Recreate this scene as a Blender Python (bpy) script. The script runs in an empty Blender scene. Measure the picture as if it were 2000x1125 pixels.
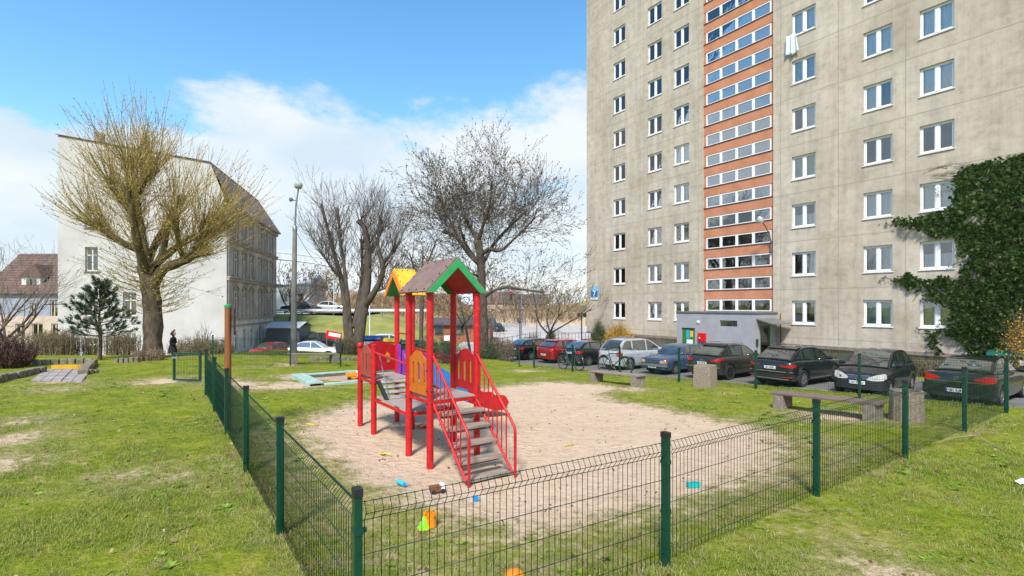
import bpy, math, random
import numpy as np
from mathutils import Vector, Matrix, Quaternion
from mathutils import noise as mnoise

R = math.radians
sc = bpy.context.scene
col = sc.collection

# ------------------------------------------------------------------ camera
CAM_H = 2.15
F = 1000.0            # focal length in photo pixels (photo 2000 wide)
CX, HY = 1000.0, 597.0
cam_data = bpy.data.cameras.new('camera')
cam = bpy.data.objects.new('camera', cam_data)
col.objects.link(cam)
cam.location = (0, 0, CAM_H)
cam.rotation_euler = (R(90), 0, 0)
cam_data.sensor_width = 36
cam_data.lens = 18.0
cam_data.shift_y = (HY - 562.5) / 2000.0
cam_data.clip_start = 0.05
cam_data.clip_end = 6000
sc.camera = cam

# ------------------------------------------------------------------ light
SUN_EL, SUN_AZ = 50, 192      # azimuth clockwise from +Y: behind the camera, to the left
sun_data = bpy.data.lights.new('sun', 'SUN')
sun_data.energy = 3.4
sun_data.angle = R(9)
sun_data.color = (1.0, 0.955, 0.88)
sun = bpy.data.objects.new('sun', sun_data)
col.objects.link(sun)
sdir = Vector((math.sin(R(SUN_AZ)) * math.cos(R(SUN_EL)), math.cos(R(SUN_AZ)) * math.cos(R(SUN_EL)), math.sin(R(SUN_EL))))
sun.rotation_euler = (-sdir).to_track_quat('-Z', 'Y').to_euler()
sun.location = sdir * 60

world = bpy.data.worlds.new('World')
sc.world = world
world.use_nodes = True
wt = world.node_tree
for n in list(wt.nodes):
    wt.nodes.remove(n)


def wn(t, **k):
    n = wt.nodes.new(t)
    for a, b in k.items():
        setattr(n, a, b)
    return n


def wmath(op, a, b=None, c=None, clamp=False):
    n = wn('ShaderNodeMath', operation=op, use_clamp=clamp)
    for i, x in enumerate((a, b, c)):
        if x is None:
            continue
        if isinstance(x, (int, float)):
            n.inputs[i].default_value = x
        else:
            wt.links.new(x, n.inputs[i])
    return n.outputs[0]


sky = wn('ShaderNodeTexSky', sky_type='NISHITA', sun_disc=False)
sky.sun_elevation = R(SUN_EL)
sky.sun_rotation = R(SUN_AZ)
sky.air_density = 1.25
sky.dust_density = 0.4
sky.ozone_density = 3.0
skymul = wn('ShaderNodeVectorMath', operation='SCALE')
skymul.inputs['Scale'].default_value = 0.14
hsv = wn('ShaderNodeHueSaturation')
hsv.inputs['Hue'].default_value = 0.492
hsv.inputs['Saturation'].default_value = 1.22
hsv.inputs['Value'].default_value = 1.02
wt.links.new(sky.outputs[0], hsv.inputs['Color'])
wt.links.new(hsv.outputs[0], skymul.inputs[0])
tc = wn('ShaderNodeTexCoord')
sep = wn('ShaderNodeSeparateXYZ')
wt.links.new(tc.outputs['Generated'], sep.inputs[0])
zc = wmath('MAXIMUM', sep.outputs[2], 0.0)
den = wmath('ADD', zc, 0.30)
px_ = wmath('DIVIDE', sep.outputs[0], den)
py_ = wmath('DIVIDE', sep.outputs[1], den)
comb = wn('ShaderNodeCombineXYZ')
wt.links.new(px_, comb.inputs[0])
wt.links.new(py_, comb.inputs[1])
wt.links.new(wmath('MULTIPLY', zc, 1.5), comb.inputs[2])


def wnoise(scale, detail, rough, off, dist=0.0):
    mp = wn('ShaderNodeMapping')
    mp.inputs['Location'].default_value = off
    wt.links.new(comb.outputs[0], mp.inputs['Vector'])
    n = wn('ShaderNodeTexNoise')
    n.inputs['Scale'].default_value = scale
    n.inputs['Detail'].default_value = detail
    n.inputs['Roughness'].default_value = rough
    n.inputs['Distortion'].default_value = dist
    wt.links.new(mp.outputs[0], n.inputs['Vector'])
    return n.outputs['Fac']


CLOUD_OFF = (15.204, -3.035, 1.624)
big = wnoise(1.15, 8, 0.58, CLOUD_OFF, 0.15)
small = wnoise(4.5, 8, 0.62, (7.3, 2.2, 1.0), 0.3)
shade_n = wnoise(2.0, 5, 0.5, (1.3, 6.2, 2.0))
# more cloud low in the sky, clearer overhead, all the way round
low = wmath('MULTIPLY', wmath('SUBTRACT', 0.352, zc), 2.2)
dens = wmath('ADD', wmath('ADD', wmath('MULTIPLY', wmath('SUBTRACT', big, 0.5), 1.55), wmath('MULTIPLY', wmath('SUBTRACT', small, 0.5), 0.42)), low)
rmp = wn('ShaderNodeMapRange', interpolation_type='SMOOTHSTEP')
rmp.inputs['From Min'].default_value = -0.02
rmp.inputs['From Max'].default_value = 0.17
wt.links.new(dens, rmp.inputs['Value'])
cr = wn('ShaderNodeValToRGB')
cr.color_ramp.elements[0].position = 0.36
cr.color_ramp.elements[0].color = (0.42, 0.485, 0.54, 1)
cr.color_ramp.elements[1].position = 0.62
cr.color_ramp.elements[1].color = (0.545, 0.57, 0.585, 1)
wt.links.new(shade_n, cr.inputs[0])
cm = wn('ShaderNodeMix', data_type='RGBA')
wt.links.new(wmath('MULTIPLY', rmp.outputs[0], 0.93), cm.inputs[0])
wt.links.new(skymul.outputs[0], cm.inputs[6])
wt.links.new(cr.outputs[0], cm.inputs[7])
bg = wn('ShaderNodeBackground')
wt.links.new(cm.outputs[2], bg.inputs['Color'])
bg.inputs['Strength'].default_value = 1.0
wo = wn('ShaderNodeOutputWorld')
wt.links.new(bg.outputs[0], wo.inputs[0])

sc.view_settings.view_transform = 'Standard'
sc.view_settings.look = 'None'
sc.view_settings.gamma = 1.0
sc.view_settings.exposure = 0.8
sc.render.engine = 'CYCLES'
sc.cycles.use_denoising = True
sc.cycles.max_bounces = 6
sc.cycles.transparent_max_bounces = 12

# ------------------------------------------------------------------ measuring helpers
UX, UY = -0.568, 0.823      # u runs along the car park fence, away from the viewer
VX, VY = 0.823, 0.568       # v runs along the front fence, to the right


def uv(x, y):
    return (UX * x + UY * y, VX * x + VY * y)


def xy(u, v):
    return (UX * u + VX * v, UY * u + VY * v)


def sm(a, b, t):
    t = np.clip((t - a) / (b - a), 0, 1)
    return t * t * (3 - 2 * t)


def gz(x, y):
    """height of the ground at plan position x, y (metres)"""
    x = np.asarray(x, float)
    y = np.asarray(y, float)
    u = UX * x + UY * y
    v = VX * x + VY * y
    s = np.clip((v - 1.5) / 12.0, 0, 1)
    lawn = -0.042 * np.clip(u - 2.8, 0, 18.2) * s
    zp = -1.0 - 0.028 * (np.clip(u, -15, 40) - 5)
    tp = sm(14.6, 18.6, v)
    k = np.clip((v - 1.5) / 4.0, 0, 1)
    far_l = sm(21.6 + 5.9 * k, 34 + 3 * k, y)
    far_r = sm(40, 62, y)
    z = lawn * (1 - tp) + zp * tp
    t = far_l * (1 - tp) + far_r * tp
    return z * (1 - t) + (-2.3) * t


def G(x, y):
    return float(gz(x, y))


def ground_at(px, py):
    """plan position where the sight line through a photo pixel meets the ground"""
    k = (py - HY) / F
    Y = CAM_H / k
    for _ in range(40):
        X = (px - CX) / F * Y
        Yn = (CAM_H - G(X, Y)) / k
        Y = 0.5 * Y + 0.5 * Yn
    return ((px - CX) / F * Y, Y)


# ------------------------------------------------------------------ materials
MATS = {}


class NT:
    def __init__(s, m):
        s.t = m.node_tree

    def n(s, typ, **k):
        n = s.t.nodes.new(typ)
        for a, b in k.items():
            setattr(n, a, b)
        return n

    def l(s, a, b):
        s.t.links.new(a, b)

    def setin(s, sock, val):
        if hasattr(val, 'is_output'):
            s.l(val, sock)
        else:
            sock.default_value = val

    def coord(s, kind='Object', scale=(1, 1, 1), loc=(0, 0, 0)):
        t = s.n('ShaderNodeTexCoord')
        m = s.n('ShaderNodeMapping')
        m.inputs['Scale'].default_value = scale
        m.inputs['Location'].default_value = loc
        s.l(t.outputs[kind], m.inputs['Vector'])
        return m.outputs[0]

    def pos(s, scale=(1, 1, 1), loc=(0, 0, 0)):
        g = s.n('ShaderNodeNewGeometry')
        m = s.n('ShaderNodeMapping')
        m.inputs['Scale'].default_value = scale
        m.inputs['Location'].default_value = loc
        s.l(g.outputs['Position'], m.inputs['Vector'])
        return m.outputs[0]

    def noise(s, vec, scale, detail=4, rough=0.55, dist=0.0):
        n = s.n('ShaderNodeTexNoise')
        n.inputs['Scale'].default_value = scale
        n.inputs['Detail'].default_value = detail
        n.inputs['Roughness'].default_value = rough
        n.inputs['Distortion'].default_value = dist
        s.l(vec, n.inputs['Vector'])
        return n.outputs['Fac']

    def voro(s, vec, scale, feature='F1', out='Distance'):
        n = s.n('ShaderNodeTexVoronoi', feature=feature)
        n.inputs['Scale'].default_value = scale
        s.l(vec, n.inputs['Vector'])
        return n.outputs[out]

    def ramp(s, fac, stops):
        n = s.n('ShaderNodeValToRGB')
        e = n.color_ramp.elements
        while len(e) < len(stops):
            e.new(0.5)
        for i, (p, c) in enumerate(stops):
            e[i].position = p
            e[i].color = (c, c, c, 1) if isinstance(c, (int, float)) else (c[0], c[1], c[2], 1)
        s.l(fac, n.inputs[0])
        return n.outputs[0]

    def math(s, op, a, b=0.0, clamp=False):
        n = s.n('ShaderNodeMath', operation=op, use_clamp=clamp)
        s.setin(n.inputs[0], a)
        s.setin(n.inputs[1], b)
        return n.outputs[0]

    def mapr(s, v, a, b, c=0.0, d=1.0, smooth=True):
        n = s.n('ShaderNodeMapRange', interpolation_type='SMOOTHSTEP' if smooth else 'LINEAR')
        s.setin(n.inputs['Value'], v)
        n.inputs['From Min'].default_value = a
        n.inputs['From Max'].default_value = b
        n.inputs['To Min'].default_value = c
        n.inputs['To Max'].default_value = d
        return n.outputs[0]

    def mix(s, fac, a, b, mode='MIX'):
        n = s.n('ShaderNodeMix', data_type='RGBA', blend_type=mode)
        for i, x in ((0, fac), (6, a), (7, b)):
            if isinstance(x, (tuple, list)) and len(x) == 3:
                x = (*x, 1)
            s.setin(n.inputs[i], x)
        return n.outputs[2]

    def bump(s, h, strength=0.3, dist=0.02, normal=None):
        n = s.n('ShaderNodeBump')
        n.inputs['Strength'].default_value = strength
        n.inputs['Distance'].default_value = dist
        s.l(h, n.inputs['Height'])
        if normal is not None:
            s.l(normal, n.inputs['Normal'])
        return n.outputs[0]


def newmat(name):
    m = bpy.data.materials.new(name)
    m.use_nodes = True
    nt = NT(m)
    p = m.node_tree.nodes['Principled BSDF']
    MATS[name] = m
    return m, nt, p


def mat(name, c1, c2=None, scale=6.0, rough=0.6, bump=0.0, bscale=None, metal=0.0, spec=0.4, stretch=(1, 1, 1),
        coat=0.0, c3=None, world=False, detail=5):
    """procedural paint / plaster / wood: two tones broken up by noise, optional fine relief"""
    m, nt, p = newmat(name)
    if c2 is None:
        c2 = tuple(x * 0.82 for x in c1)
    vec = nt.pos(stretch) if world else nt.coord('Object', stretch)
    f = nt.noise(vec, scale, detail, 0.6)
    stops = [(0.32, c2), (0.62, c1)]
    if c3:
        stops.append((0.78, c3))
    nt.l(nt.ramp(f, stops), p.inputs['Base Color'])
    p.inputs['Roughness'].default_value = rough
    p.inputs['Metallic'].default_value = metal
    p.inputs['Specular IOR Level'].default_value = spec
    if coat:
        p.inputs['Coat Weight'].default_value = coat
        p.inputs['Coat Roughness'].default_value = 0.06
    if bump:
        b = nt.noise(vec, bscale or scale * 5, 5, 0.65)
        nt.l(nt.bump(b, bump, 0.02), p.inputs['Normal'])
    return m


# ------------------------------------------------------------------ mesh helpers
class MB:
    def __init__(s):
        s.v, s.f, s.m = [], [], []

    def add(s, vs, fs, mi=0):
        o = len(s.v)
        s.v.extend(tuple(v) for v in vs)
        for f in fs:
            s.f.append(tuple(i + o for i in f))
            s.m.append(mi)

    def box(s, c, size, rz=0.0, M=None, mi=0):
        hx, hy, hz = size[0] / 2, size[1] / 2, size[2] / 2
        vs = [Vector((sx * hx, sy * hy, sz * hz)) for sz in (-1, 1) for sx, sy in ((-1, -1), (1, -1), (1, 1), (-1, 1))]
        if M is not None:
            vs = [M @ v for v in vs]
        if rz:
            q = Matrix.Rotation(rz, 3, 'Z')
            vs = [q @ v for v in vs]
        c = Vector(c)
        s.add([v + c for v in vs], [(3, 2, 1, 0), (4, 5, 6, 7), (0, 1, 5, 4), (1, 2, 6, 5), (2, 3, 7, 6), (3, 0, 4, 7)], mi)

    def bx(s, x0, x1, y0, y1, z0, z1, mi=0):
        s.box(((x0 + x1) / 2, (y0 + y1) / 2, (z0 + z1) / 2), (abs(x1 - x0), abs(y1 - y0), abs(z1 - z0)), mi=mi)

    def bar(s, p, q, w, h, up=(0, 0, 1), mi=0):
        p, q = Vector(p), Vector(q)
        d = q - p
        L = d.length
        if L < 1e-6:
            return
        x = d / L
        up = Vector(up)
        y = up.cross(x)
        if y.length < 1e-4:
            y = Vector((0, 1, 0)).cross(x)
            if y.length < 1e-4:
                y = Vector((1, 0, 0)).cross(x)
        y.normalize()
        z = x.cross(y)
        M = Matrix((x, y, z)).transposed()
        s.box((p + q) / 2, (L, w, h), M=M, mi=mi)

    def tube(s, pts, rad, n=6, caps=True, mi=0):
        pts = [Vector(p) for p in pts]
        if isinstance(rad, (int, float)):
            rad = [rad] * len(pts)
        o = len(s.v)
        ref = None
        k = len(pts)
        for i, p in enumerate(pts):
            d = pts[min(i + 1, k - 1)] - pts[max(i - 1, 0)]
            if d.length < 1e-9:
                d = Vector((0, 0, 1))
            d.normalize()
            if ref is None:
                ref = Vector((1, 0, 0)) if abs(d.x) < 0.8 else Vector((0, 1, 0))
            a = ref - d * ref.dot(d)
            if a.length < 1e-6:
                a = d.orthogonal()
            a.normalize()
            ref = a
            b = d.cross(a)
            r = rad[i]
            for j in range(n):
                t = 2 * math.pi * j / n
                s.v.append(tuple(p + a * (r * math.cos(t)) + b * (r * math.sin(t))))
        for i in range(k - 1):
            for j in range(n):
                j2 = (j + 1) % n
                s.f.append((o + i * n + j, o + i * n + j2, o + (i + 1) * n + j2, o + (i + 1) * n + j))
                s.m.append(mi)
        if caps:
            s.f.append(tuple(o + j for j in range(n - 1, -1, -1)))
            s.m.append(mi)
            s.f.append(tuple(o + (k - 1) * n + j for j in range(n)))
            s.m.append(mi)

    def lathe(s, prof, n=16, M=None, mi=0, closed=True):
        o = len(s.v)
        for r, z in prof:
            for j in range(n):
                t = 2 * math.pi * j / n
                v = Vector((r * math.cos(t), r * math.sin(t), z))
                s.v.append(tuple(M @ v if M is not None else v))
        for i in range(len(prof) - 1):
            for j in range(n):
                j2 = (j + 1) % n
                s.f.append((o + i * n + j, o + i * n + j2, o + (i + 1) * n + j2, o + (i + 1) * n + j))
                s.m.append(mi)
        if closed:
            s.f.append(tuple(o + j for j in range(n - 1, -1, -1)))
            s.m.append(mi)
            s.f.append(tuple(o + (len(prof) - 1) * n + j for j in range(n)))
            s.m.append(mi)

    def prism(s, poly, a, b, axis='y', mi=0):
        """poly: 2D outline; extruded from a to b along axis (poly axes: y -> (x,z); x -> (y,z); z -> (x,y))"""
        def P(p, t):
            if axis == 'y':
                return (p[0], t, p[1])
            if axis == 'x':
                return (t, p[0], p[1])
            return (p[0], p[1], t)
        n = len(poly)
        vs = [P(p, a) for p in poly] + [P(p, b) for p in poly]
        fs = [tuple(range(n)), tuple(range(2 * n - 1, n - 1, -1))]
        for i in range(n):
            j = (i + 1) % n
            fs.append((i, i + n, j + n, j))
        s.add(vs, fs, mi)

    def mesh(s, name, mats, smooth=False, angle=40):
        me = bpy.data.meshes.new(name)
        me.from_pydata(s.v, [], s.f)
        if not isinstance(mats, (list, tuple)):
            mats = [mats]
        for m in mats:
            me.materials.append(MATS[m] if isinstance(m, str) else m)
        if len(mats) > 1:
            me.polygons.foreach_set('material_index', s.m)
        if smooth:
            me.polygons.foreach_set('use_smooth', [True] * len(me.polygons))
            if angle < 180:
                me.set_sharp_from_angle(angle=R(angle))
        me.update()
        return me

    def build(s, name, mats, parent=None, smooth=False, bevel=0.0, angle=40, fix=False):
        me = s.mesh(name, mats, smooth, angle)
        o = bpy.data.objects.new(name, me)
        col.objects.link(o)
        if parent is not None:
            o.parent = parent
        if fix:
            import bmesh
            b = bmesh.new()
            b.from_mesh(me)
            bmesh.ops.recalc_face_normals(b, faces=b.faces)
            b.to_mesh(me)
            b.free()
        if bevel:
            md = o.modifiers.new('bevel', 'BEVEL')
            md.width = bevel
            md.segments = 2
            md.limit_method = 'ANGLE'
        return o


def inst(name, me, parent=None, loc=(0, 0, 0), rz=0.0, scale=None, rot=None):
    o = bpy.data.objects.new(name, me)
    col.objects.link(o)
    o.parent = parent
    o.location = loc
    o.rotation_euler = rot if rot else (0, 0, rz)
    if scale:
        o.scale = scale if isinstance(scale, (tuple, list)) else (scale,) * 3
    return o


def tag(o, label=None, cat=None, group=None, kind=None):
    for k, v in (('label', label), ('category', cat), ('group', group), ('kind', kind)):
        if v:
            o[k] = v
    return o


def thing(name, label, cat, loc=(0, 0, 0), rz=0.0, group=None):
    o = bpy.data.objects.new(name, None)
    o.empty_display_size = 0.2
    col.objects.link(o)
    o.location = loc
    o.rotation_euler = (0, 0, rz)
    return tag(o, label, cat, group)


def kids(o):
    return [c for c in bpy.data.objects if c.parent is o]


def copy_tree(o, parent=None, children=None):
    if children is None:
        children = {}
        for c in bpy.data.objects:
            if c.parent:
                children.setdefault(c.parent.name, []).append(c)
    c = o.copy()
    col.objects.link(c)
    c.parent = parent
    for ch in children.get(o.name, []):
        copy_tree(ch, c, children)
    return c


def text_mesh(name, txt, size, matname, parent, loc, rot, align='CENTER', bold=0.0, xs=1.0):
    cu = bpy.data.curves.new(name, 'FONT')
    cu.body = txt
    cu.size = size
    cu.align_x = align
    cu.align_y = 'CENTER'
    cu.extrude = 0.0015
    cu.offset = bold
    t = bpy.data.objects.new(name + '_tmp', cu)
    col.objects.link(t)
    dg = bpy.context.evaluated_depsgraph_get()
    me = bpy.data.meshes.new_from_object(t.evaluated_get(dg))
    bpy.data.objects.remove(t)
    me.materials.clear()
    me.materials.append(MATS[matname])
    o = bpy.data.objects.new(name, me)
    col.objects.link(o)
    o.parent = parent
    o.location = loc
    o.rotation_euler = rot
    o.scale = (xs, 1, 1)
    return o

# ------------------------------------------------------------------ the materials of the place
mat('red_paint', (0.55, 0.012, 0.016), (0.36, 0.008, 0.010), 7, 0.45, 0.15, 40, spec=0.4, c3=(0.66, 0.075, 0.06), detail=10)
mat('dark_red_panel', (0.42, 0.006, 0.012), (0.33, 0.004, 0.008), 5, 0.45, 0.05, 60)
mat('brown_red_panel', (0.36, 0.075, 0.05), (0.27, 0.045, 0.03), 9, 0.55, 0.08, 50)
mat('orange_panel', (0.55, 0.15, 0.012), (0.46, 0.11, 0.008), 7, 0.45, 0.06, 50)
mat('yellow_roof', (0.78, 0.42, 0.03), (0.68, 0.34, 0.02), 5, 0.5, 0.1, 40)
mat('orange_trim', (0.80, 0.24, 0.015), (0.68, 0.18, 0.01), 6, 0.45)
mat('purple_panel', (0.28, 0.05, 0.42), (0.22, 0.035, 0.35), 6, 0.45)
mat('blue_slide', (0.01, 0.22, 0.55), (0.008, 0.17, 0.46), 5, 0.35)
mat('green_trim', (0.035, 0.33, 0.10), (0.025, 0.26, 0.075), 6, 0.45)
mat('brown_roof', (0.235, 0.14, 0.11), (0.16, 0.098, 0.08), 9, 0.6, 0.12, 90, c3=(0.29, 0.19, 0.155))
mat('deck_wood', (0.36, 0.31, 0.27), (0.22, 0.185, 0.16), 3.5, 0.75, 0.35, 18, stretch=(1, 7, 7), c3=(0.43, 0.38, 0.33))
mat('step_wood', (0.33, 0.26, 0.205), (0.17, 0.125, 0.10), 3.5, 0.75, 0.35, 18, stretch=(1, 6, 6), c3=(0.42, 0.35, 0.29))
mat('bolt_metal', (0.10, 0.09, 0.09), None, 9, 0.4, metal=0.7)
mat('chain_metal', (0.45, 0.45, 0.45), None, 9, 0.35, metal=0.8)
mat('fence_green', (0.003, 0.052, 0.032), (0.002, 0.038, 0.022), 9, 0.35, spec=0.5)
mat('wire_green', (0.004, 0.036, 0.022), (0.003, 0.026, 0.015), 12, 0.4)
mat('black_plastic', (0.012, 0.012, 0.013), (0.02, 0.02, 0.02), 12, 0.5)
mat('brown_pole', (0.27, 0.092, 0.03), (0.19, 0.06, 0.02), 3, 0.55, 0.2, 20, stretch=(6, 6, 0.6))
mat('concrete', (0.27, 0.22, 0.18), (0.145, 0.12, 0.10), 9, 0.9, 0.5, 45, c3=(0.40, 0.36, 0.31))
mat('concrete_light', (0.46, 0.43, 0.40), (0.34, 0.32, 0.29), 2.2, 0.9, 0.3, 30, c3=(0.52, 0.49, 0.46))
mat('aggregate', (0.34, 0.27, 0.20), (0.15, 0.12, 0.09), 34, 0.95, 0.8, 60, c3=(0.46, 0.39, 0.31))
mat('kerb_stone', (0.25, 0.205, 0.155), (0.10, 0.09, 0.05), 6, 0.95, 0.7, 25, c3=(0.42, 0.37, 0.33))
mat('bench_wood', (0.20, 0.13, 0.115), (0.11, 0.075, 0.07), 4, 0.75, 0.35, 20, stretch=(1, 8, 8), c3=(0.27, 0.19, 0.17))
mat('old_wood', (0.28, 0.22, 0.175), (0.16, 0.12, 0.10), 4, 0.8, 0.35, 20, stretch=(1, 8, 8))
mat('sandbox_green', (0.36, 0.48, 0.41), (0.24, 0.36, 0.30), 5, 0.7, 0.2, 30, c3=(0.46, 0.54, 0.47))
mat('white_pvc', (0.78, 0.78, 0.78), (0.70, 0.70, 0.70), 4, 0.4)
mat('white_wood', (0.68, 0.67, 0.64), (0.52, 0.50, 0.47), 7, 0.6)
mat('dark_frame', (0.05, 0.045, 0.045), None, 5, 0.5)
mat('curtain_white', (0.76, 0.76, 0.77), (0.60, 0.61, 0.63), 9, 0.9, stretch=(6, 6, 0.3))
mat('curtain_beige', (0.60, 0.55, 0.38), (0.48, 0.43, 0.29), 9, 0.9, stretch=(5, 5, 0.3))
mat('curtain_green', (0.42, 0.52, 0.47), (0.34, 0.44, 0.40), 5, 0.9)
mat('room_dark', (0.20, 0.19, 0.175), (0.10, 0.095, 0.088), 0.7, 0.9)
mat('orange_wall', (0.52, 0.225, 0.125), (0.42, 0.17, 0.09), 1.3, 0.85, 0.2, 60, c3=(0.57, 0.27, 0.16))
mat('annex_grey', (0.33, 0.325, 0.34), (0.28, 0.275, 0.29), 1.2, 0.9, 0.15, 60)
mat('metal_grey', (0.26, 0.26, 0.26), (0.20, 0.20, 0.20), 4, 0.4, metal=0.5)
mat('door_green', (0.045, 0.17, 0.035), (0.035, 0.13, 0.025), 4, 0.5)
mat('red_box', (0.62, 0.008, 0.01), None, 6, 0.35)
mat('sign_blue', (0.01, 0.14, 0.36), (0.01, 0.11, 0.30), 8, 0.35)
mat('sign_light_blue', (0.22, 0.48, 0.75), None, 8, 0.4)
mat('white_print', (0.8, 0.8, 0.8), None, 9, 0.5)
mat('poster_teal', (0.02, 0.42, 0.42), None, 9, 0.6)
mat('poster_yellow', (0.75, 0.45, 0.04), None, 9, 0.6)
mat('poster_blue', (0.02, 0.20, 0.55), None, 9, 0.6)
mat('gable_white', (0.53, 0.51, 0.475), (0.42, 0.40, 0.37), 0.35, 0.9, 0.25, 20, c3=(0.57, 0.55, 0.515), detail=9)
mat('stucco_brown', (0.46, 0.37, 0.29), (0.24, 0.18, 0.14), 0.45, 0.95, 0.4, 12, c3=(0.60, 0.50, 0.41), detail=8)
mat('stucco_trim', (0.36, 0.30, 0.25), (0.20, 0.165, 0.135), 1.8, 0.95, 0.4, 14)
mat('stucco_pale', (0.62, 0.56, 0.50), (0.42, 0.36, 0.31), 0.8, 0.95, 0.3, 12)
mat('roof_tile', (0.165, 0.10, 0.078), (0.085, 0.058, 0.05), 2.0, 0.85, 0.4, 14, c3=(0.25, 0.14, 0.10))
mat('roof_weathered', (0.27, 0.20, 0.16), (0.18, 0.13, 0.105), 2.0, 0.85, 0.4, 14, c3=(0.34, 0.26, 0.21))
mat('roof_dark', (0.10, 0.08, 0.075), (0.06, 0.05, 0.045), 2, 0.8, 0.3, 14)
mat('house_blue', (0.30, 0.34, 0.40), (0.22, 0.25, 0.30), 0.8, 0.9, 0.2, 20)
mat('house_beige', (0.55, 0.43, 0.34), (0.44, 0.34, 0.27), 0.9, 0.9, 0.2, 20)
mat('shed_grey', (0.13, 0.135, 0.15), (0.10, 0.105, 0.12), 1.5, 0.7)
mat('shed_roof', (0.55, 0.55, 0.58), (0.45, 0.45, 0.48), 1.5, 0.6)
mat('brick_red', (0.33, 0.12, 0.08), (0.22, 0.08, 0.055), 3, 0.9, 0.3, 20)
mat('asphalt', (0.17, 0.16, 0.155), (0.115, 0.11, 0.105), 0.9, 0.9, 0.35, 40, world=True, c3=(0.21, 0.20, 0.19))
mat('pavement', (0.50, 0.46, 0.42), (0.36, 0.33, 0.30), 0.6, 0.95, 0.2, 20, world=True, c3=(0.58, 0.54, 0.50))
mat('paver_path', (0.35, 0.30, 0.275), (0.19, 0.165, 0.15), 2.5, 0.9, 0.3, 20, world=True)
mat('yellow_paint', (0.62, 0.34, 0.015), (0.50, 0.26, 0.01), 5, 0.6)
mat('bank_grass', (0.27, 0.26, 0.07), (0.17, 0.19, 0.04), 0.5, 0.95, 0.6, 5, world=True, c3=(0.30, 0.25, 0.10))
mat('dry_hill', (0.34, 0.23, 0.13), (0.21, 0.145, 0.085), 0.4, 0.95, 0.7, 4, world=True, c3=(0.42, 0.31, 0.19))
mat('steel_pale', (0.66, 0.68, 0.70), (0.58, 0.60, 0.62), 3, 0.5)
mat('lamp_concrete', (0.25, 0.235, 0.22), (0.17, 0.16, 0.15), 2.5, 0.9, 0.3, 40)
mat('lamp_glass', (0.45, 0.46, 0.45), (0.33, 0.34, 0.33), 9, 0.3)
mat('bark', (0.13, 0.095, 0.065), (0.055, 0.04, 0.028), 7, 0.95, 0.9, 22, stretch=(1, 1, 0.35), c3=(0.19, 0.145, 0.10))
mat('bark_mossy', (0.15, 0.115, 0.055), (0.06, 0.045, 0.025), 5, 0.95, 0.9, 22, stretch=(1, 1, 0.4), c3=(0.20, 0.17, 0.07))
mat('bark_dark', (0.115, 0.09, 0.07), (0.05, 0.04, 0.032), 7, 0.95, 0.9, 22, stretch=(1, 1, 0.35), c3=(0.18, 0.145, 0.11))
mat('bark_pine', (0.12, 0.075, 0.05), (0.07, 0.045, 0.03), 7, 0.95, 0.6, 22)
mat('twig_gold', (0.36, 0.235, 0.10), (0.22, 0.14, 0.06), 2, 0.8)
mat('twig_dark', (0.12, 0.092, 0.072), (0.07, 0.055, 0.045), 2, 0.85)
mat('twig_brown', (0.20, 0.145, 0.095), (0.12, 0.085, 0.06), 2, 0.85)
mat('tyre', (0.022, 0.022, 0.022), None, 20, 0.85)
mat('alloy', (0.45, 0.45, 0.46), (0.36, 0.36, 0.37), 8, 0.3, metal=0.8)
mat('dark_alloy', (0.05, 0.05, 0.052), None, 8, 0.35, metal=0.6)
mat('chrome', (0.62, 0.62, 0.64), (0.55, 0.55, 0.57), 8, 0.15, metal=0.95)
mat('car_trim', (0.018, 0.018, 0.019), (0.026, 0.026, 0.027), 12, 0.55)
mat('underbody', (0.01, 0.01, 0.01), None, 6, 0.9)
mat('plate_white', (0.74, 0.74, 0.72), (0.66, 0.66, 0.64), 9, 0.5)
mat('plate_blue', (0.01, 0.05, 0.32), None, 9, 0.5)
mat('print_black', (0.015, 0.015, 0.015), None, 9, 0.6)
mat('toy_orange', (0.80, 0.26, 0.01), None, 9, 0.4)
mat('toy_lime', (0.20, 0.75, 0.02), None, 9, 0.4)
mat('toy_yellow', (0.80, 0.62, 0.02), None, 9, 0.4)
mat('toy_blue', (0.01, 0.30, 0.72), None, 9, 0.4)
mat('toy_cyan', (0.04, 0.48, 0.70), None, 9, 0.4)
mat('toy_teal', (0.01, 0.42, 0.40), None, 9, 0.4)
mat('toy_brown', (0.24, 0.08, 0.03), None, 9, 0.4)
mat('toy_red', (0.65, 0.02, 0.02), None, 9, 0.4)
mat('toy_magenta', (0.55, 0.02, 0.30), None, 9, 0.4)
mat('bin_blue', (0.01, 0.055, 0.27), None, 4, 0.5)
mat('bin_yellow', (0.75, 0.50, 0.015), None, 4, 0.5)
mat('bin_green', (0.006, 0.10, 0.07), None, 4, 0.5)
mat('cloth_black', (0.012, 0.011, 0.013), (0.022, 0.02, 0.022), 14, 0.9)
mat('hair_black', (0.012, 0.010, 0.009), None, 20, 0.6)
mat('skin', (0.52, 0.33, 0.24), (0.46, 0.28, 0.20), 8, 0.6)
mat('linen', (0.62, 0.72, 0.78), (0.50, 0.62, 0.70), 8, 0.9)
mat('paper_white', (0.78, 0.78, 0.78), None, 8, 0.8)
mat('far_white', (0.60, 0.60, 0.60), (0.52, 0.52, 0.52), 0.6, 0.8)
mat('dead_branch', (0.30, 0.22, 0.14), (0.19, 0.14, 0.09), 6, 0.9)


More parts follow.
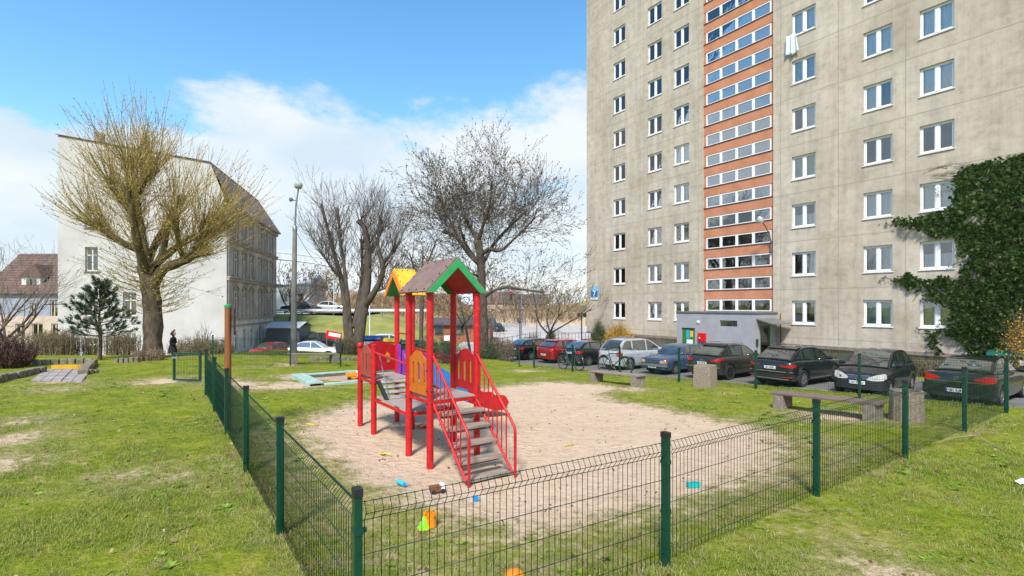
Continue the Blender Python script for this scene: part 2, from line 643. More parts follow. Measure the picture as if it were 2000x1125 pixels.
def leafmat(name, c1, c2, c3, trans=0.25):
    m, nt, p = newmat(name)
    oi = nt.n('ShaderNodeNewGeometry')
    f = nt.noise(nt.pos((1, 1, 1)), 3.0, 4, 0.6)
    f2 = nt.math('ADD', nt.math('MULTIPLY', oi.outputs['Random Per Island'], 0.6), nt.math('MULTIPLY', f, 0.4))
    c = nt.ramp(f2, [(0.2, c1), (0.5, c2), (0.8, c3)])
    nt.l(c, p.inputs['Base Color'])
    p.inputs['Roughness'].default_value = 0.6
    p.inputs['Specular IOR Level'].default_value = 0.3
    tr = nt.n('ShaderNodeBsdfTranslucent')
    nt.l(c, tr.inputs['Color'])
    mx = nt.n('ShaderNodeMixShader')
    mx.inputs[0].default_value = trans
    out = m.node_tree.nodes['Material Output']
    nt.l(p.outputs[0], mx.inputs[1])
    nt.l(tr.outputs[0], mx.inputs[2])
    nt.l(mx.outputs[0], out.inputs['Surface'])
    return m


leafmat('leaf_bud_gold', (0.27, 0.22, 0.03), (0.39, 0.35, 0.05), (0.50, 0.48, 0.09))
leafmat('leaf_bud_brown', (0.085, 0.065, 0.04), (0.15, 0.12, 0.07), (0.24, 0.20, 0.12))
leafmat('leaf_dark', (0.025, 0.055, 0.016), (0.07, 0.125, 0.035), (0.19, 0.26, 0.09))
leafmat('leaf_pine', (0.035, 0.065, 0.035), (0.06, 0.105, 0.055), (0.11, 0.165, 0.085))
leafmat('leaf_olive', (0.06, 0.07, 0.015), (0.12, 0.13, 0.03), (0.19, 0.19, 0.05))
leafmat('leaf_green', (0.05, 0.09, 0.015), (0.10, 0.17, 0.03), (0.17, 0.25, 0.05))
leafmat('leaf_maroon', (0.05, 0.012, 0.012), (0.09, 0.02, 0.018), (0.14, 0.04, 0.03))
leafmat('leaf_tan', (0.20, 0.12, 0.06), (0.32, 0.21, 0.11), (0.42, 0.30, 0.17))
leafmat('petal_yellow', (0.42, 0.22, 0.01), (0.66, 0.38, 0.015), (0.78, 0.52, 0.04))
leafmat('grass_blade', (0.095, 0.165, 0.010), (0.20, 0.26, 0.024), (0.36, 0.35, 0.085), 0.35)
leafmat('straw', (0.20, 0.14, 0.07), (0.33, 0.25, 0.13), (0.45, 0.36, 0.21), 0.2)
leafmat('dead_leaf', (0.10, 0.055, 0.03), (0.22, 0.13, 0.07), (0.42, 0.32, 0.22), 0.1)
leafmat('weed', (0.10, 0.19, 0.015), (0.20, 0.32, 0.03), (0.36, 0.44, 0.08), 0.35)


def glassmat(name, tint=(0.9, 0.95, 0.95), base=0.12, ior=1.5, gloss=(0.95, 0.97, 1.0)):
    m, nt, p = newmat(name)
    out = m.node_tree.nodes['Material Output']
    m.node_tree.nodes.remove(p)
    tr = nt.n('ShaderNodeBsdfTransparent')
    tr.inputs['Color'].default_value = (*tint, 1)
    gl = nt.n('ShaderNodeBsdfGlossy')
    gl.inputs['Color'].default_value = (*gloss, 1)
    gl.inputs['Roughness'].default_value = 0.015
    w = nt.noise(nt.coord('Object'), 1.3, 2, 0.5)
    nt.l(nt.bump(w, 0.06, 0.05), gl.inputs['Normal'])
    fr = nt.n('ShaderNodeFresnel')
    fr.inputs['IOR'].default_value = ior
    fac = nt.math('ADD', fr.outputs[0], base, True)
    mx = nt.n('ShaderNodeMixShader')
    nt.l(fac, mx.inputs[0])
    nt.l(tr.outputs[0], mx.inputs[1])
    nt.l(gl.outputs[0], mx.inputs[2])
    nt.l(mx.outputs[0], out.inputs['Surface'])
    return m


glassmat('glass', (0.96, 0.97, 0.97), 0.07)
glassmat('glass_stair', (0.95, 0.96, 0.97), 0.12)
m, nt, p = newmat('car_glass')
nt.l(nt.ramp(nt.noise(nt.coord('Object'), 2.5, 3), [(0.3, (0.02, 0.026, 0.026)), (0.7, (0.055, 0.068, 0.065))]), p.inputs['Base Color'])
p.inputs['Roughness'].default_value = 0.03
p.inputs['Specular IOR Level'].default_value = 1.0
p.inputs['IOR'].default_value = 1.9
p.inputs['Coat Weight'].default_value = 1.0
p.inputs['Coat Roughness'].default_value = 0.02


def carpaint(name, c, metal=0.3):
    m, nt, p = newmat(name)
    f = nt.noise(nt.coord('Object'), 3, 4, 0.6)
    nt.l(nt.ramp(f, [(0.3, tuple(x * 0.85 for x in c)), (0.7, c)]), p.inputs['Base Color'])
    p.inputs['Metallic'].default_value = metal
    p.inputs['Roughness'].default_value = 0.32
    p.inputs['Coat Weight'].default_value = 0.8
    p.inputs['Coat Roughness'].default_value = 0.05
    # a little road dust
    d = nt.noise(nt.coord('Object'), 14, 5, 0.7)
    nt.l(nt.mapr(d, 0.3, 0.8, 0.24, 0.5), p.inputs['Roughness'])
    return m


carpaint('paint_black', (0.010, 0.011, 0.013))
carpaint('paint_blackblue', (0.012, 0.015, 0.02))
carpaint('paint_plum', (0.022, 0.019, 0.026))
carpaint('paint_brown', (0.035, 0.030, 0.025))
carpaint('paint_green_black', (0.011, 0.015, 0.0145))
carpaint('paint_blue', (0.05, 0.085, 0.17), 0.15)
carpaint('paint_silver', (0.52, 0.54, 0.57), 0.25)
carpaint('paint_red', (0.30, 0.010, 0.012), 0.2)
carpaint('paint_white', (0.68, 0.68, 0.68), 0.0)
for nm, c in (('tail_red', (0.50, 0.006, 0.008)), ('head_lamp', (0.40, 0.38, 0.32)), ('amber', (0.55, 0.20, 0.02))):
    m, nt, p = newmat(nm)
    f = nt.voro(nt.coord('Object'), 24)
    nt.l(nt.ramp(f, [(0.0, tuple(x * 0.75 for x in c)), (0.6, c)]), p.inputs['Base Color'])
    p.inputs['Roughness'].default_value = 0.12
    p.inputs['Coat Weight'].default_value = 1.0

# weathered render of the tower: blotches, vertical rain streaks, fine grit
m, nt, p = newmat('tower_render')
v1 = nt.coord('Object', (1, 1, 1))
a = nt.noise(v1, 0.28, 6, 0.62, 0.4)
b = nt.noise(nt.coord('Object', (2.6, 2.6, 0.16)), 1.0, 5, 0.6)
c = nt.noise(v1, 2.2, 8, 0.72)
d = nt.noise(nt.coord('Object', (0.5, 0.5, 3.0)), 1.2, 4, 0.6)
base = nt.ramp(a, [(0.32, (0.435, 0.37, 0.285)), (0.50, (0.525, 0.452, 0.36)), (0.68, (0.585, 0.51, 0.42))])
streak = nt.ramp(b, [(0.36, 0.84), (0.60, 1.0)])
grit = nt.ramp(c, [(0.32, 0.76), (0.50, 0.97), (0.72, 1.08)])
band = nt.ramp(d, [(0.38, 0.92), (0.60, 1.0)])
x = nt.mix(1.0, base, streak, 'MULTIPLY')
x = nt.mix(1.0, x, grit, 'MULTIPLY')
x = nt.mix(0.8, x, band, 'MULTIPLY')
nt.l(x, p.inputs['Base Color'])
p.inputs['Roughness'].default_value = 0.95
p.inputs['Specular IOR Level'].default_value = 0.15
nt.l(nt.bump(nt.noise(v1, 24, 6, 0.7), 0.35, 0.02), p.inputs['Normal'])

# the lawn and the sand: 'sand' holds metres inside (+) or outside (-) the worn sandy patch
m, nt, p = newmat('lawn')
P1 = nt.pos()
at = nt.n('ShaderNodeAttribute')
at.attribute_name = 'sand'
n05 = nt.noise(P1, 0.45, 5, 0.6)
n2 = nt.noise(P1, 2.0, 6, 0.65)
n9 = nt.noise(P1, 9.0, 6, 0.7)
n40 = nt.noise(P1, 45.0, 4, 0.7)
mixn = nt.math('ADD', nt.math('MULTIPLY', n2, 0.5), nt.math('MULTIPLY', n9, 0.5))
grass = nt.ramp(mixn, [(0.34, (0.07, 0.115, 0.006)), (0.47, (0.17, 0.205, 0.013)), (0.58, (0.26, 0.255, 0.03)), (0.70, (0.36, 0.285, 0.09))])
dry = nt.ramp(n9, [(0.3, (0.21, 0.155, 0.08)), (0.55, (0.33, 0.26, 0.14)), (0.75, (0.43, 0.35, 0.22))])
drym = nt.mapr(nt.math('ADD', nt.math('MULTIPLY', n05, 0.65), nt.math('MULTIPLY', n9, 0.35)), 0.52, 0.66)
clump = nt.mapr(nt.math('ADD', nt.math('MULTIPLY', nt.noise(nt.pos((1, 1, 1), (31, 7, 0)), 1.1, 5, 0.65), 0.6), nt.math('MULTIPLY', n9, 0.4)), 0.50, 0.62)
grass = nt.mix(nt.math('MULTIPLY', clump, 0.6), grass, (0.075, 0.135, 0.008))
lawn_c = nt.mix(nt.math('MULTIPLY', drym, 0.75), grass, dry)
speck = nt.ramp(n40, [(0.25, 0.55), (0.5, 1.0), (0.8, 1.25)])
lawn_c = nt.mix(0.8, lawn_c, speck, 'MULTIPLY')
s1 = nt.noise(P1, 3.2, 6, 0.7)
s2 = nt.noise(P1, 13.0, 5, 0.7)
sand_c = nt.ramp(nt.math('ADD', nt.math('MULTIPLY', s1, 0.5), nt.math('MULTIPLY', s2, 0.5)),
                 [(0.30, (0.36, 0.25, 0.165)), (0.46, (0.55, 0.40, 0.275)), (0.68, (0.63, 0.475, 0.34))])
sand_c = nt.mix(0.5, sand_c, speck, 'MULTIPLY')
sv = nt.math('ADD', at.outputs['Fac'], nt.math('ADD', nt.math('MULTIPLY', nt.math('SUBTRACT', n2, 0.5), 1.8), nt.math('MULTIPLY', nt.math('SUBTRACT', n9, 0.5), 1.5)))
smask = nt.mapr(sv, -0.28, 0.32)
straw_m = nt.mapr(sv, -0.9, 0.0)
edge_c = nt.mix(nt.math('MULTIPLY', straw_m, 0.6), lawn_c, dry)
nt.l(nt.mix(smask, edge_c, sand_c), p.inputs['Base Color'])
p.inputs['Roughness'].default_value = 0.95
p.inputs['Specular IOR Level'].default_value = 0.1
foot = nt.mapr(nt.voro(nt.pos((1, 1, 0.2)), 3.4), 0.02, 0.22)
lump = nt.noise(nt.pos(), 5.5, 3, 0.6, 0.6)
hh = nt.math('ADD', nt.math('MULTIPLY', foot, 0.16), nt.math('ADD', nt.math('MULTIPLY', lump, 0.95), nt.math('ADD', nt.math('MULTIPLY', s2, 0.35), nt.math('MULTIPLY', n40, 0.25))))
nt.l(nt.bump(hh, 0.85, 0.09), p.inputs['Normal'])


# ------------------------------------------------------------------ the ground: one sheet to the horizon
def axis(lo, hi, step, far_lo, far_hi):
    a = list(np.arange(lo, hi + 1e-6, step))
    g = step
    x = hi
    while x < far_hi:
        g *= 1.22
        x += g
        a.append(x)
    g = step
    x = lo
    while x > far_lo:
        g *= 1.22
        x -= g
        a.insert(0, x)
    return np.array(a)


sand_px = [(590, 832), (640, 802), (700, 788), (745, 776), (870, 764), (940, 757), (1000, 751), (1100, 747), (1160, 749), (1215, 757), (1195, 764),
           (1165, 769), (1195, 782), (1300, 799), (1400, 818), (1500, 838), (1535, 862), (1530, 895), (1490, 928), (1420, 955), (1320, 980), (1200, 1010),
           (1100, 1030), (1000, 1035), (900, 1015), (825, 985), (745, 955), (690, 925), (640, 893), (602, 862)]
SAND = np.array([ground_at(*p) for p in sand_px])
BLOBS = [(*ground_at(15, 860), 0.35), (*ground_at(-5, 905), 0.3), (*ground_at(30, 825), 0.2), (*ground_at(120, 760), 0.2), (*ground_at(115, 745), 0.25),
         (*ground_at(320, 744), 0.55), (*ground_at(300, 742), 0.3), (*ground_at(470, 750), 0.55), (*ground_at(520, 755), 0.5), (*ground_at(570, 752), 0.7), (*ground_at(430, 742), 0.4),
         (*ground_at(600, 735), 0.8), (*ground_at(560, 712), 0.3), (*ground_at(1030, 724), 0.3), (*ground_at(250, 930), 0.0), (*ground_at(330, 935), 0.02),
         (*ground_at(1640, 815), 0.35), (*ground_at(1600, 812), 0.3), (*ground_at(1720, 1125), 0.12), (*ground_at(1230, 760), 0.35)]


def sand_sd(x, y):
    """metres inside the sandy patch (+), outside (-)"""
    x = np.asarray(x, float)
    y = np.asarray(y, float)
    P = SAND
    d2 = np.full(x.shape, 1e9)
    inside = np.zeros(x.shape, bool)
    n = len(P)
    for i in range(n):
        ax, ay = P[i]
        bx, by = P[(i + 1) % n]
        ex, ey = bx - ax, by - ay
        t = np.clip(((x - ax) * ex + (y - ay) * ey) / (ex * ex + ey * ey), 0, 1)
        d2 = np.minimum(d2, (x - ax - t * ex) ** 2 + (y - ay - t * ey) ** 2)
        cond = ((ay > y) != (by > y)) & (x < ex * (y - ay) / (ey + 1e-12) + ax)
        inside ^= cond
    sd = np.sqrt(d2) * np.where(inside, 1, -1)
    sd = np.minimum(sd, 1.3)
    uu, vv = UX * x + UY * y, VX * x + VY * y
    sd = np.where((uu > 3.1) & (uu < 10.5) & (vv > 1.1) & (vv < 9.3), np.maximum(sd, -0.32), sd)
    for bx, by, r in BLOBS:
        sd = np.maximum(sd, (r - np.hypot(x - bx, y - by)) * 0.9)
    return np.clip(sd, -3, 1.5)


gx = axis(-17, 17, 0.17, -3000, 3000)
gy = axis(1.5, 27, 0.17, -200, 4000)
XX, YY = np.meshgrid(gx, gy)
ZZ = gz(XX, YY)
near = (np.abs(XX) < 18) & (YY < 28)
rng0 = np.random.default_rng(4)
SDm = sand_sd(XX, YY)
dent = np.zeros_like(ZZ)
idx = np.argwhere(near)
for i, j in idx:
    dent[i, j] = mnoise.noise((XX[i, j] * 1.6, YY[i, j] * 1.6, 0.3)) * 0.02 + mnoise.noise((XX[i, j] * 0.5, YY[i, j] * 0.5, 7.3)) * 0.03
ZZ = ZZ + dent - np.where(near, np.clip(SDm + 0.2, 0, 0.8) * 0.045, 0)
nx, ny = len(gx), len(gy)
verts = np.stack([XX.ravel(), YY.ravel(), ZZ.ravel()], 1)
ii = (np.arange(ny - 1)[:, None] * nx + np.arange(nx - 1)[None, :]).ravel()
faces = np.stack([ii, ii + 1, ii + nx + 1, ii + nx], 1)
me = bpy.data.meshes.new('ground')
me.from_pydata(verts.tolist(), [], faces.tolist())
me.materials.append(MATS['lawn'])
at = me.attributes.new('sand', 'FLOAT', 'POINT')
at.data.foreach_set('value', SDm.ravel().astype(np.float32))
me.polygons.foreach_set('use_smooth', [True] * len(me.polygons))
ground = bpy.data.objects.new('ground', me)
col.objects.link(ground)
tag(ground, kind='structure')


def sheet(name, fn, na, nb, off, matname):
    """a paved sheet following the ground; fn(a, b) gives plan position for a, b in 0..1"""
    vs, fs = [], []
    for j in range(nb + 1):
        for i in range(na + 1):
            x, y = fn(i / na, j / nb)
            vs.append((x, y, G(x, y) + off))
    for j in range(nb):
        for i in range(na):
            k = j * (na + 1) + i
            fs.append((k, k + 1, k + na + 2, k + na + 1))
    mb = MB()
    mb.add(vs, fs)
    o = mb.build(name, matname, smooth=True, angle=180, fix=False)
    # face up
    if o.data.polygons[0].normal.z < 0:
        o.data.flip_normals()
    tag(o, kind='structure')
    return o


# car park and lane between the fence and the tower
sheet('car_park', lambda a, b: xy(-14 + 50 * b, 18.75 + 8.6 * a), 8, 60, 0.02, 'asphalt')
# pale paved street beyond the car park, and the street in front of the old house
sheet('street', lambda a, b: (-6 + 60 * a, 38 + 120 * b * b + (1 - a) * -1.0), 50, 60, 0.03, 'pavement')
sheet('side_street', lambda a, b: (-52 + 44 * a, 37.5 + 9.5 * b), 60, 14, 0.03, 'pavement')

# ------------------------------------------------------------------ apartment tower
EX, EY = Vector((0.5512, -0.8344)), Vector((0.8344, 0.5512))
TA = Vector((19.8, 23.9))


def tower_s0():
    k = (1146 - CX) / F
    return (k * TA.y - TA.x) / (EX.x - k * EX.y)


TP0 = TA + EX * tower_s0()
TROT = math.atan2(EX.y, EX.x)


def tpx(px, y=0.0):
    """distance along the facade (from its left corner) seen at photo column px, y metres behind the facade plane"""
    k = (px - CX) / F
    q = TP0 + EY * y
    return (k * q.y - q.x) / (EX.x - k * EX.y)


def tz(py, s, y=0.0):
    q = TP0 + EX * s + EY * y
    return CAM_H + (HY - py) / F * q.y


def tworld(s, y, z):
    q = TP0 + EX * s + EY * y
    return (q.x, q.y, z)


def wall_holes(mb, x0, x1, z0, z1, holes, y=0.0, reveal=0.2, mi=0):
    xs = sorted({x0, x1, *[h[0] for h in holes], *[h[1] for h in holes]})
    zs = sorted({z0, z1, *[h[2] for h in holes], *[h[3] for h in holes]})
    xs = [a for a in xs if x0 <= a <= x1]
    zs = [a for a in zs if z0 <= a <= z1]
    for a, b in zip(xs, xs[1:]):
        for c, d in zip(zs, zs[1:]):
            mx, mz = (a + b) / 2, (c + d) / 2
            if any(h[0] < mx < h[1] and h[2] < mz < h[3] for h in holes):
                continue
            mb.add([(a, y, c), (b, y, c), (b, y, d), (a, y, d)], [(0, 1, 2, 3)], mi)
    for a, b, c, d in holes:
        c, d = max(c, z0), min(d, z1)
        r = y + reveal
        mb.add([(a, y, c), (a, r, c), (a, r, d), (a, y, d)], [(0, 1, 2, 3)], mi)
        mb.add([(b, y, c), (b, y, d), (b, r, d), (b, r, c)], [(0, 1, 2, 3)], mi)
        mb.add([(a, y, d), (a, r, d), (b, r, d), (b, y, d)], [(0, 1, 2, 3)], mi)
        mb.add([(a, y, c), (b, y, c), (b, r, c), (a, r, c)], [(0, 1, 2, 3)], mi)


tower = thing('apartment_tower', 'tall weathered beige apartment tower with an orange striped stairwell', 'building', (TP0.x, TP0.y, 0), TROT)
TW_TOP = 36.0
TW_X1 = 46.0
WZ0, WZ1, STOREY = 1.12, 2.44, 2.75
cols = [(1198, 1221, 11), (1265, 1292.5, 11), (1316, 1346, 11), (1546.5, 1593, 8), (1686, 1743, 7), (1796, 1864, 7)]
cols_s = [(tpx(a), tpx(b), n) for a, b, n in cols]
# a further column beyond the right edge keeps the facade going
cols_s.append((cols_s[-1][1] + 4.2, cols_s[-1][1] + 6.0, 7))
ST0, ST1 = tpx(1373), tpx(1510)
holes = []
for a, b, n in cols_s:
    for r in range(12):
        holes.append((a, b, WZ0 + STOREY * r, WZ1 + STOREY * r))
holes.append((ST0, ST1, 1.62, TW_TOP - 1))
mb = MB()
wall_holes(mb, 0, TW_X1, -0.05, TW_TOP, holes, 0.0, 0.2)
mb.add([(0, 0, -0.05), (0, 0, TW_TOP), (0, 12, TW_TOP), (0, 12, -0.05)], [(0, 1, 2, 3)])
mb.add([(TW_X1, 0, -0.05), (TW_X1, 12, -0.05), (TW_X1, 12, TW_TOP), (TW_X1, 0, TW_TOP)], [(0, 1, 2, 3)])
mb.add([(0, 12, -3), (0, 12, TW_TOP), (TW_X1, 12, TW_TOP), (TW_X1, 12, -3)], [(0, 1, 2, 3)])
mb.add([(0, 0, TW_TOP), (TW_X1, 0, TW_TOP), (TW_X1, 12, TW_TOP), (0, 12, TW_TOP)], [(0, 1, 2, 3)])
mb.add([(0, 0, -0.05), (0, 0.45, -0.05), (TW_X1, 0.45, -0.05), (TW_X1, 0, -0.05)], [(0, 1, 2, 3)])
mb.build('wall', 'tower_render', tower)
mb = MB()
mb.bx(-0.02, TW_X1, 0.45, 0.6, -3.2, -0.03)
mb.build('basement_wall', 'concrete_light', tower)
mb = MB()
mb.bx(-0.03, TW_X1, -0.035, 0.10, -0.22, -0.052)
mb.build('plinth_ledge', 'concrete', tower)
mb = MB()
mb.bx(0.2, TW_X1 - 0.2, 1.3, 1.4, -0.5, TW_TOP - 0.5)
for r in range(13):
    mb.bx(0.2, TW_X1 - 0.2, 0.22, 1.3, 0.2 + STOREY * r - 0.1, 0.2 + STOREY * r)
mb.build('interior', 'room_dark', tower)
mat('joint_line', (0.36, 0.315, 0.255), (0.27, 0.235, 0.19), 3, 0.95)
# thin joints between the cladding panels, as shallow raised ribs
for jx in (cols_s[0][1] + 1.9, ST0 - 0.35, ST1 + 0.45, (cols_s[3][1] + cols_s[4][0]) / 2, (cols_s[4][1] + cols_s[5][0]) / 2):
    mb = MB()
    mb.bx(jx - 0.012, jx + 0.012, -0.006, 0.02, 0.0, TW_TOP - 0.5)
    mb.build('panel_joint', 'joint_line', tower)
mb = MB()
ps = tpx(1517)
mb.tube([(ps + 0.25, -0.04, tz(612, ps)), (ps + 0.25, -0.04, -0.6)], 0.03, 6)
mb.build('rust_pipe', 'brown_pole', tower)

for r in range(12):
    for xa, xb in ((0.02, ST0 - 0.02), (ST1 + 0.02, TW_X1 - 0.02)):
        mb = MB()
        mb.bx(xa, xb, -0.004, 0.02, 0.32 + STOREY * r, 0.345 + STOREY * r)
        mb.build('panel_joint', 'joint_line', tower)
rw = random.Random(11)
WIN = {}


def window_meshes(key, w, h):
    if key in WIN:
        return WIN[key]
    fr = MB()
    t = 0.075
    y0, y1 = 0.10, 0.17
    fr.bx(0, w, y0, y1, 0, t)
    fr.bx(0, w, y0, y1, h - t, h)
    fr.bx(0, t, y0 + 0.001, y1 - 0.001, t, h - t)
    fr.bx(w - t, w, y0 + 0.001, y1 - 0.001, t, h - t)
    fr.bx(w / 2 - 0.075, w / 2 + 0.075, y0 - 0.012, y1, t, h - t)
    for xa, xb in ((t, w / 2 - 0.075), (w / 2 + 0.075, w - t)):
        s_ = 0.035
        fr.bx(xa, xb, y0 + 0.012, y1 + 0.01, t, t + s_)
        fr.bx(xa, xb, y0 + 0.012, y1 + 0.01, h - t - s_, h - t)
        fr.bx(xa, xa + s_, y0 + 0.013, y1 + 0.009, t + s_, h - t - s_)
        fr.bx(xb - s_, xb, y0 + 0.013, y1 + 0.009, t + s_, h - t - s_)
    pn = MB()
    a, b = t + 0.035, w / 2 - 0.075 - 0.035
    pn.bx(0, b - a, 0.140, 0.146, t + 0.035, h - t - 0.035)
    sl = MB()
    sl.add([(-0.04, -0.05, -0.035), (w + 0.04, -0.05, -0.035), (w + 0.04, 0.11, 0.0), (-0.04, 0.11, 0.0),
            (-0.04, -0.05, -0.06), (w + 0.04, -0.05, -0.06), (w + 0.04, 0.11, -0.06), (-0.04, 0.11, -0.06)],
           [(0, 1, 2, 3), (4, 7, 6, 5), (0, 4, 5, 1), (1, 5, 6, 2), (2, 6, 7, 3), (3, 7, 4, 0)])
    cu = {}
    for kind, (u0, u1, v0, v1) in {'full': (0.02, 0.98, 0.03, 0.98), 'left': (0.03, 0.47, 0.03, 0.98), 'right': (0.53, 0.97, 0.03, 0.98),
                                   'low': (0.02, 0.98, 0.03, 0.55), 'top': (0.02, 0.98, 0.45, 0.98)}.items():
        c = MB()
        n = 24
        for i in range(n):
            xa, xb = w * (u0 + (u1 - u0) * i / n), w * (u0 + (u1 - u0) * (i + 1) / n)
            ya, yb = 0.26 + 0.018 * math.sin(i * 1.9), 0.26 + 0.018 * math.sin((i + 1) * 1.9)
            c.add([(xa, ya, h * v0), (xb, yb, h * v0), (xb, yb, h * v1), (xa, ya, h * v1)], [(0, 1, 2, 3)])
        cu[kind] = c
    WIN[key] = dict(frame=fr.mesh('window', 'white_pvc'), pane=pn.mesh('pane', 'glass'), sill=sl.mesh('sill', 'white_pvc'),
                    pane_x=(a, w / 2 + 0.075 + 0.035),
                    cur={(k, c): None for k in cu for c in ()}, curmb=cu, curme={})
    return WIN[key]


def add_window(parent, key, x, z, w, h, curtain=None, cmat='curtain_white'):
    W = window_meshes(key, w, h)
    o = inst('window', W['frame'], parent, (x, 0, z))
    for pxx in W['pane_x']:
        inst('pane', W['pane'], o, (pxx, 0, 0))
    inst('sill', W['sill'], o)
    if curtain:
        k = (curtain, cmat)
        if k not in W['curme']:
            W['curme'][k] = W['curmb'][curtain].mesh('curtain', cmat, True, 180)
        inst('curtain', W['curme'][k], o)
    return o


special = {(5, 0): ('full', 'curtain_beige'), (4, 0): ('full', 'curtain_green'), (4, 1): ('full', 'curtain_white'), (5, 1): ('low', 'curtain_white'),
           (3, 0): ('top', 'curtain_beige'), (4, 2): ('full', 'curtain_white'), (5, 2): ('full', 'curtain_white'), (2, 3): ('full', 'curtain_white'), (2, 4): ('full', 'curtain_white'),
           (1, 4): ('full', 'curtain_white'), (0, 0): ('full', 'curtain_white'), (1, 0): ('low', 'curtain_white'), (2, 2): ('low', 'curtain_beige'), (1, 2): ('right', 'curtain_white'),
           (3, 1): ('right', 'curtain_white'), (2, 0): None, (2, 1): None, (1, 1): None}
for ci, (a, b, n) in enumerate(cols_s):
    for r in range(n):
        if (ci, r) in special:
            sp = special[(ci, r)]
        else:
            sp = rw.choice([None, ('full', 'curtain_white'), ('full', 'curtain_white'), ('full', 'curtain_white'), ('top', 'curtain_white'), ('full', 'curtain_beige'), ('full', 'curtain_white'), ('low', 'curtain_white'), ('left', 'curtain_white'), ('right', 'curtain_white'), ('full', 'curtain_green')])  # extra white curtains stand in for bright cloud reflected in the panes
        add_window(tower, ('t', ci), a, WZ0 + STOREY * r, b - a, WZ1 - WZ0, *(sp or (None,)))

# stairwell strip: orange spandrels and ribbon windows at half-storey steps
SW = ST1 - ST0
HB = 1.375
for k in range(25):
    zb0 = 1.62 if k == 0 else 1.83 + HB * k - (HB - 0.74)
    zb1 = 1.83 + HB * k
    sp_ = MB()
    sp_.bx(ST0 + 0.002, ST1 - 0.002, 0.10, 0.30, zb0 + 0.001, zb1 - 0.05)
    sp_.build('spandrel', 'orange_wall', tower)
    sl = MB()
    sl.bx(ST0 + 0.003, ST1 - 0.003, 0.055, 0.30, zb1 - 0.05, zb1 - 0.02)
    sl.build('stair_sill', 'dark_frame', tower)
sf = MB()
w, h, t = SW - 0.34, 0.74, 0.06
nb = 4
sf.bx(0, w, 0.11, 0.2, 0, t)
sf.bx(0, w, 0.11, 0.2, h - t, h)
bars = [0, w * 0.245, w * 0.495, w * 0.745, w]
wid = [0.09, 0.17, 0.17, 0.17, 0.09]
edges = []
for i, (bx_, ww) in enumerate(zip(bars, wid)):
    lo = bx_ if i == 0 else (bx_ - ww if i == nb else bx_ - ww / 2)
    sf.bx(lo, lo + ww, 0.111, 0.199, t, h - t)
    edges.append((lo, lo + ww))
stair_frame = sf.mesh('stair_window', 'white_pvc')
pane_me = []
for (a0, a1), (b0, b1) in zip(edges, edges[1:]):
    q = MB()
    q.bx(a1, b0, 0.15, 0.157, t, h - t)
    pane_me.append(q.mesh('pane', 'glass_stair'))
fm_ = MB()
fm_.bx(0.05, w - 0.05, 0.205, 0.21, 0.02, h - 0.02)
reflection_me = fm_.mesh('sky_reflection_sheet', 'curtain_white')  # added pale sheet behind the panes, its colour imitates reflected bright sky
side = MB()
side.bx(-0.17, -0.001, 0.12, 0.2, 0, h)
side.bx(w + 0.001, w + 0.17, 0.12, 0.2, 0, h)
side_me = side.mesh('jamb', 'orange_wall')
for k in range(24):
    o = inst('stair_window', stair_frame, tower, (ST0 + 0.17, 0, 1.83 + HB * k - 0.019))
    for q in pane_me:
        inst('pane', q, o)
    if k >= 4:
        inst('sky_reflection_sheet', reflection_me, o)
    inst('jamb', side_me, o)

# house number plate on the tower's corner
s_n = tpx(1161.5)
zn0, zn1 = tz(586, s_n), tz(559, s_n)
o = thing('house_number_sign', 'small blue and white number plate near the corner of the tower', 'sign', tworld(s_n, -0.02, zn0), TROT)
wn_ = tpx(1168.5) - tpx(1154.5)
hn = zn1 - zn0
mb = MB()
mb.bx(-wn_ / 2, wn_ / 2, -0.03, 0.02, 0, hn)
mb.build('board', 'sign_light_blue', o)
mb = MB()
mb.bx(-wn_ / 2 + 0.04, wn_ / 2 - 0.04, -0.036, -0.030, hn * 0.22, hn * 0.66)
mb.build('number_field', 'sign_blue', o)
mb = MB()
mb.bx(-wn_ / 2 + 0.04, wn_ / 2 - 0.04, -0.036, -0.030, 0.03, hn * 0.18)
mb.build('white_strip', 'white_print', o)
text_mesh('numeral', '7', hn * 0.55, 'white_print', o, (0, -0.039, hn * 0.44), (R(90), 0, 0), bold=0.012)

# wall lamp by the stairwell
s_l = tpx(1507)
z_l = tz(478, s_l)
o = thing('wall_lamp', 'grey lamp on a bent arm fixed to the wall beside the stairwell', 'lamp', tworld(s_l, 0, z_l), TROT)
mb = MB()
mb.bx(-0.05, 0.05, -0.05, 0.01, -0.4, 0.25)
mb.build('bracket', 'metal_grey', o)
mb = MB()
mb.tube([(0, -0.05, 0.05), (0, -0.2, 0.6), (-0.05, -0.7, 1.15), (-0.05, -1.0, 1.35)], [0.035, 0.03, 0.03, 0.03], 6)
mb.build('arm', 'dark_frame', o)
mb = MB()
M_ = Matrix.Translation((-0.05, -1.15, 1.38)) @ Matrix.Rotation(R(25), 4, 'X')
mb.lathe([(0.05, 0.22), (0.16, 0.12), (0.20, -0.05), (0.17, -0.16), (0.05, -0.2)], 12, M_)
mb.build('lamp_head', 'lamp_glass', o, True)

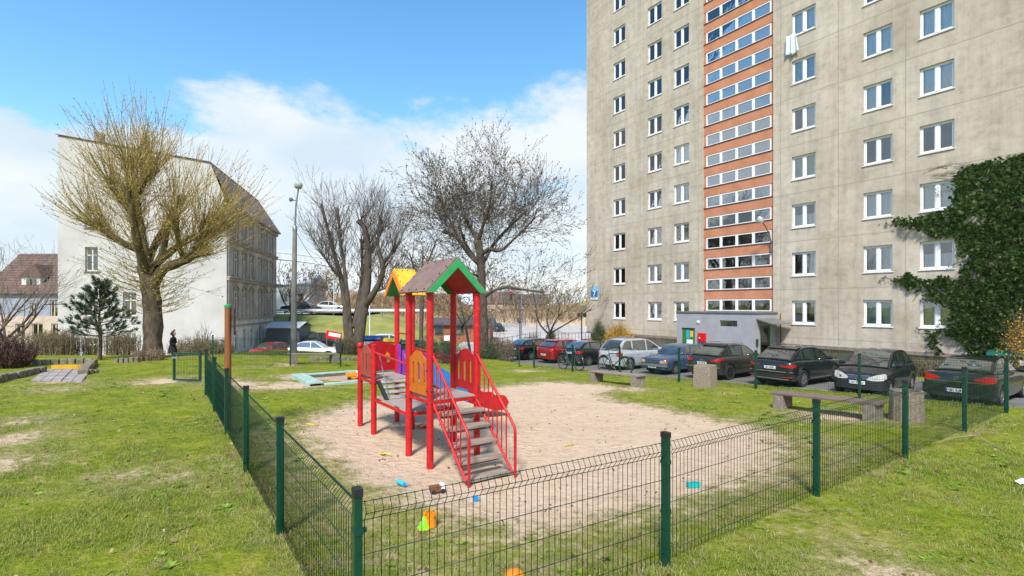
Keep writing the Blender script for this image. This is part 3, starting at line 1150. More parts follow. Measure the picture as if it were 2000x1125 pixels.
# washing hung out of a window
s_w = tpx(1550)
z_w = tz(107, s_w)
mb = MB()
n = 14
W_ = tpx(1563) - tpx(1537)
H_ = tz(68, s_w) - z_w
vs = []
for j in range(9):
    for i in range(n + 1):
        t = i / n
        jag = 0.12 * math.sin(t * 9.0) + 0.08 * math.sin(t * 23)
        z = H_ * (1 - j / 8) * (1 - 0.0) + (0 if j < 8 else jag * 0.5)
        vs.append((-W_ / 2 + W_ * t * (0.75 + 0.25 * j / 8), -0.10 - 0.05 * math.sin(t * 14 + j * 0.2) - 0.03 * j / 8, z))
fs = []
for j in range(8):
    for i in range(n):
        a = j * (n + 1) + i
        fs.append((a, a + 1, a + n + 2, a + n + 1))
mb.add(vs, fs)
o = mb.build('hanging_laundry', 'linen', None, True)
md = o.modifiers.new('thickness', 'SOLIDIFY')
md.thickness = 0.01
o.location = tworld(s_w, 0, z_w)
o.rotation_euler = (0, 0, TROT)
tag(o, 'pale blue laundry hanging below an upper window of the tower', 'laundry')

# ------------------------------------------------------------------ entrance annex
AD = -2.4
ax0, ax1 = tpx(1322, AD), tpx(1472, AD)
AT = 1.70
annex = thing('entrance_annex', 'low grey flat roofed entrance block at the foot of the tower', 'building', (TP0.x, TP0.y, 0), TROT)
gx0, gx1 = tpx(1406, AD), tpx(1440, AD)
gzz0, gzz1 = 0.93, 1.27
dx0, dx1 = tpx(1331, AD), tpx(1357, AD)
mb = MB()
wall_holes(mb, ax0, ax1, -2.6, AT, [(gx0, gx1, gzz0, gzz1), (dx0, dx1, -1.7, 0.74)], AD, 0.15)
mb.add([(ax0, AD, -2.6), (ax0, AD, AT), (ax0, 0.0, AT), (ax0, 0.0, -2.6)], [(0, 1, 2, 3)])
sy0, sy1 = -1.75, -0.75
for (ya, yb, za, zb) in ((AD, sy0, -2.6, AT), (sy1, 0, -2.6, AT), (sy0, sy1, 1.0, AT)):
    mb.add([(ax1, ya, za), (ax1, yb, za), (ax1, yb, zb), (ax1, ya, zb)], [(0, 1, 2, 3)])
mb.add([(ax0, AD, AT), (ax1, AD, AT), (ax1, 0, AT), (ax0, 0, AT)], [(0, 1, 2, 3)])
mb.build('wall', 'annex_grey', annex)
mb = MB()
mb.bx(ax0 - 0.06, ax1 + 0.06, AD - 0.06, -0.02, AT + 0.002, AT + 0.09)
mb.build('roof_edge', 'metal_grey', annex, bevel=0.01)
nblk = 6
for i in range(nblk):
    q = MB()
    a = gx0 + (gx1 - gx0) * i / nblk
    b = gx0 + (gx1 - gx0) * (i + 1) / nblk
    q.bx(a + 0.02, b - 0.02, AD + 0.05, AD + 0.12, gzz0 + 0.02, gzz1 - 0.02)
    q.build('glass_block', 'glass_stair', annex, bevel=0.01)
mb = MB()
mb.bx(gx0, gx1, AD + 0.13, AD + 0.14, gzz0, gzz1)
mb.build('block_backing', 'room_dark', annex)
d_ = MB()
d_.bx(dx0 + 0.01, dx1 - 0.01, AD + 0.08, AD + 0.13, -1.7, 0.73)
door = d_.build('door', 'door_green', annex)
q = MB()
q.bx(dx1 - 0.16, dx1 - 0.06, AD + 0.03, AD + 0.08, -0.62, -0.52)
q.build('door_handle', 'metal_grey', door)
zp_ = 0.05
for (fx0, fx1, z0, z1, mt) in ((0.30, 0.52, 0.0, 0.55, 'poster_teal'), (0.52, 0.60, 0.05, 0.48, 'poster_blue'), (0.60, 0.82, 0.12, 0.5, 'poster_yellow'), (0.34, 0.80, -0.35, -0.05, 'white_print'), (0.38, 0.80, -1.0, -0.72, 'white_print')):
    q = MB()
    L_ = dx1 - dx0
    q.bx(dx0 + L_ * fx0, dx0 + L_ * fx1, AD + 0.072, AD + 0.0785, zp_ + z0, zp_ + z1)
    q.build('poster', mt, door)
# glazed side door under the canopy
d_ = MB()
X_ = ax1 - 0.08
fw = 0.11
d_.bx(X_, X_ + 0.06, sy0 + 0.002, sy0 + fw, -1.7, 0.998)
d_.bx(X_, X_ + 0.06, sy1 - fw, sy1 - 0.002, -1.7, 0.998)
d_.bx(X_, X_ + 0.06, sy0 + fw, sy1 - fw, 0.88, 0.998)
d_.bx(X_, X_ + 0.06, sy0 + fw, sy1 - fw, -1.7, -1.0)
door = d_.build('side_door', 'door_green', annex)
q = MB()
q.bx(X_ + 0.02, X_ + 0.03, sy0 + fw, sy1 - fw, -1.0, 0.88)
q.build('pane', 'glass', door)
q = MB()
q.bx(X_ - 0.5, X_ - 0.4, sy0 - 0.3, sy1 + 0.3, -2, 1.2)
q.build('door_backing', 'room_dark', annex)
c_ = MB()
c_.add([(ax1 + 0.01, -2.15, 1.42), (ax1 + 1.0, -2.2, 1.16), (ax1 + 1.0, -0.2, 1.16), (ax1 + 0.01, -0.25, 1.42),
        (ax1 + 0.01, -2.15, 1.36), (ax1 + 1.0, -2.2, 1.10), (ax1 + 1.0, -0.2, 1.10), (ax1 + 0.01, -0.25, 1.36)],
       [(0, 1, 2, 3), (7, 6, 5, 4), (0, 4, 5, 1), (1, 5, 6, 2), (2, 6, 7, 3), (3, 7, 4, 0)])
c_.build('canopy', 'metal_grey', annex, fix=True)
q = MB()
q.bx(ax1 + 0.001, ax1 + 0.08, -2.2, -2.05, -0.15, 0.25)
q.build('intercom', 'dark_frame', annex)
q = MB()
sx_ = tpx(1364, AD)
q.lathe([(0.10, -0.02), (0.10, 0.03), (0.05, 0.07)], 12, Matrix.Translation((sx_, AD - 0.01, tz(629, sx_, AD))) @ Matrix.Rotation(R(90), 4, 'X'))
q.build('round_lamp', 'white_pvc', annex)
rx0, rx1 = tpx(1365, AD), tpx(1379.5, AD)
o = thing('hydrant_cabinet', 'red metal cabinet on the grey wall beside the green door', 'cabinet', tworld((rx0 + rx1) / 2, AD, tz(667, rx0, AD)), TROT)
mb = MB()
hh_ = tz(650, rx0, AD) - tz(667, rx0, AD)
mb.bx(-(rx1 - rx0) / 2, (rx1 - rx0) / 2, -0.14, 0.02, 0, hh_)
mb.build('case', 'red_box', o, bevel=0.015)
mb = MB()
mb.bx(-(rx1 - rx0) / 2 + 0.05, (rx1 - rx0) / 2 - 0.05, -0.155, -0.14, 0.05, hh_ - 0.05)
mb.build('door', 'red_box', o, bevel=0.008)
mb = MB()
mb.lathe([(0.05, 0), (0.05, 0.02)], 10, Matrix.Translation((-0.1, -0.155, hh_ * 0.45)) @ Matrix.Rotation(R(90), 4, 'X'))
mb.build('lock', 'plate_white', o)

# ------------------------------------------------------------------ old tenement with the white gable
TEN = (-24.3, 43.6, -2.3)
ten = thing('tenement_house', 'old tenement with a blank white gable and brown stucco street front', 'building', TEN, math.atan2(0.2102, 0.9777))
GX = Vector((0.9777, 0.2102))
GY = Vector((-0.2102, 0.9777))


def gpx(px):
    k = (px - CX) / F
    return (k * TEN[1] - TEN[0]) / (GX.x - k * GX.y)


def gpz(py, s):
    return CAM_H + (HY - py) / F * (TEN[1] + GX.y * s) - TEN[2]


gl = -12.35
gh = []
gwin = [(166, 191, 397, 443), (166, 191, 482, 529), (166, 191, 571, 617), (166, 191, 660, 700), (240, 266, 571, 617), (240, 266, 660, 700)]
for a, b, c, d in gwin:
    x0, x1 = gpx(a), gpx(b)
    gh.append((x0, x1, gpz(d, x0), gpz(c, x0)))
mb = MB()
wall_holes(mb, gl, 0, -1, 13.2, gh, 0, 0.28)
# the sloping top of the gable
mb.add([(gl, 0, 13.2), (0, 0, 13.2), (-1.29, 0, 16.56), (gl, 0, 18.1)], [(0, 1, 2, 3)])
mb.add([(gl, 0, -1), (gl, 0, 18.1), (gl, 17.7, 18.1), (gl, 17.7, -1)], [(0, 1, 2, 3)])
mb.add([(gl, 17.7, -1), (gl, 17.7, 18.1), (-1.29, 17.7, 15.4), (0, 17.7, 13.2), (0, 17.7, -1)], [(0, 1, 2, 3, 4)])
mb.build('gable_wall', 'gable_white', ten)
rf = MB()
rf.add([(-1.29, -0.12, 16.62), (0.35, -0.12, 13.2), (0.35, 17.95, 13.2), (-1.29, 15.2, 16.3)], [(0, 1, 2, 3)])
rf.add([(-1.29, 15.2, 16.3), (0.35, 17.95, 13.2), (gl, 17.95, 13.2), (gl, 15.2, 17.9)], [(0, 1, 2, 3)])
rf.build('tiled_roof', 'roof_weathered', ten)
rf = MB()
rf.add([(gl - 0.1, -0.12, 18.18), (-1.25, -0.12, 16.63), (-1.25, 15.2, 16.33), (gl - 0.1, 15.2, 17.95)], [(0, 1, 2, 3)])
rf.add([(gl - 0.1, -0.12, 18.12), (gl - 0.1, -0.12, 18.18), (-1.25, -0.12, 16.63), (-1.25, -0.12, 16.56)], [(0, 1, 2, 3)])
rf.build('flat_roof', 'roof_dark', ten)
ch = MB()
ch.bx(-10.1, -9.6, 0.6, 1.1, 17.5, 18.75)
ch.build('chimney', 'stucco_trim', ten)
ch = MB()
ch.bx(-0.002, 0.45, -0.15, 17.9, 12.95, 13.15)
ch.build('eaves', 'stucco_trim', ten)
# street front
ycol = [2.5, 5.0, 7.35, 10.5, 12.8, 15.2]
fz = [(0.35, 2.25), (3.65, 5.75), (7.1, 9.25), (10.5, 12.4)]
fh = [(y - 0.55, y + 0.55, a, b) for y in ycol for a, b in fz]


def front_quads(mb, holes, y0, y1, z0, z1):
    t = MB()
    wall_holes(t, y0, y1, z0, z1, holes, 0, 0.22)
    mb.add([(-v[1], v[0], v[2]) for v in t.v], t.f)


mb = MB()
front_quads(mb, [h for h in fh if h[2] > 3.3], 0, 17.7, 3.3, 13.0)
mb.build('street_front', 'stucco_brown', ten)
mb = MB()
front_quads(mb, [h for h in fh if h[2] < 3.3], 0, 17.7, -1, 3.3)
mb.build('ground_floor_front', 'stucco_pale', ten)
for z0, z1, d in ((2.55, 2.72, 0.10), (3.12, 3.3, 0.14), (6.62, 6.85, 0.22), (6.86, 6.98, 0.32), (9.95, 10.12, 0.18), (10.13, 10.24, 0.26), (12.62, 12.94, 0.2)):
    q = MB()
    q.bx(0.001, d, -0.02, 17.72, z0, z1)
    q.build('cornice', 'stucco_trim', ten)
tw = MB()
w_, h_ = 1.1, 1.0
wfm = {}
for fi, (a, b) in enumerate(fz):
    h_ = b - a
    f = MB()
    f.bx(-0.14, -0.08, -0.55, 0.55, 0, 0.09)
    f.bx(-0.14, -0.08, -0.55, 0.55, h_ - 0.09, h_)
    f.bx(-0.139, -0.081, -0.55, -0.46, 0.09, h_ - 0.09)
    f.bx(-0.139, -0.081, 0.46, 0.55, 0.09, h_ - 0.09)
    f.bx(-0.135, -0.075, -0.05, 0.05, 0.09, h_ - 0.09)
    f.bx(-0.134, -0.078, -0.46, 0.46, h_ * 0.68, h_ * 0.68 + 0.08)
    g = MB()
    g.bx(-0.115, -0.11, -0.46, 0.46, 0.09, h_ - 0.09)
    sr = MB()
    for ya, yb in ((-0.70, -0.55), (0.55, 0.70)):
        sr.bx(0.001, 0.05, ya, yb, -0.05, h_ + 0.1)
    sr.bx(0.001, 0.09, -0.75, 0.75, -0.16, -0.05)
    if fi == 1:
        for sgn in (-1, 1):
            sr.bar((0.05, sgn * 0.78, h_ + 0.18), (0.05, 0, h_ + 0.58), 0.1, 0.1)
        sr.bx(0.001, 0.12, -0.8, 0.8, h_ + 0.1, h_ + 0.18)
    elif fi == 2:
        sr.bx(0.001, 0.14, -0.8, 0.8, h_ + 0.14, h_ + 0.26)
    c = MB()
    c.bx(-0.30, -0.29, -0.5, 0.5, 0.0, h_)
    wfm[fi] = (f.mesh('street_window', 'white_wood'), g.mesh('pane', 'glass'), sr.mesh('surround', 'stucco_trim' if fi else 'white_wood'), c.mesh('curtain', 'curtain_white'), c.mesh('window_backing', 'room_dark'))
for y in ycol:
    for fi, (a, b) in enumerate(fz):
        o = inst('street_window', wfm[fi][0], ten, (0, y, a))
        inst('pane', wfm[fi][1], o)
        inst('surround', wfm[fi][2], o)
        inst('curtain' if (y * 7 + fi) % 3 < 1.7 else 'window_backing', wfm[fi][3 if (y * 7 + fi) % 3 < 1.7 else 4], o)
q = MB()
q.tube([(0.12, 0.12, 13.0), (0.12, 0.12, 0.0)], 0.09, 8)
q.build('drainpipe', 'metal_grey', ten)
for (x0, x1, z0, z1) in gh:
    w_, h_ = x1 - x0, z1 - z0
    f = MB()
    f.bx(0, w_, 0.18, 0.25, 0, 0.09)
    f.bx(0, w_, 0.18, 0.25, h_ - 0.09, h_)
    f.bx(0, 0.09, 0.181, 0.249, 0.09, h_ - 0.09)
    f.bx(w_ - 0.09, w_, 0.181, 0.249, 0.09, h_ - 0.09)
    f.bx(w_ / 2 - 0.05, w_ / 2 + 0.05, 0.175, 0.25, 0.09, h_ - 0.09)
    f.bx(0.09, w_ - 0.09, 0.182, 0.248, h_ * 0.64, h_ * 0.64 + 0.09)
    o = f.build('gable_window', 'white_wood', ten)
    o.location = (x0, 0, z0)
    g = MB()
    g.bx(0.09, w_ - 0.09, 0.21, 0.216, 0.09, h_ - 0.09)
    g.build('pane', 'glass', o)
    g = MB()
    g.bx(-0.1, w_ + 0.1, -0.12, 0.1, -0.09, 0.0)
    g.build('sill', 'stucco_trim', o)
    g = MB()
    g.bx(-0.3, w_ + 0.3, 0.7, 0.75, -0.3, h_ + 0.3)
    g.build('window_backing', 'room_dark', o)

# ------------------------------------------------------------------ house with the tiled roof at the far left
HZ = 52.0
hx0, hx1 = -53.5, -45.0
house = thing('tiled_house', 'blue grey house with a steep brown tiled roof and dormer', 'house', (hx0, HZ, -2.3))
HW = 11.0


def hp(px):
    return (px - CX) / F * HZ - hx0


def hz_(py):
    return CAM_H + (HY - py) / F * HZ + 2.3


hw = [(hp(98), hp(113), hz_(619), hz_(586)), (hp(62), hp(84), hz_(659), hz_(632)), (hp(100), hp(116), hz_(659), hz_(632)), (hp(30), hp(49), hz_(659), hz_(632)), (hp(58), hp(72), hz_(619), hz_(592))]
mb = MB()
wall_holes(mb, 0, HW, 3.4, 5.85, [h for h in hw if h[2] > 3.3], 0, 0.2)
mb.build('upper_wall', 'house_blue', house)
mb = MB()
wall_holes(mb, 0, HW, -1, 3.4, [h for h in hw if h[2] < 3.3], 0, 0.2)
mb.add([(0, 0, -1), (0, 0, 5.85), (0, 8, 5.85), (0, 8, -1)], [(0, 1, 2, 3)])
mb.add([(HW, 0, -1), (HW, 8, -1), (HW, 8, 5.85), (HW, 0, 5.85)], [(0, 1, 2, 3)])
mb.build('lower_wall', 'house_beige', house)
EA = hz_(574)
RI = hz_(488)
rf = MB()
rf.add([(-0.3, -0.35, EA), (HW + 0.3, -0.35, EA), (HW + 0.3, 4.0, RI), (-0.3, 4.0, RI), (-0.3, 8.35, EA), (HW + 0.3, 8.35, EA)], [(0, 1, 2, 3), (3, 2, 5, 4), (0, 3, 4), (1, 5, 2)])
# courses of tiles as shallow steps
roof = rf.build('roof', 'roof_tile', house)
nrow = 16
for i in range(nrow):
    t0, t1 = i / nrow, (i + 1) / nrow
    q = MB()
    a = Vector((0, -0.35 + 4.35 * t0, EA + (RI - EA) * t0))
    b = Vector((0, -0.35 + 4.35 * t1, EA + (RI - EA) * t1))
    q.add([(-0.3, a.y - 0.03, a.z + 0.06), (HW + 0.3, a.y - 0.03, a.z + 0.06), (HW + 0.3, b.y, b.z + 0.02), (-0.3, b.y, b.z + 0.02), (-0.3, a.y - 0.03, a.z + 0.01), (HW + 0.3, a.y - 0.03, a.z + 0.01)],
          [(0, 1, 2, 3), (4, 5, 1, 0)])
    q.build('tile_course', 'roof_tile', roof)
dm = MB()
d0, d1 = hp(33), hp(70)
dz0, dz1 = hz_(566), hz_(540)
dm.bx(d0, d1, 0.5, 3.2, dz0, dz1)
dorm = dm.build('dormer', 'white_wood', house)
q = MB()
q.prism([(d0 - 0.3, dz1), (d1 + 0.3, dz1), ((d0 + d1) / 2 + 0.5, dz1 + 1.3)], 0.3, 3.6, 'y')
q.build('dormer_roof', 'roof_tile', dorm, fix=True)
for xx in (d0 + 0.5, d1 - 1.0):
    q = MB()
    q.bx(xx, xx + 0.6, 0.46, 0.52, dz0 + 0.35, dz1 - 0.25)
    q.build('dormer_window', 'room_dark', dorm)
for (x0, x1, z0, z1) in hw:
    f = MB()
    w_, h_ = x1 - x0, z1 - z0
    for a, b, c, d in ((0, w_, 0, 0.1), (0, w_, h_ - 0.1, h_), (0, 0.1, 0.1, h_ - 0.1), (w_ - 0.1, w_, 0.1, h_ - 0.1), (w_ / 2 - 0.05, w_ / 2 + 0.05, 0.1, h_ - 0.1)):
        f.bx(a, b, 0.08, 0.15, c, d)
    o = f.build('window', 'house_beige', house)
    o.location = (x0, 0, z0)
    g = MB()
    g.bx(0.1, w_ - 0.1, 0.11, 0.12, 0.1, h_ - 0.1)
    g.build('pane', 'glass', o)
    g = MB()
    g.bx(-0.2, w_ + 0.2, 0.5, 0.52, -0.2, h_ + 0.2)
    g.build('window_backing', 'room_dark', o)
    if z0 < 3:
        g = MB()
        g.bx(0.1, w_ - 0.1, 0.13, 0.15, h_ * 0.45, h_ - 0.1)
        g.build('roller_blind', 'house_beige', o)

# ------------------------------------------------------------------ far ground: grassy bank, road on it, hills
def strip(name, prof, x0, x1, matname, nx_=40, wob=0.0, seed=1, flat_ends=False, tap=0.28):
    """ridge: profile of (y, z) swept along x with a little unevenness"""
    vs, fs = [], []
    n = len(prof)
    for i in range(nx_ + 1):
        x = x0 + (x1 - x0) * i / nx_
        for j, (y, z) in enumerate(prof):
            e = (mnoise.noise((x * 0.08, y * 0.08, seed)) + 0.5 * mnoise.noise((x * 0.3, y * 0.3, seed))) * wob * (1 if 0 < j < n - 1 else 0)
            t = min(i, nx_ - i) / nx_ / tap
            t = 1.0 if flat_ends or t >= 1 else t * t * (3 - 2 * t)
            vs.append((x, y + e * 0.5, -3.0 + (z + e + 3.0) * t))
    for i in range(nx_):
        for j in range(n - 1):
            a = i * n + j
            fs.append((a, a + n, a + n + 1, a + 1))
    mb = MB()
    mb.add(vs, fs)
    o = mb.build(name, matname, None, True, angle=180)
    tag(o, kind='structure')
    return o


strip('embankment', [(53.5, -2.5), (54.5, -1.9), (57, -0.6), (60, 0.75), (61, 0.95), (78, 0.95), (84, -2.6)], -140, -4, 'bank_grass', 90, 0.25, 2, False, 0.10)
strip('upper_road', [(63.5, 1.25), (64.0, 1.27), (74, 1.27), (74.5, 1.25)], -90, -19, 'asphalt', 30, 0.0, 1, True)
strip('dry_hill', [(64, -2.6), (67, -1.4), (72, 0.4), (79, 2.6), (88, 3.8), (110, 3.0), (130, -3)], -36, -2, 'dry_hill', 60, 1.2, 5)
strip('green_hill', [(118, -2.6), (128, 0.0), (140, 2.6), (152, 4.2), (220, 4.2), (260, -3)], 3, 120, 'bank_grass', 50, 0.5, 9)
strip('far_hill', [(230, -3), (260, 4), (300, 9), (420, 9), (480, -3)], -320, -20, 'dry_hill', 60, 4.0, 12)

# ------------------------------------------------------------------ playground tower
# local frame: x along the stairs side (to the right, +v), y away from the stairs (+u)
P4 = Vector((-1.117, 6.98))
play = thing('play_structure', 'red playground tower with stairs, a brown gable roof and a blue slide', 'playground', (P4.x, P4.y, -0.03), math.atan2(VY, VX))
PW, PC, PBR, PA = 0.74, 0.72, 1.50, 0.72
yC0, yC1 = 0.0, PC
yA0, yA1 = PC + PBR, PC + PBR + PA
DK, LOW = 0.90, 0.61
pr = 0.048


def post(x, y, h, cap=None):
    b = MB()
    b.tube([(x, y, -0.25), (x, y, h)], pr, 14)
    o = b.build('post', 'red_paint', play, True)
    c = MB()
    if cap == 'ball':
        c.lathe([(0.02, h), (0.05, h + 0.02), (0.06, h + 0.055), (0.045, h + 0.095), (0.01, h + 0.11)], 12, Matrix.Translation((x, y, 0)))
    else:
        c.lathe([(pr + 0.004, h - 0.02), (pr + 0.004, h + 0.006), (pr * 0.6, h + 0.018)], 14, Matrix.Translation((x, y, 0)))
    c.build('post_cap', 'red_paint', o, True)
    return o


TOPH = 2.36
for x in (0, PW):
    for y in (yC0, yC1):
        post(x, y, TOPH)
post(0, yA0, 1.50)
post(0, yA1, 1.40, 'ball')
post(PW - 0.03, yA0, 2.36)
post(PW - 0.03, yA1, 2.36)


def deck(x0, x1, y0, y1, z, n, name='deck_board'):
    for i in range(n):
        b = MB()
        a = x0 + (x1 - x0) * i / n
        c = x0 + (x1 - x0) * (i + 1) / n
        b.bx(a + 0.003, c - 0.003, y0, y1, z - 0.022, z)
        b.build(name, 'deck_wood', play, bevel=0.003)


def frame(x0, x1, y0, y1, z):
    for (p, q) in (((x0, y0, z), (x1, y0, z)), ((x0, y1, z), (x1, y1, z)), ((x0, y0, z), (x0, y1, z)), ((x1, y0, z), (x1, y1, z))):
        b = MB()
        b.bar(p, q, 0.035, 0.045)
        b.build('deck_frame', 'red_paint', play)


deck(0.02, PW - 0.02, yC0 - 0.02, yC1 + 0.02, DK, 2)
frame(0.0, PW, yC0, yC1, DK - 0.048)
deck(0.02, PW - 0.05, yA0 - 0.02, yA1 + 0.02, DK, 2)
frame(0.0, PW - 0.03, yA0, yA1, DK - 0.048)
deck(0.03, PW - 0.05, yC1 + 0.03, yA0 - 0.03, LOW, 2)
frame(0.0, PW - 0.02, yC1 + 0.02, yA0 - 0.02, LOW - 0.048)
# climbing plank between the low bridge and the far deck
for i in range(4):
    b = MB()
    y = yA0 - 0.34 + i * 0.095
    z = LOW + 0.02 + i * 0.075
    b.bar((0.10, y, z), (PW - 0.12, y, z), 0.075, 0.022, up=(0, -0.6, 1))
    b.build('climbing_slat', 'deck_wood', play)
for x in (0.08, PW - 0.10):
    b = MB()
    b.bar((x, yA0 - 0.42, LOW - 0.01), (x, yA0 - 0.01, DK - 0.03), 0.05, 0.06)
    b.build('climbing_rail', 'car_trim', play)


def arch_roof(x0, x1, y0, y1, ze, zr, along, over, matroof, mattrim, inner, th=0.022, fasc=0.11):
    """gable roof; along: axis of the ridge. Each slope is a board; trim boards on both gable ends"""
    for sgn in (-1, 1):
        b = MB()
        if along == 'y':
            cx, hw = (x0 + x1) / 2, (x1 - x0) / 2
            e = Vector((sgn * hw, 0, ze - zr))
            nrm = Vector((sgn * (zr - ze), 0, hw)).normalized()
            p = [Vector((cx, y0, zr)), Vector((cx, y1, zr)), Vector((cx, y1, zr)) + e, Vector((cx, y0, zr)) + e]
        else:
            cy, hw = (y0 + y1) / 2, (y1 - y0) / 2
            e = Vector((0, sgn * hw, ze - zr))
            nrm = Vector((0, sgn * (zr - ze), hw)).normalized()
            p = [Vector((x0, cy, zr)), Vector((x1, cy, zr)), Vector((x1, cy, zr)) + e, Vector((x0, cy, zr)) + e]
        q = [v + nrm * th for v in p]
        b.add(p + q, [(3, 2, 1, 0), (4, 5, 6, 7), (0, 1, 5, 4), (1, 2, 6, 5), (2, 3, 7, 6), (3, 0, 4, 7)])
        slope = b.build('roof_slope', matroof, play, fix=True)
        # underside lining
        b = MB()
        r = [v - nrm * 0.004 for v in p]
        mid = sum(r, Vector()) / 4
        r = [mid + (v - mid) * 0.97 for v in r]
        r2 = [v - nrm * 0.006 for v in r]
        b.add(r + r2, [(3, 2, 1, 0), (4, 5, 6, 7), (0, 1, 5, 4), (1, 2, 6, 5), (2, 3, 7, 6), (3, 0, 4, 7)])
        b.build('roof_lining', inner, slope, fix=True)
        # bolts along ridge, eave and both verges
        b = MB()
        L = (p[1] - p[0])
        D = (p[3] - p[0])
        spots = []
        for i in range(4):
            t = 0.1 + 0.8 * i / 3
            spots += [(t, 0.06), (t, 0.94)]
        for i in range(1, 4):
            spots += [(0.05, 0.06 + 0.22 * i), (0.95, 0.06 + 0.22 * i)]
        for (a, c) in spots:
            s_ = p[0] + L * a + D * c + nrm * (th + 0.004)
            bb = MB()
            M_ = Matrix.Translation(s_) @ nrm.to_track_quat('Z', 'Y').to_matrix().to_4x4()
            bb.lathe([(0.013, -0.006), (0.013, 0.004), (0.006, 0.008)], 8, M_)
            bb.build('bolt', 'bolt_metal', slope)
        # gable trim
        for t, o_ in ((0.0, -1), (1.0, 1)):
            b = MB()
            base = p[0] + L * t
            tn = L.normalized() * (0.02 * o_)
            dn = Vector((0, 0, -fasc))
            a0, a1 = base - nrm * 0.001, base + D - nrm * 0.001
            if along == 'y':
                lo1 = a1 + Vector((-sgn * 0.075, 0, -0.012))
                lo1 = a1 + Vector((-sgn * fasc * 1.05, 0, 0.0))
            else:
                lo1 = a1 + Vector((0, -sgn * fasc * 1.05, 0.0))
            lo0 = a0 + Vector((0, 0, -fasc * 1.15))
            vs = [a0, a1, lo1, lo0]
            b.add([v for v in vs] + [v + tn for v in vs], [(0, 1, 2, 3), (7, 6, 5, 4), (0, 4, 5, 1), (1, 5, 6, 2), (2, 6, 7, 3), (3, 7, 4, 0)])
            b.build('gable_trim', mattrim, play, fix=True)


arch_roof(-0.10, PW + 0.10, -0.10, 0.86, 2.36, 2.84, 'y', 0.1, 'brown_roof', 'green_trim', 'dark_red_panel')
arch_roof(PW - 0.24, PW + 0.16, yA0 - 0.12, yA1 + 0.12, 2.36, 2.84, 'x', 0.1, 'yellow_roof', 'orange_trim', 'green_trim')


def wavy_panel(p, q, z0, z1, mname, wave, slots=3, slot_z=(0.28, 0.78), th=0.02, name='panel', house=False):
    """upright board between two posts with a wavy top and real slots cut through it"""
    p, q = Vector(p), Vector(q)
    d = q - p
    L = d.length
    ex = d / L
    nrm = Vector((-ex.y, ex.x, 0))
    N = 48

    def top(t):
        return z1 + wave(t)

    b = MB()
    # columns of quads, leaving the slots open
    slotw = 0.095 / max(0.55, L) * 0.75
    cs = [0.5] if slots == 1 else [0.22 + 0.56 * i / (slots - 1) for i in range(slots)]
    H = z1 - z0
    sz0, sz1 = z0 + H * slot_z[0], z0 + H * slot_z[1]

    def quad(t0, t1, a0, a1, b0, b1):
        # a: lower heights at t0,t1 ; b: upper
        v = []
        for off in (-th / 2, th / 2):
            for t, z in ((t0, a0), (t1, a1), (t1, b1), (t0, b0)):
                pt = p + ex * (t * L) + nrm * off
                v.append((pt.x, pt.y, z))
        b.add(v, [(3, 2, 1, 0), (4, 5, 6, 7), (0, 1, 5, 4), (1, 2, 6, 5), (2, 3, 7, 6), (3, 0, 4, 7)])
    for i in range(N):
        t0, t1 = i / N, (i + 1) / N
        tm = (t0 + t1) / 2
        hit = [c for c in cs if abs(tm - c) < slotw / 2 + 1e-6]
        if hit and slots:
            c = hit[0]
            rr = slotw * L / 2
            dx = (tm - c) * L
            e = math.sqrt(max(0, rr * rr - dx * dx))
            quad(t0, t1, z0, z0, sz0 - e, sz0 - e)
            if house:
                e2 = (rr - abs(dx)) * 1.1
                quad(t0, t1, sz1 + e2, sz1 + e2, top(t0), top(t1))
            else:
                quad(t0, t1, sz1 + e, sz1 + e, top(t0), top(t1))
        else:
            quad(t0, t1, z0, z0, top(t0), top(t1))
    return b.build(name, mname, play)


w1 = lambda t: 0.06 * math.sin((t - 0.18) * 2 * math.pi * 0.95) + 0.02
w1r = lambda t: 0.06 * math.sin((0.82 - t) * 2 * math.pi * 0.95) + 0.02
w2 = lambda t: 0.10 * math.sin(t * math.pi) - 0.02
wavy_panel((0, yC1 - 0.04, 0), (0, yC0 + 0.04, 0), DK + 0.03, 1.46, 'orange_panel', w1, 3, name='side_panel')
wavy_panel((PW, yC1 - 0.04, 0), (PW, yC0 + 0.04, 0), DK + 0.03, 1.46, 'dark_red_panel', w1r, 3, name='side_panel')
wavy_panel((0, yA1 - 0.04, 0), (0, yA0 + 0.04, 0), DK + 0.03, 1.40, 'brown_red_panel', w1, 3, name='side_panel')
wavy_panel((0.04, yA1, 0), (PW - 0.06, yA1, 0), DK + 0.06, 1.44, 'dark_red_panel', w2, 2, (0.38, 0.62), name='end_panel', house=True)
for t in (0.25, 0.72):
    b = MB()
    b.prism([(0.04 + t * 0.66 - 0.05, 1.24), (0.04 + t * 0.66 + 0.05, 1.24), (0.04 + t * 0.66, 1.31)], yA1 - 0.02, yA1 - 0.011, 'y')
    b.build('house_gable_motif', 'toy_orange', play, fix=True)
# slide entrance boards (purple), with the opening between them
for ya, yb in ((yA0 + 0.05, yA0 + 0.17), (yA1 - 0.17, yA1 - 0.05)):
    b = MB()
    b.bx(PW - 0.04, PW - 0.02, ya, yb, DK + 0.0, DK + 0.55)
    b.build('slide_entrance_board', 'purple_panel', play)
bolt_b = MB()
bolt_b.lathe([(0.016, -0.008), (0.016, 0.003), (0.008, 0.009)], 8)
bolt_me = bolt_b.mesh('bolt', 'bolt_metal')
for x in (0, PW):
    for y in (yC0, yC1, yA0, yA1):
        for z in (DK - 0.05, DK + 0.12, 1.30):
            inst('bolt', bolt_me, play, (x - (0.05 if x == 0 else -0.022), y, z), rot=(0, R(-90 if x == 0 else 90), 0))
            if z < 1.3:
                inst('bolt', bolt_me, play, (x - (0.0 if x == 0 else (0.03 if y > 1 else 0)), y - 0.05, z), rot=(R(90), 0, 0))
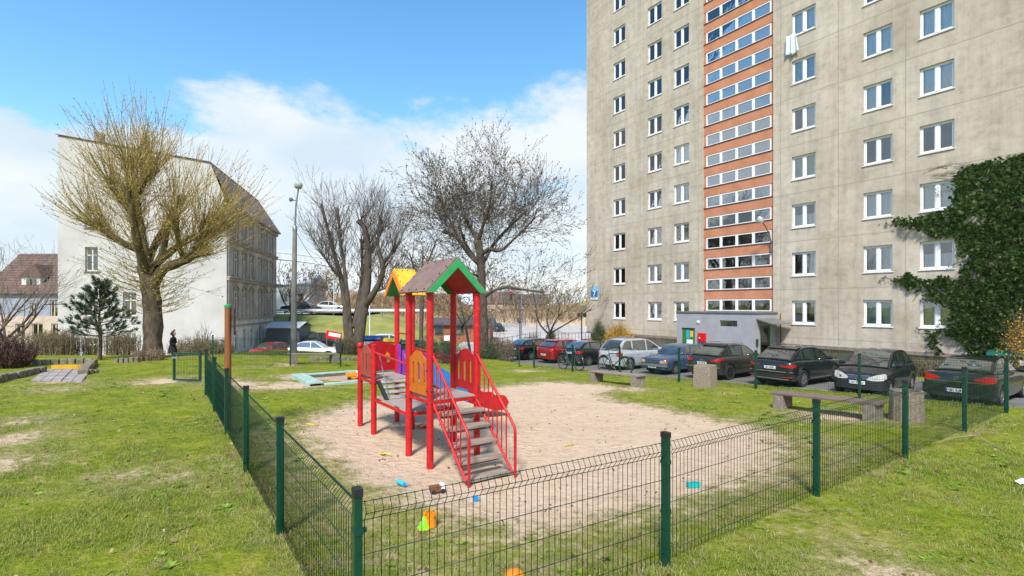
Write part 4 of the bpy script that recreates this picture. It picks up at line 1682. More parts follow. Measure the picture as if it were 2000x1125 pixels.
# handrails along the bridge
for x in (0, PW - 0.02):
    for (a, c, z0, z1) in ((yC1, yA0, 1.30, 1.38),):
        b = MB()
        b.tube([(x, a, z0), (x, c, z1)], 0.020, 10)
        b.build('handrail', 'red_paint', play, True)
b = MB()
b.tube([(PW, yC1, 1.38), (PW - 0.02, yA0, 1.42)], 0.014, 8)
b.tube([(PW - 0.03, yA0, 1.66), (PW - 0.03, yA1, 1.66)], 0.014, 8)
b.build('grab_bar', 'red_paint', play, True)
for x in (0.12, PW - 0.16):
    b = MB()
    b.tube([(x, yA0 - 0.38, LOW + 0.05), (x, yA0 - 0.25, LOW + 0.22), (x, yA0 + 0.05, 1.32)], 0.008, 6)
    b.build('climbing_rope', 'chain_metal', play, True)
# slide: runs to the right (+x) from the far deck
sl_y0, sl_y1 = yA0 + 0.14, yA1 - 0.14
path = [(PW - 0.02, DK), (PW + 0.22, DK - 0.02), (PW + 0.55, DK - 0.20), (PW + 1.05, DK - 0.50), (PW + 1.5, 0.22), (PW + 1.8, 0.11), (PW + 2.15, 0.09)]
b = MB()
for (x0, z0), (x1, z1) in zip(path, path[1:]):
    b.add([(x0, sl_y0, z0), (x1, sl_y0, z1), (x1, sl_y1, z1), (x0, sl_y1, z0), (x0, sl_y0, z0 - 0.02), (x1, sl_y0, z1 - 0.02), (x1, sl_y1, z1 - 0.02), (x0, sl_y1, z0 - 0.02)],
          [(0, 1, 2, 3), (7, 6, 5, 4), (0, 4, 5, 1), (2, 6, 7, 3)])
b.build('slide_chute', 'chain_metal', play)
for yy in (sl_y0 - 0.02, sl_y1 + 0.02):
    for seg, mname, k0, k1 in (('slide_top_board', 'purple_panel', 0, 1.25), ('slide_side', 'blue_slide', 1.25, 3.3), ('slide_end', 'red_paint', 3.3, 6.0)):
        b = MB()
        N = 14
        up, dn = [], []
        for i in range(N + 1):
            k = k0 + (k1 - k0) * i / N
            j = min(int(k), 5)
            f = k - j
            x = path[j][0] * (1 - f) + path[j + 1][0] * f
            z = path[j][1] * (1 - f) + path[j + 1][1] * f
            hgt = 0.44 if seg == 'slide_top_board' else 0.34 if seg == 'slide_side' else 0.26
            d = 0.05
            if seg == 'slide_end':
                e = max(0, (i / N - 0.80) / 0.20)
                c = math.sqrt(max(0, 1 - e * e))
                mid = (hgt - d) / 2
                half = (hgt + d) / 2 * c
                hgt, d = mid + half, -(mid - half)
            up.append((x, z + hgt))
            dn.append((x, max(z - d, 0.0)))
        for i in range(N):
            vs = []
            for off in (-0.012, 0.012):
                vs += [(dn[i][0], yy + off, dn[i][1]), (dn[i + 1][0], yy + off, dn[i + 1][1]), (up[i + 1][0], yy + off, up[i + 1][1]), (up[i][0], yy + off, up[i][1])]
            b.add(vs, [(3, 2, 1, 0), (4, 5, 6, 7), (0, 1, 5, 4), (2, 3, 7, 6)] + ([(3, 0, 4, 7)] if i == 0 else []) + ([(1, 2, 6, 5)] if i == N - 1 else []))
        b.build(seg, mname, play)
for xx in (PW + 1.55,):
    b = MB()
    b.tube([(xx, (sl_y0 + sl_y1) / 2, -0.2), (xx, (sl_y0 + sl_y1) / 2, 0.2)], 0.03, 8)
    b.build('slide_leg', 'red_paint', play, True)
# stairs: run from the near deck toward -y
SX0, SX1 = 0.03, PW - 0.03
nst = 5
y_top, y_bot = -0.10, -0.92
for i in range(nst):
    t = (i + 1) / (nst + 0.15)
    y = y_top + (y_bot - y_top) * (i + 0.55) / nst
    z = DK - DK * t + 0.02
    b = MB()
    b.bx(SX0 + 0.02, SX1 - 0.02, y - 0.10, y + 0.085, z - 0.035, z)
    b.build('stair_tread', 'step_wood', play, bevel=0.004)
    b = MB()
    b.bx(SX0 + 0.04, SX1 - 0.06, y - 0.03, y + 0.06, z - 0.075, z - 0.037)
    b.build('tread_bearer', 'bench_wood', play)
for x in (SX0, SX1):
    b = MB()
    lo0 = Vector((x, -0.03, DK - 0.05))
    lo1 = Vector((x, y_bot - 0.03, 0.03))
    b.tube([lo0, lo1], 0.019, 10)
    b.build('stair_stringer', 'red_paint', play, True)
    b = MB()
    hi0 = Vector((x, -0.03, 1.50))
    hi1 = Vector((x, y_bot - 0.06, 0.64))
    b.tube([hi0, hi1, (x, y_bot - 0.085, 0.60), (x, y_bot - 0.09, 0.54), (x, y_bot - 0.09, -0.08)], 0.019, 10)
    b.build('stair_handrail', 'red_paint', play, True)
    for k in range(1, 8):
        t = k / 8.3
        a = lo0.lerp(lo1, t)
        c = hi0.lerp(hi1, t)
        b = MB()
        b.tube([(x, a.y, a.z - 0.02), (x, a.y, c.z)], 0.0095, 8)
        b.build('baluster', 'red_paint', play, True)
    for zz in (1.50, DK - 0.05):
        b = MB()
        b.box((x, -0.035, zz), (0.03, 0.05, 0.06))
        b.build('rail_bracket', 'red_paint', play, bevel=0.005)

# ------------------------------------------------------------------ green mesh fences
FH = 1.08
cap_mb = MB()
cap_mb.box((0, 0, FH + 0.005), (0.050, 0.070, 0.045))
cap_me = cap_mb.mesh('post_cap', 'black_plastic')
post_mb = MB()
post_mb.box((0, 0, (FH - 0.3) / 2), (0.043, 0.063, FH + 0.3))
post_me = post_mb.mesh('post', 'fence_green')
clamp_mb = MB()
clamp_mb.box((0, 0, 0), (0.052, 0.072, 0.03))
clamp_mb.box((0.036, 0.0, 0), (0.03, 0.026, 0.024))
clamp_me = clamp_mb.mesh('clamp', 'fence_green')
screw_mb = MB()
screw_mb.lathe([(0.011, -0.012), (0.011, 0.0), (0.005, 0.005)], 8, Matrix.Translation((0.05, -0.004, 0)) @ Matrix.Rotation(R(90), 4, 'X'))
screw_me = screw_mb.mesh('clamp_bolt', 'chain_metal')
WPATH = [(0, 0.045), (0, 0.915), (0.042, 0.965), (0.004, 1.03)]
WZ = [(0, 0.115), (0, 0.315), (0, 0.515), (0, 0.715), (0, 0.915), (0.042, 0.965), (0.004, 1.022)]
wmb = MB()
wmb.tube([(0, y, z) for y, z in WPATH], 0.0026, 5)
wire_me = wmb.mesh('wire', 'wire_green', True, 180)


def fence(name, label, pts, single=(), side=1, skip=(), nopost=()):
    root = thing(name, label, 'fence', (pts[0][0], pts[0][1], G(*pts[0])))
    n = len(pts)
    for i, (x, y) in enumerate(pts):
        if i in nopost:
            continue
        a = pts[min(i + 1, n - 1)]
        b_ = pts[max(i - 1, 0)]
        ang = math.atan2(a[1] - b_[1], a[0] - b_[0])
        p = inst('post', post_me, root, (x - pts[0][0], y - pts[0][1], G(x, y) - G(*pts[0])), ang)
        inst('post_cap', cap_me, p)
        for zc_ in (0.86, 0.45, 0.12):
            c = inst('clamp', clamp_me, p, (0, 0, zc_))
    bulk = MB()
    for i in range(n - 1):
        if i in skip:
            continue
        (x0, y0), (x1, y1) = pts[i], pts[i + 1]
        L = math.hypot(x1 - x0, y1 - y0)
        ang = math.atan2(y1 - y0, x1 - x0)
        nw = int((L - 0.08) / 0.05)
        ox, oy = x0 - pts[0][0], y0 - pts[0][1]
        za, zb = G(x0, y0) - G(*pts[0]), G(x1, y1) - G(*pts[0])
        cx, sx = math.cos(ang), math.sin(ang)

        def loc(t, off, z):
            d = t * L
            return (ox + cx * d - sx * off * side, oy + sx * d + cx * off * side, z + za + (zb - za) * t)
        if i in single:
            for k in range(nw + 1):
                t = (0.04 + k * 0.05) / L
                p = loc(t, 0.0, 0)
                inst('wire', wire_me, root, p, ang if side > 0 else ang + math.pi)
            for off, z in WZ:
                hm = MB()
                hm.tube([loc(0.03 / L, off, z), loc(1 - 0.03 / L, off, z)], 0.0028, 5)
                hm.build('horizontal_wire', 'wire_green', root, True, angle=180)
        else:
            for k in range(nw + 1):
                t = (0.04 + k * 0.05) / L
                bulk.tube([loc(t, o_, z) for o_, z in WPATH], 0.0026, 3, False)
            for off, z in WZ:
                bulk.tube([loc(0.03 / L, off, z), loc(1 - 0.03 / L, off, z)], 0.003, 3, False)
    if bulk.v:
        o = bulk.build('wire_mesh', 'wire_green', root, True, angle=180)
        tag(o, kind='stuff')
    return root


K = (-0.885, 2.93)
front_pts = [K, (1.27, 4.23), (3.40, 5.718), (5.53, 7.20), (7.69, 8.70), (9.85, 10.2)]
fence('front_fence', 'green wire mesh fence running right across the foreground from the corner post', front_pts, (0, 1, 2), -1)
left_pts = [(-0.93, 3.00)] + [(K[0] - 0.568 * 2.27 * i, K[1] + 0.823 * 2.27 * i) for i in range(1, 6)]
fence('left_fence', 'green wire mesh fence receding along the left side of the playground', left_pts, (0, 1), -1, (), (0,))
right_pts = [(9.80, 10.27)] + [(9.85 - 0.568 * 2.6 * i, 10.2 + 0.823 * 2.6 * i) for i in range(1, 7)]
fence('car_park_fence', 'green wire mesh fence between the lawn and the parked cars', right_pts, (), -1, (), (0,))
bu = 21.2
end_r = (right_pts[-1][0] - 0.568 * 1.15, right_pts[-1][1] + 0.823 * 1.15)
back_pts = [end_r, xy(20.6, 12.2), xy(20.9, 9.6), xy(bu, 7.0), xy(bu, 4.2), xy(bu, 1.6)]
fence('back_fence', 'green wire mesh fence along the far side of the playground', back_pts, (), -1)

# open gate leaf at the far end of the left fence
ge = left_pts[-1]
gp = ground_at(391, 747)
gate = thing('open_gate', 'small green wire mesh gate standing open beside the left fence', 'gate', (gp[0], gp[1], G(*gp)))
gp2 = ground_at(340, 745)
gw = -(gp2[0] - gp[0])
gd = gp2[1] - gp[1]
gh_ = 0.82
b = MB()
b.bar((0, 0, 0.05), (0, 0, gh_), 0.05, 0.05)
b.bar((-gw, gd, 0.03), (-gw, gd, gh_), 0.05, 0.05)
b.bar((0, 0, gh_ - 0.02), (-gw, gd, gh_ - 0.02), 0.05, 0.05)
b.bar((0, 0, 0.06), (-gw, gd, 0.06), 0.05, 0.05)
b.build('gate_frame', 'fence_green', gate)
b = MB()
nwg = int(gw / 0.05)
for i in range(1, nwg):
    t = i / nwg
    b.tube([(-gw * t, gd * t, 0.06), (-gw * t, gd * t, gh_ - 0.03)], 0.003, 3, False)
for z in (0.25, 0.45, 0.63):
    b.tube([(0, 0, z), (-gw, gd, z)], 0.003, 3, False)
tag(b.build('wire_mesh', 'wire_green', gate), kind='stuff')
b = MB()
b.box((-gw + 0.06, gd - 0.02, gh_ - 0.14), (0.16, 0.05, 0.05))
b.build('latch', 'chain_metal', gate)

# tall brown sign post behind the left fence
sp = (left_pts[3][0] * 1.018, left_pts[3][1] * 1.022)
o = thing('sign_post', 'tall brown wooden post with a green cap rising behind the left fence', 'sign post', (sp[0], sp[1], G(*sp)))
b = MB()
b.tube([(0, 0, -0.3), (0, 0, 2.13)], 0.052, 14)
b.build('pole', 'brown_pole', o, True)
b = MB()
b.lathe([(0.056, 2.12), (0.056, 2.16), (0.03, 2.175)], 14)
b.build('cap', 'green_trim', o, True)
b = MB()
b.box((0.078, 0.06, 1.88), (0.02, 0.62, 0.44), rz=R(30))
b.build('notice_board', 'car_trim', o)

# ------------------------------------------------------------------ benches, litter bins, sandbox
def bench(name, label, p, q, h, wood, group):
    root = thing(name, label, 'bench', (p[0], p[1], G(*p)), math.atan2(q[1] - p[1], q[0] - p[0]), group)
    L = math.hypot(q[0] - p[0], q[1] - p[1])
    dz = G(*q) - G(*p)
    for x, z in ((0.16, 0), (L - 0.16, dz)):
        b = MB()
        b.box((x, 0, z + (h - 0.05 - 0.2) / 2), (0.22, 0.42, h - 0.05 + 0.2))
        b.build('leg', 'concrete', root, bevel=0.012)
    for i in range(3):
        b = MB()
        y = -0.145 + i * 0.145
        b.bar((0, y, h - 0.027), (L, y, h - 0.027 + dz), 0.135, 0.045)
        b.build('plank', wood, root, bevel=0.006)
    return root


bg_ = 'low benches of the playground'
bench('bench', 'low brown plank bench beside the round concrete bin, parallel to the cars', xy(6.05, 11.3), xy(4.0, 11.3), 0.36, 'bench_wood', bg_)
bench('bench', 'low grey plank bench on the far grass edge in front of the bicycles', xy(12.45, 11.85), xy(10.35, 11.85), 0.36, 'old_wood', bg_)
bench('bench', 'long grey plank bench standing behind the back fence near the lamp post', xy(22.0, 4.3), xy(22.1, 6.25), 0.42, 'old_wood', bg_)

bp = xy(3.75, 11.7)
o = thing('litter_bin', 'round ribbed exposed aggregate concrete bin beside the near bench', 'litter bin', (bp[0], bp[1], G(*bp)), group='concrete litter bins')
b = MB()
prof = []
n = 48
z_l = [-0.1, 0.0, 0.5, 0.56, 0.56, 0.53, 0.2]
r_l = [0.275, 0.28, 0.262, 0.258, 0.215, 0.21, 0.19]
ofs = len(b.v)
for r, z in zip(r_l, z_l):
    for j in range(n):
        t = 2 * math.pi * j / n
        rr = r * (1.0 + (0.018 if (j % 4) < 2 else -0.012) * (1 if z < 0.53 and r > 0.22 else 0))
        b.v.append((rr * math.cos(t), rr * math.sin(t), z))
for i in range(len(r_l) - 1):
    for j in range(n):
        j2 = (j + 1) % n
        b.f.append((i * n + j, i * n + j2, (i + 1) * n + j2, (i + 1) * n + j))
        b.m.append(0)
b.f.append(tuple(6 * n + j for j in range(n)))
b.m.append(0)
b.build('shell', 'aggregate', o)
b = MB()
b.lathe([(0.262, 0.545), (0.264, 0.575), (0.212, 0.577), (0.21, 0.55)], 36, closed=False)
b.build('rim', 'concrete', o, True)

bp = ground_at(1381, 748)
bp = xy(9.25, 13.35)
o = thing('litter_bin', 'square tapered mossy concrete bin in front of the dark brown car', 'litter bin', (bp[0], bp[1], G(*bp)), math.atan2(UY, UX) + R(12), 'concrete litter bins')
b = MB()
hb = 0.66
a0, a1 = 0.27, 0.245
vs = [(sx * a0, sy * a0, -0.1) for sx, sy in ((-1, -1), (1, -1), (1, 1), (-1, 1))] + [(sx * a1, sy * a1, hb) for sx, sy in ((-1, -1), (1, -1), (1, 1), (-1, 1))]
vs += [(sx * 0.19, sy * 0.19, hb) for sx, sy in ((-1, -1), (1, -1), (1, 1), (-1, 1))] + [(sx * 0.17, sy * 0.17, hb - 0.4) for sx, sy in ((-1, -1), (1, -1), (1, 1), (-1, 1))]
fs = []
for k in range(3):
    for j in range(4):
        j2 = (j + 1) % 4
        fs.append((4 * k + j, 4 * k + j2, 4 * k + 4 + j2, 4 * k + 4 + j))
fs.append((12, 13, 14, 15))
b.add(vs, fs)
b.build('shell', 'aggregate', o, bevel=0.012)
for sx, sy, ang in ((0, -1, 0), (0, 1, 0), (-1, 0, 90), (1, 0, 90)):
    for k in range(4):
        b = MB()
        off = -0.17 + 0.113 * k
        if ang == 0:
            b.bar((off, sy * 0.268, 0.0), (off, sy * 0.249, hb - 0.04), 0.02, 0.02)
        else:
            b.bar((sx * 0.268, off, 0.0), (sx * 0.249, off, hb - 0.04), 0.02, 0.02)
        b.build('rib', 'aggregate', o)

# small dark bin hung on the back fence
bp = ground_at(665, 716)
o = thing('fence_litter_bin', 'small black litter bin on a pole at the back fence', 'litter bin', (bp[0], bp[1], G(*bp)))
b = MB()
b.tube([(0, 0, -0.2), (0, 0, 1.1)], 0.03, 8)
b.build('pole', 'fence_green', o, True)
b = MB()
b.prism([(-0.10, 0.55), (0.10, 0.55), (0.13, 0.92), (0.0, 0.98), (-0.13, 0.92)], -0.22, -0.04, 'y')
b.build('bucket', 'car_trim', o, bevel=0.01, fix=True)

# sandbox with green boards
su0, su1, sv0, sv1 = 14.9, 17.15, 3.45, 7.3
c0 = xy(su0, sv0)
sbz = G(*xy(15.0, 3.6)) - 0.07
sandbox = thing('sandbox', 'square sandbox edged with pale green boards behind the play tower', 'sandbox', (*c0, sbz), math.atan2(VY, VX))
LU, LV = su1 - su0, sv1 - sv0


def board(x0, x1, y0, y1, z0, z1, nm='edge_board'):
    b = MB()
    b.bx(x0, x1, y0, y1, z0, z1)
    b.build(nm, 'sandbox_green', sandbox, bevel=0.008)


for k in range(2):
    board(-0.02 + 0.2 * k, 0.17 + 0.2 * k, 0.0, LU, 0.12, 0.165)
    board(LV - 0.4 + 0.2 * k, LV - 0.21 + 0.2 * k, 0.0, LU, 0.12, 0.165)
    board(0.40, LV - 0.42, LU - 0.2 + 0.1 * k - 0.1, LU - 0.11 + 0.1 * k - 0.1, 0.12, 0.165)
    board(0.40, LV - 0.42, 0.0 + 0.1 * k, 0.09 + 0.1 * k, -0.3, 0.10)
board(0.36, LV - 0.38, LU - 0.21, LU - 0.17, -0.1, 0.12, 'inner_board')
board(0.33, 0.37, 0.1, LU - 0.2, -0.1, 0.12, 'inner_board')
board(-0.02, 0.02, 0, LU, -0.2, 0.12, 'inner_board')
b = MB()
b.bx(0.3, LV - 0.3, 0.05, LU - 0.15, -0.3, 0.03)
m, nt, p = newmat('wet_sand')
nn = nt.noise(nt.pos(), 5, 6, 0.7)
nt.l(nt.ramp(nn, [(0.3, (0.30, 0.19, 0.12)), (0.7, (0.50, 0.35, 0.24))]), p.inputs['Base Color'])
p.inputs['Roughness'].default_value = 0.95
nt.l(nt.bump(nn, 0.8, 0.05), p.inputs['Normal'])
b.build('sand', 'wet_sand', sandbox)

# ------------------------------------------------------------------ cars
def lerp_pts(pts, x):
    if x <= pts[0][0]:
        return pts[0][1]
    for (a, za), (b, zb) in zip(pts, pts[1:]):
        if x <= b:
            t = (x - a) / (b - a)
            return za + (zb - za) * t
    return pts[-1][1]


def chaikin(p, it=2):
    for _ in range(it):
        q = [p[0]]
        for a, b in zip(p, p[1:]):
            q.append((a[0] * 0.75 + b[0] * 0.25, a[1] * 0.75 + b[1] * 0.25))
            q.append((a[0] * 0.25 + b[0] * 0.75, a[1] * 0.25 + b[1] * 0.75))
        q.append(p[-1])
        p = q
    return p


class Car:
    def __init__(s, name, label, L, W, H, paint, top, A, B, C, D, wheels, wr=0.32, rim='alloy', spokes=5, group=None, rf=0.42, rr=0.30, sill=0.24, belt=None, wroof=0.70):
        s.L, s.W, s.H = L, W, H
        s.paint = paint
        s.rf, s.rr = rf, rr
        s.top = top
        s.sill = sill
        s.wr, s.wx = wr, wheels
        s.root = thing(name, label, 'car', group=group)
        s.A, s.B, s.C, s.D = A, B, C, D
        s.hb = 0.86 * W / 2
        s.hr = wroof * W / 2
        s.body()
        s.cabin()
        s.wheels(rim, spokes)

    def w(s, x):
        r = s.rf if x > 0 else s.rr
        d = max(0.0, s.L / 2 - abs(x))
        if d >= r:
            return s.W / 2
        return s.W / 2 - 0.75 * r * (1 - math.sqrt(max(0, 1 - ((r - d) / r) ** 2)))

    def xend(s, y, end):
        r = s.rf if end > 0 else s.rr
        q = (s.W / 2 - abs(y)) / (0.75 * r)
        if q >= 1:
            return end * s.L / 2
        q = max(q, 0.0)
        d = r - r * math.sqrt(max(0, 1 - (1 - q) ** 2))
        return end * (s.L / 2 - d)

    def xtop(s, z, end):
        """how far out the body reaches at height z (bonnets slope back)"""
        x = end * s.L / 2
        for _ in range(60):
            if s.zt(x) >= z - 0.012:
                break
            x -= end * 0.012
        return x

    def zt(s, x):
        return lerp_pts(s.top, x)

    def zl(s, x):
        z = s.sill
        for xw in s.wx:
            Ra = s.wr + 0.055
            if abs(x - xw) < Ra:
                z = max(z, s.wr + math.sqrt(Ra * Ra - (x - xw) ** 2))
        d = s.L / 2 - abs(x)
        if d < 0.25:
            z = max(z, s.sill + 0.05 * (1 - d / 0.25))
        return z

    def ring(s, x):
        w, zl, zt = s.w(x), s.zl(x), s.zt(x)
        d = s.L / 2 - abs(x)
        cr = 0.0 if d > 0.12 else 0.0
        return [(0.93 * w, zl), (0.985 * w, max(zl + 0.02, 0.36)), (1.0 * w, max(zl + 0.04, 0.56)), (0.985 * w, max(zt - 0.17, zl + 0.06)), (0.955 * w, zt - 0.06), (0.885 * w, zt - 0.005),
                (0.5 * w, zt + 0.018 - cr), (0.0, zt + 0.026 - cr)]

    def half(s, x, z):
        r = s.ring(x)
        for (ya, za), (yb, zb) in zip(r, r[1:]):
            if za <= z <= zb and zb > za:
                return ya + (yb - ya) * (z - za) / (zb - za)
        return r[2][0]

    def body(s):
        xs = set()
        L2 = s.L / 2
        for e, r in ((1, s.rf), (-1, s.rr)):
            for t in (0, 0.03, 0.1, 0.2, 0.35, 0.55, 0.8, 1.0):
                xs.add(round(e * (L2 - r * t), 4))
        for xw in s.wx:
            Ra = s.wr + 0.055
            for k in range(13):
                xs.add(round(xw + Ra * math.cos(math.pi * k / 12) * 0.9999, 4))
            xs.add(round(xw + Ra + 0.03, 4))
            xs.add(round(xw - Ra - 0.03, 4))
        for x, z in s.top:
            if abs(x) < L2:
                xs.add(round(x, 4))
        x = -L2 + 0.4
        while x < L2 - 0.4:
            if min(abs(x - q) for q in xs) > 0.12:
                xs.add(round(x, 4))
            x += 0.2
        xs = sorted(xs)
        b = MB()
        m = None
        for x in xs:
            r = s.ring(x)
            pts = [(x, y, z) for y, z in r] + [(x, -y, z) for y, z in reversed(r[:-1])]
            m = len(pts)
            b.v.extend(pts)
        for i in range(len(xs) - 1):
            for j in range(m - 1):
                b.f.append((i * m + j, (i + 1) * m + j, (i + 1) * m + j + 1, i * m + j + 1))
                b.m.append(0)
        b.f.append(tuple(range(m)))
        b.m.append(0)
        k = (len(xs) - 1) * m
        b.f.append(tuple(k + m - 1 - j for j in range(m)))
        b.m.append(0)
        s.bodyobj = b.build('body', s.paint, s.root, True, angle=50, fix=True)
        u = MB()
        u.bx(-L2 + 0.18, L2 - 0.22, -s.W / 2 + 0.24, s.W / 2 - 0.24, 0.17, 0.62)
        u.build('underbody', 'underbody', s.root)

    def hw(s, z):
        zb = min(s.A[1], s.D[1])
        t = (z - zb) / (s.H - zb)
        return s.hb + (s.hr - s.hb) * max(0, t)

    def cabin(s):
        A, B, C, D, H = s.A, s.B, s.C, s.D, s.H
        mid = ((B[0] + C[0]) / 2, H)
        s.front = [A, B]
        prof = chaikin([A, ((A[0] + B[0]) / 2, (A[1] + B[1]) / 2 + 0.015), B, mid, C, ((C[0] + D[0]) / 2, (C[1] + D[1]) / 2 + 0.02), D], 2)
        s.prof = prof
        ts = [-1, -0.94, -0.6, -0.2, 0.2, 0.6, 0.94, 1]
        b = MB()
        m = len(ts) + 2
        for x, z in prof:
            zb = A[1] + (D[1] - A[1]) * (A[0] - x) / (A[0] - D[0]) - 0.06
            h = s.hw(z)
            row = [(x, -s.hw(zb), zb)]
            for t in ts:
                row.append((x, t * h, z + 0.022 * (1 - t * t) - (0.012 if abs(t) == 1 else 0)))
            row.append((x, s.hw(zb), zb))
            b.v.extend(row)
        for i in range(len(prof) - 1):
            for j in range(m - 1):
                b.f.append((i * m + j, i * m + j + 1, (i + 1) * m + j + 1, (i + 1) * m + j))
                b.m.append(0)
        b.build('cabin', s.paint, s.root, True, angle=45, fix=True)
        zr = H - 0.085
        # front / rear boundary of the glass at height h
        fr = [p for p in prof if p[0] >= mid[0]]
        re = [p for p in prof if p[0] <= mid[0]]

        def xf(z):
            for (xa, za), (xb, zb) in zip(fr, fr[1:]):
                if za <= z <= zb:
                    return xa + (xb - xa) * (z - za) / max(1e-6, zb - za)
            return fr[-1][0]

        def xr(z):
            q = list(reversed(re))
            for (xa, za), (xb, zb) in zip(q, q[1:]):
                if za <= z <= zb:
                    return xa + (xb - xa) * (z - za) / max(1e-6, zb - za)
            return q[-1][0]
        s.xf, s.xr = xf, xr

        def pane(name, fn, zlo, zhi, lim):
            g = MB()
            nz, ny = 7, 8
            for i in range(nz + 1):
                z = zlo + (zhi - zlo) * i / nz
                x = fn(z)
                for j in range(ny + 1):
                    t = -lim + 2 * lim * j / ny
                    nx_ = 0.012 if fn is xf else -0.012
                    g.v.append((x + nx_, t * s.hw(z), z + 0.022 * (1 - t * t) + 0.006))
            for i in range(nz):
                for j in range(ny):
                    a = i * (ny + 1) + j
                    g.f.append((a, a + 1, a + ny + 2, a + ny + 1))
                    g.m.append(0)
            return g.build(name, 'car_glass', s.root, True, angle=180)
        s.ws = pane('windscreen', xf, A[1] + 0.02, H - 0.075, 0.90)
        s.rw = pane('rear_window', xr, D[1] + 0.03, H - 0.085, 0.88)

    def side_windows(s, cuts, base_up=0.03, inset_f=0.14, inset_r=0.12):
        A, D, H = s.A, s.D, s.H
        for sg in (-1, 1):
            for x0, x1 in cuts:
                g = MB()
                nz = 6
                for i in range(nz + 1):
                    t = i / nz
                    zbase_f = A[1] + (D[1] - A[1]) * (A[0] - x1) / (A[0] - D[0]) + base_up - 0.03
                    zbase_r = A[1] + (D[1] - A[1]) * (A[0] - x0) / (A[0] - D[0]) + base_up - 0.03
                    zt_ = H - 0.085
                    zf = zbase_f + (zt_ - zbase_f) * t
                    zr_ = zbase_r + (zt_ - zbase_r) * t
                    xb = min(x1, s.xf(zf) - inset_f)
                    xa = max(x0, s.xr(zr_) + inset_r)
                    if xa > xb:
                        xa = xb = (xa + xb) / 2
                    for x, z in ((xa, zr_), (xb, zf)):
                        g.v.append((x, sg * (s.hw(z) + 0.007), z))
                for i in range(nz):
                    g.f.append((2 * i, 2 * i + 1, 2 * i + 3, 2 * i + 2))
                    g.m.append(0)
                g.build('side_window', 'car_glass', s.root, True, angle=180)

    def wheels(s, rim, spokes):
        r = s.wr
        t = MB()
        prof = [(r * 0.62, -0.085), (r * 0.93, -0.10), (r, -0.075), (r, 0.075), (r * 0.93, 0.10), (r * 0.62, 0.085)]
        M_ = Matrix.Rotation(R(90), 4, 'X')
        t.lathe(prof, 28, M_, closed=False)
        tyre = t.mesh('tyre', 'tyre', True, 50)
        q = MB()
        q.lathe([(r * 0.64, 0.08), (r * 0.60, 0.083), (r * 0.58, 0.05), (r * 0.55, 0.045)], 28, M_, closed=False)
        for k in range(spokes):
            a = 2 * math.pi * k / spokes
            q.bar((r * 0.08 * math.cos(a), -0.075, r * 0.08 * math.sin(a)), (r * 0.60 * math.cos(a), -0.07, r * 0.60 * math.sin(a)), 0.05 if spokes > 7 else 0.075, 0.02, up=(0, 1, 0))
        q.lathe([(r * 0.16, 0.05), (r * 0.16, 0.092), (r * 0.1, 0.098)], 14, M_)
        rimm = q.mesh('rim', rim, True, 40)
        h = MB()
        h.lathe([(r * 0.60, -0.02), (r * 0.60, 0.03)], 24, M_)
        hub = h.mesh('brake_disc', 'underbody')
        for xw in s.wx:
            for sg in (-1, 1):
                o = inst('wheel', tyre, s.root, (xw, sg * (s.W / 2 - 0.115), r), 0 if sg < 0 else math.pi)
                inst('rim', rimm, o)
                inst('brake_disc', hub, o)

    def patch(s, name, m, end, rows, off=0.012, parent=None, skirt=0.03):
        """panel hugging the rounded end of the car; rows: (y, z_low, z_high) from left to right"""
        b = MB()
        fine = []
        for (a, c) in zip(rows, rows[1:]):
            for k in range(4):
                t = k / 4
                fine.append(tuple(a[i] + (c[i] - a[i]) * t for i in range(3)))
        fine.append(rows[-1])
        for y, z0, z1 in fine:
            x = s.xend(y, end)
            yo = y * (1 + off / (s.W / 2)) if abs(y) > s.W / 2 - 0.3 else y
            xs_ = []
            for z in (z0, z1):
                xt = s.xtop(z, end)
                xs_.append(min(x, xt) if end > 0 else max(x, xt))
            for o_ in (end * off, -end * skirt):
                b.v.append((xs_[0] + o_, yo, z0))
                b.v.append((xs_[1] + o_, yo, z1))
        n = len(fine)
        for i in range(n - 1):
            a, c = 4 * i, 4 * i + 4
            b.f += [(a, c, c + 1, a + 1), (a + 1, c + 1, c + 3, a + 3), (a, a + 2, c + 2, c)]
            b.m += [0] * 3
        b.f += [(0, 1, 3, 2), (4 * n - 4, 4 * n - 2, 4 * n - 1, 4 * n - 3)]
        b.m += [0] * 2
        return b.build(name, m, parent or s.root, True, angle=35, fix=True)

    def plate(s, end, z, txt, y=0.0, off=0.0):
        x = s.L / 2 * end + end * (0.03 if z < 0.62 else off)
        b = MB()
        b.box((x + end * 0.022, y, z), (0.012, 0.52, 0.114))
        o = b.build('number_plate', 'plate_white', s.root, bevel=0.003)
        q = MB()
        sgn = end
        q.box((x + end * 0.0295, y - sgn * 0.237, z), (0.003, 0.042, 0.11))
        q.build('country_band', 'plate_blue', o)
        if txt:
            rz = R(90) if end > 0 else R(-90)
            text_mesh('registration', txt, 0.098, 'print_black', o, (x + end * 0.031, y + sgn * 0.018, z), (R(90), 0, rz), bold=0.002, xs=0.92)
        return o

    def strip(s, name, m, pts, wid=0.03, off=0.006, sides=(-1, 1)):
        """trim running along the flank: pts (x, z)"""
        for sg in sides:
            b = MB()
            for (x0, z0), (x1, z1) in zip(pts, pts[1:]):
                vs = []
                for x, z in ((x0, z0), (x1, z1)):
                    y = s.half(x, z) + off
                    vs += [(x, sg * y, z - wid / 2), (x, sg * y, z + wid / 2), (x, sg * (y - 0.03), z - wid / 2), (x, sg * (y - 0.03), z + wid / 2)]
                b.add(vs, [(0, 4, 5, 1), (1, 5, 7, 3), (0, 2, 6, 4), (0, 1, 3, 2), (4, 6, 7, 5)])
            b.build(name, m, s.root, fix=True)

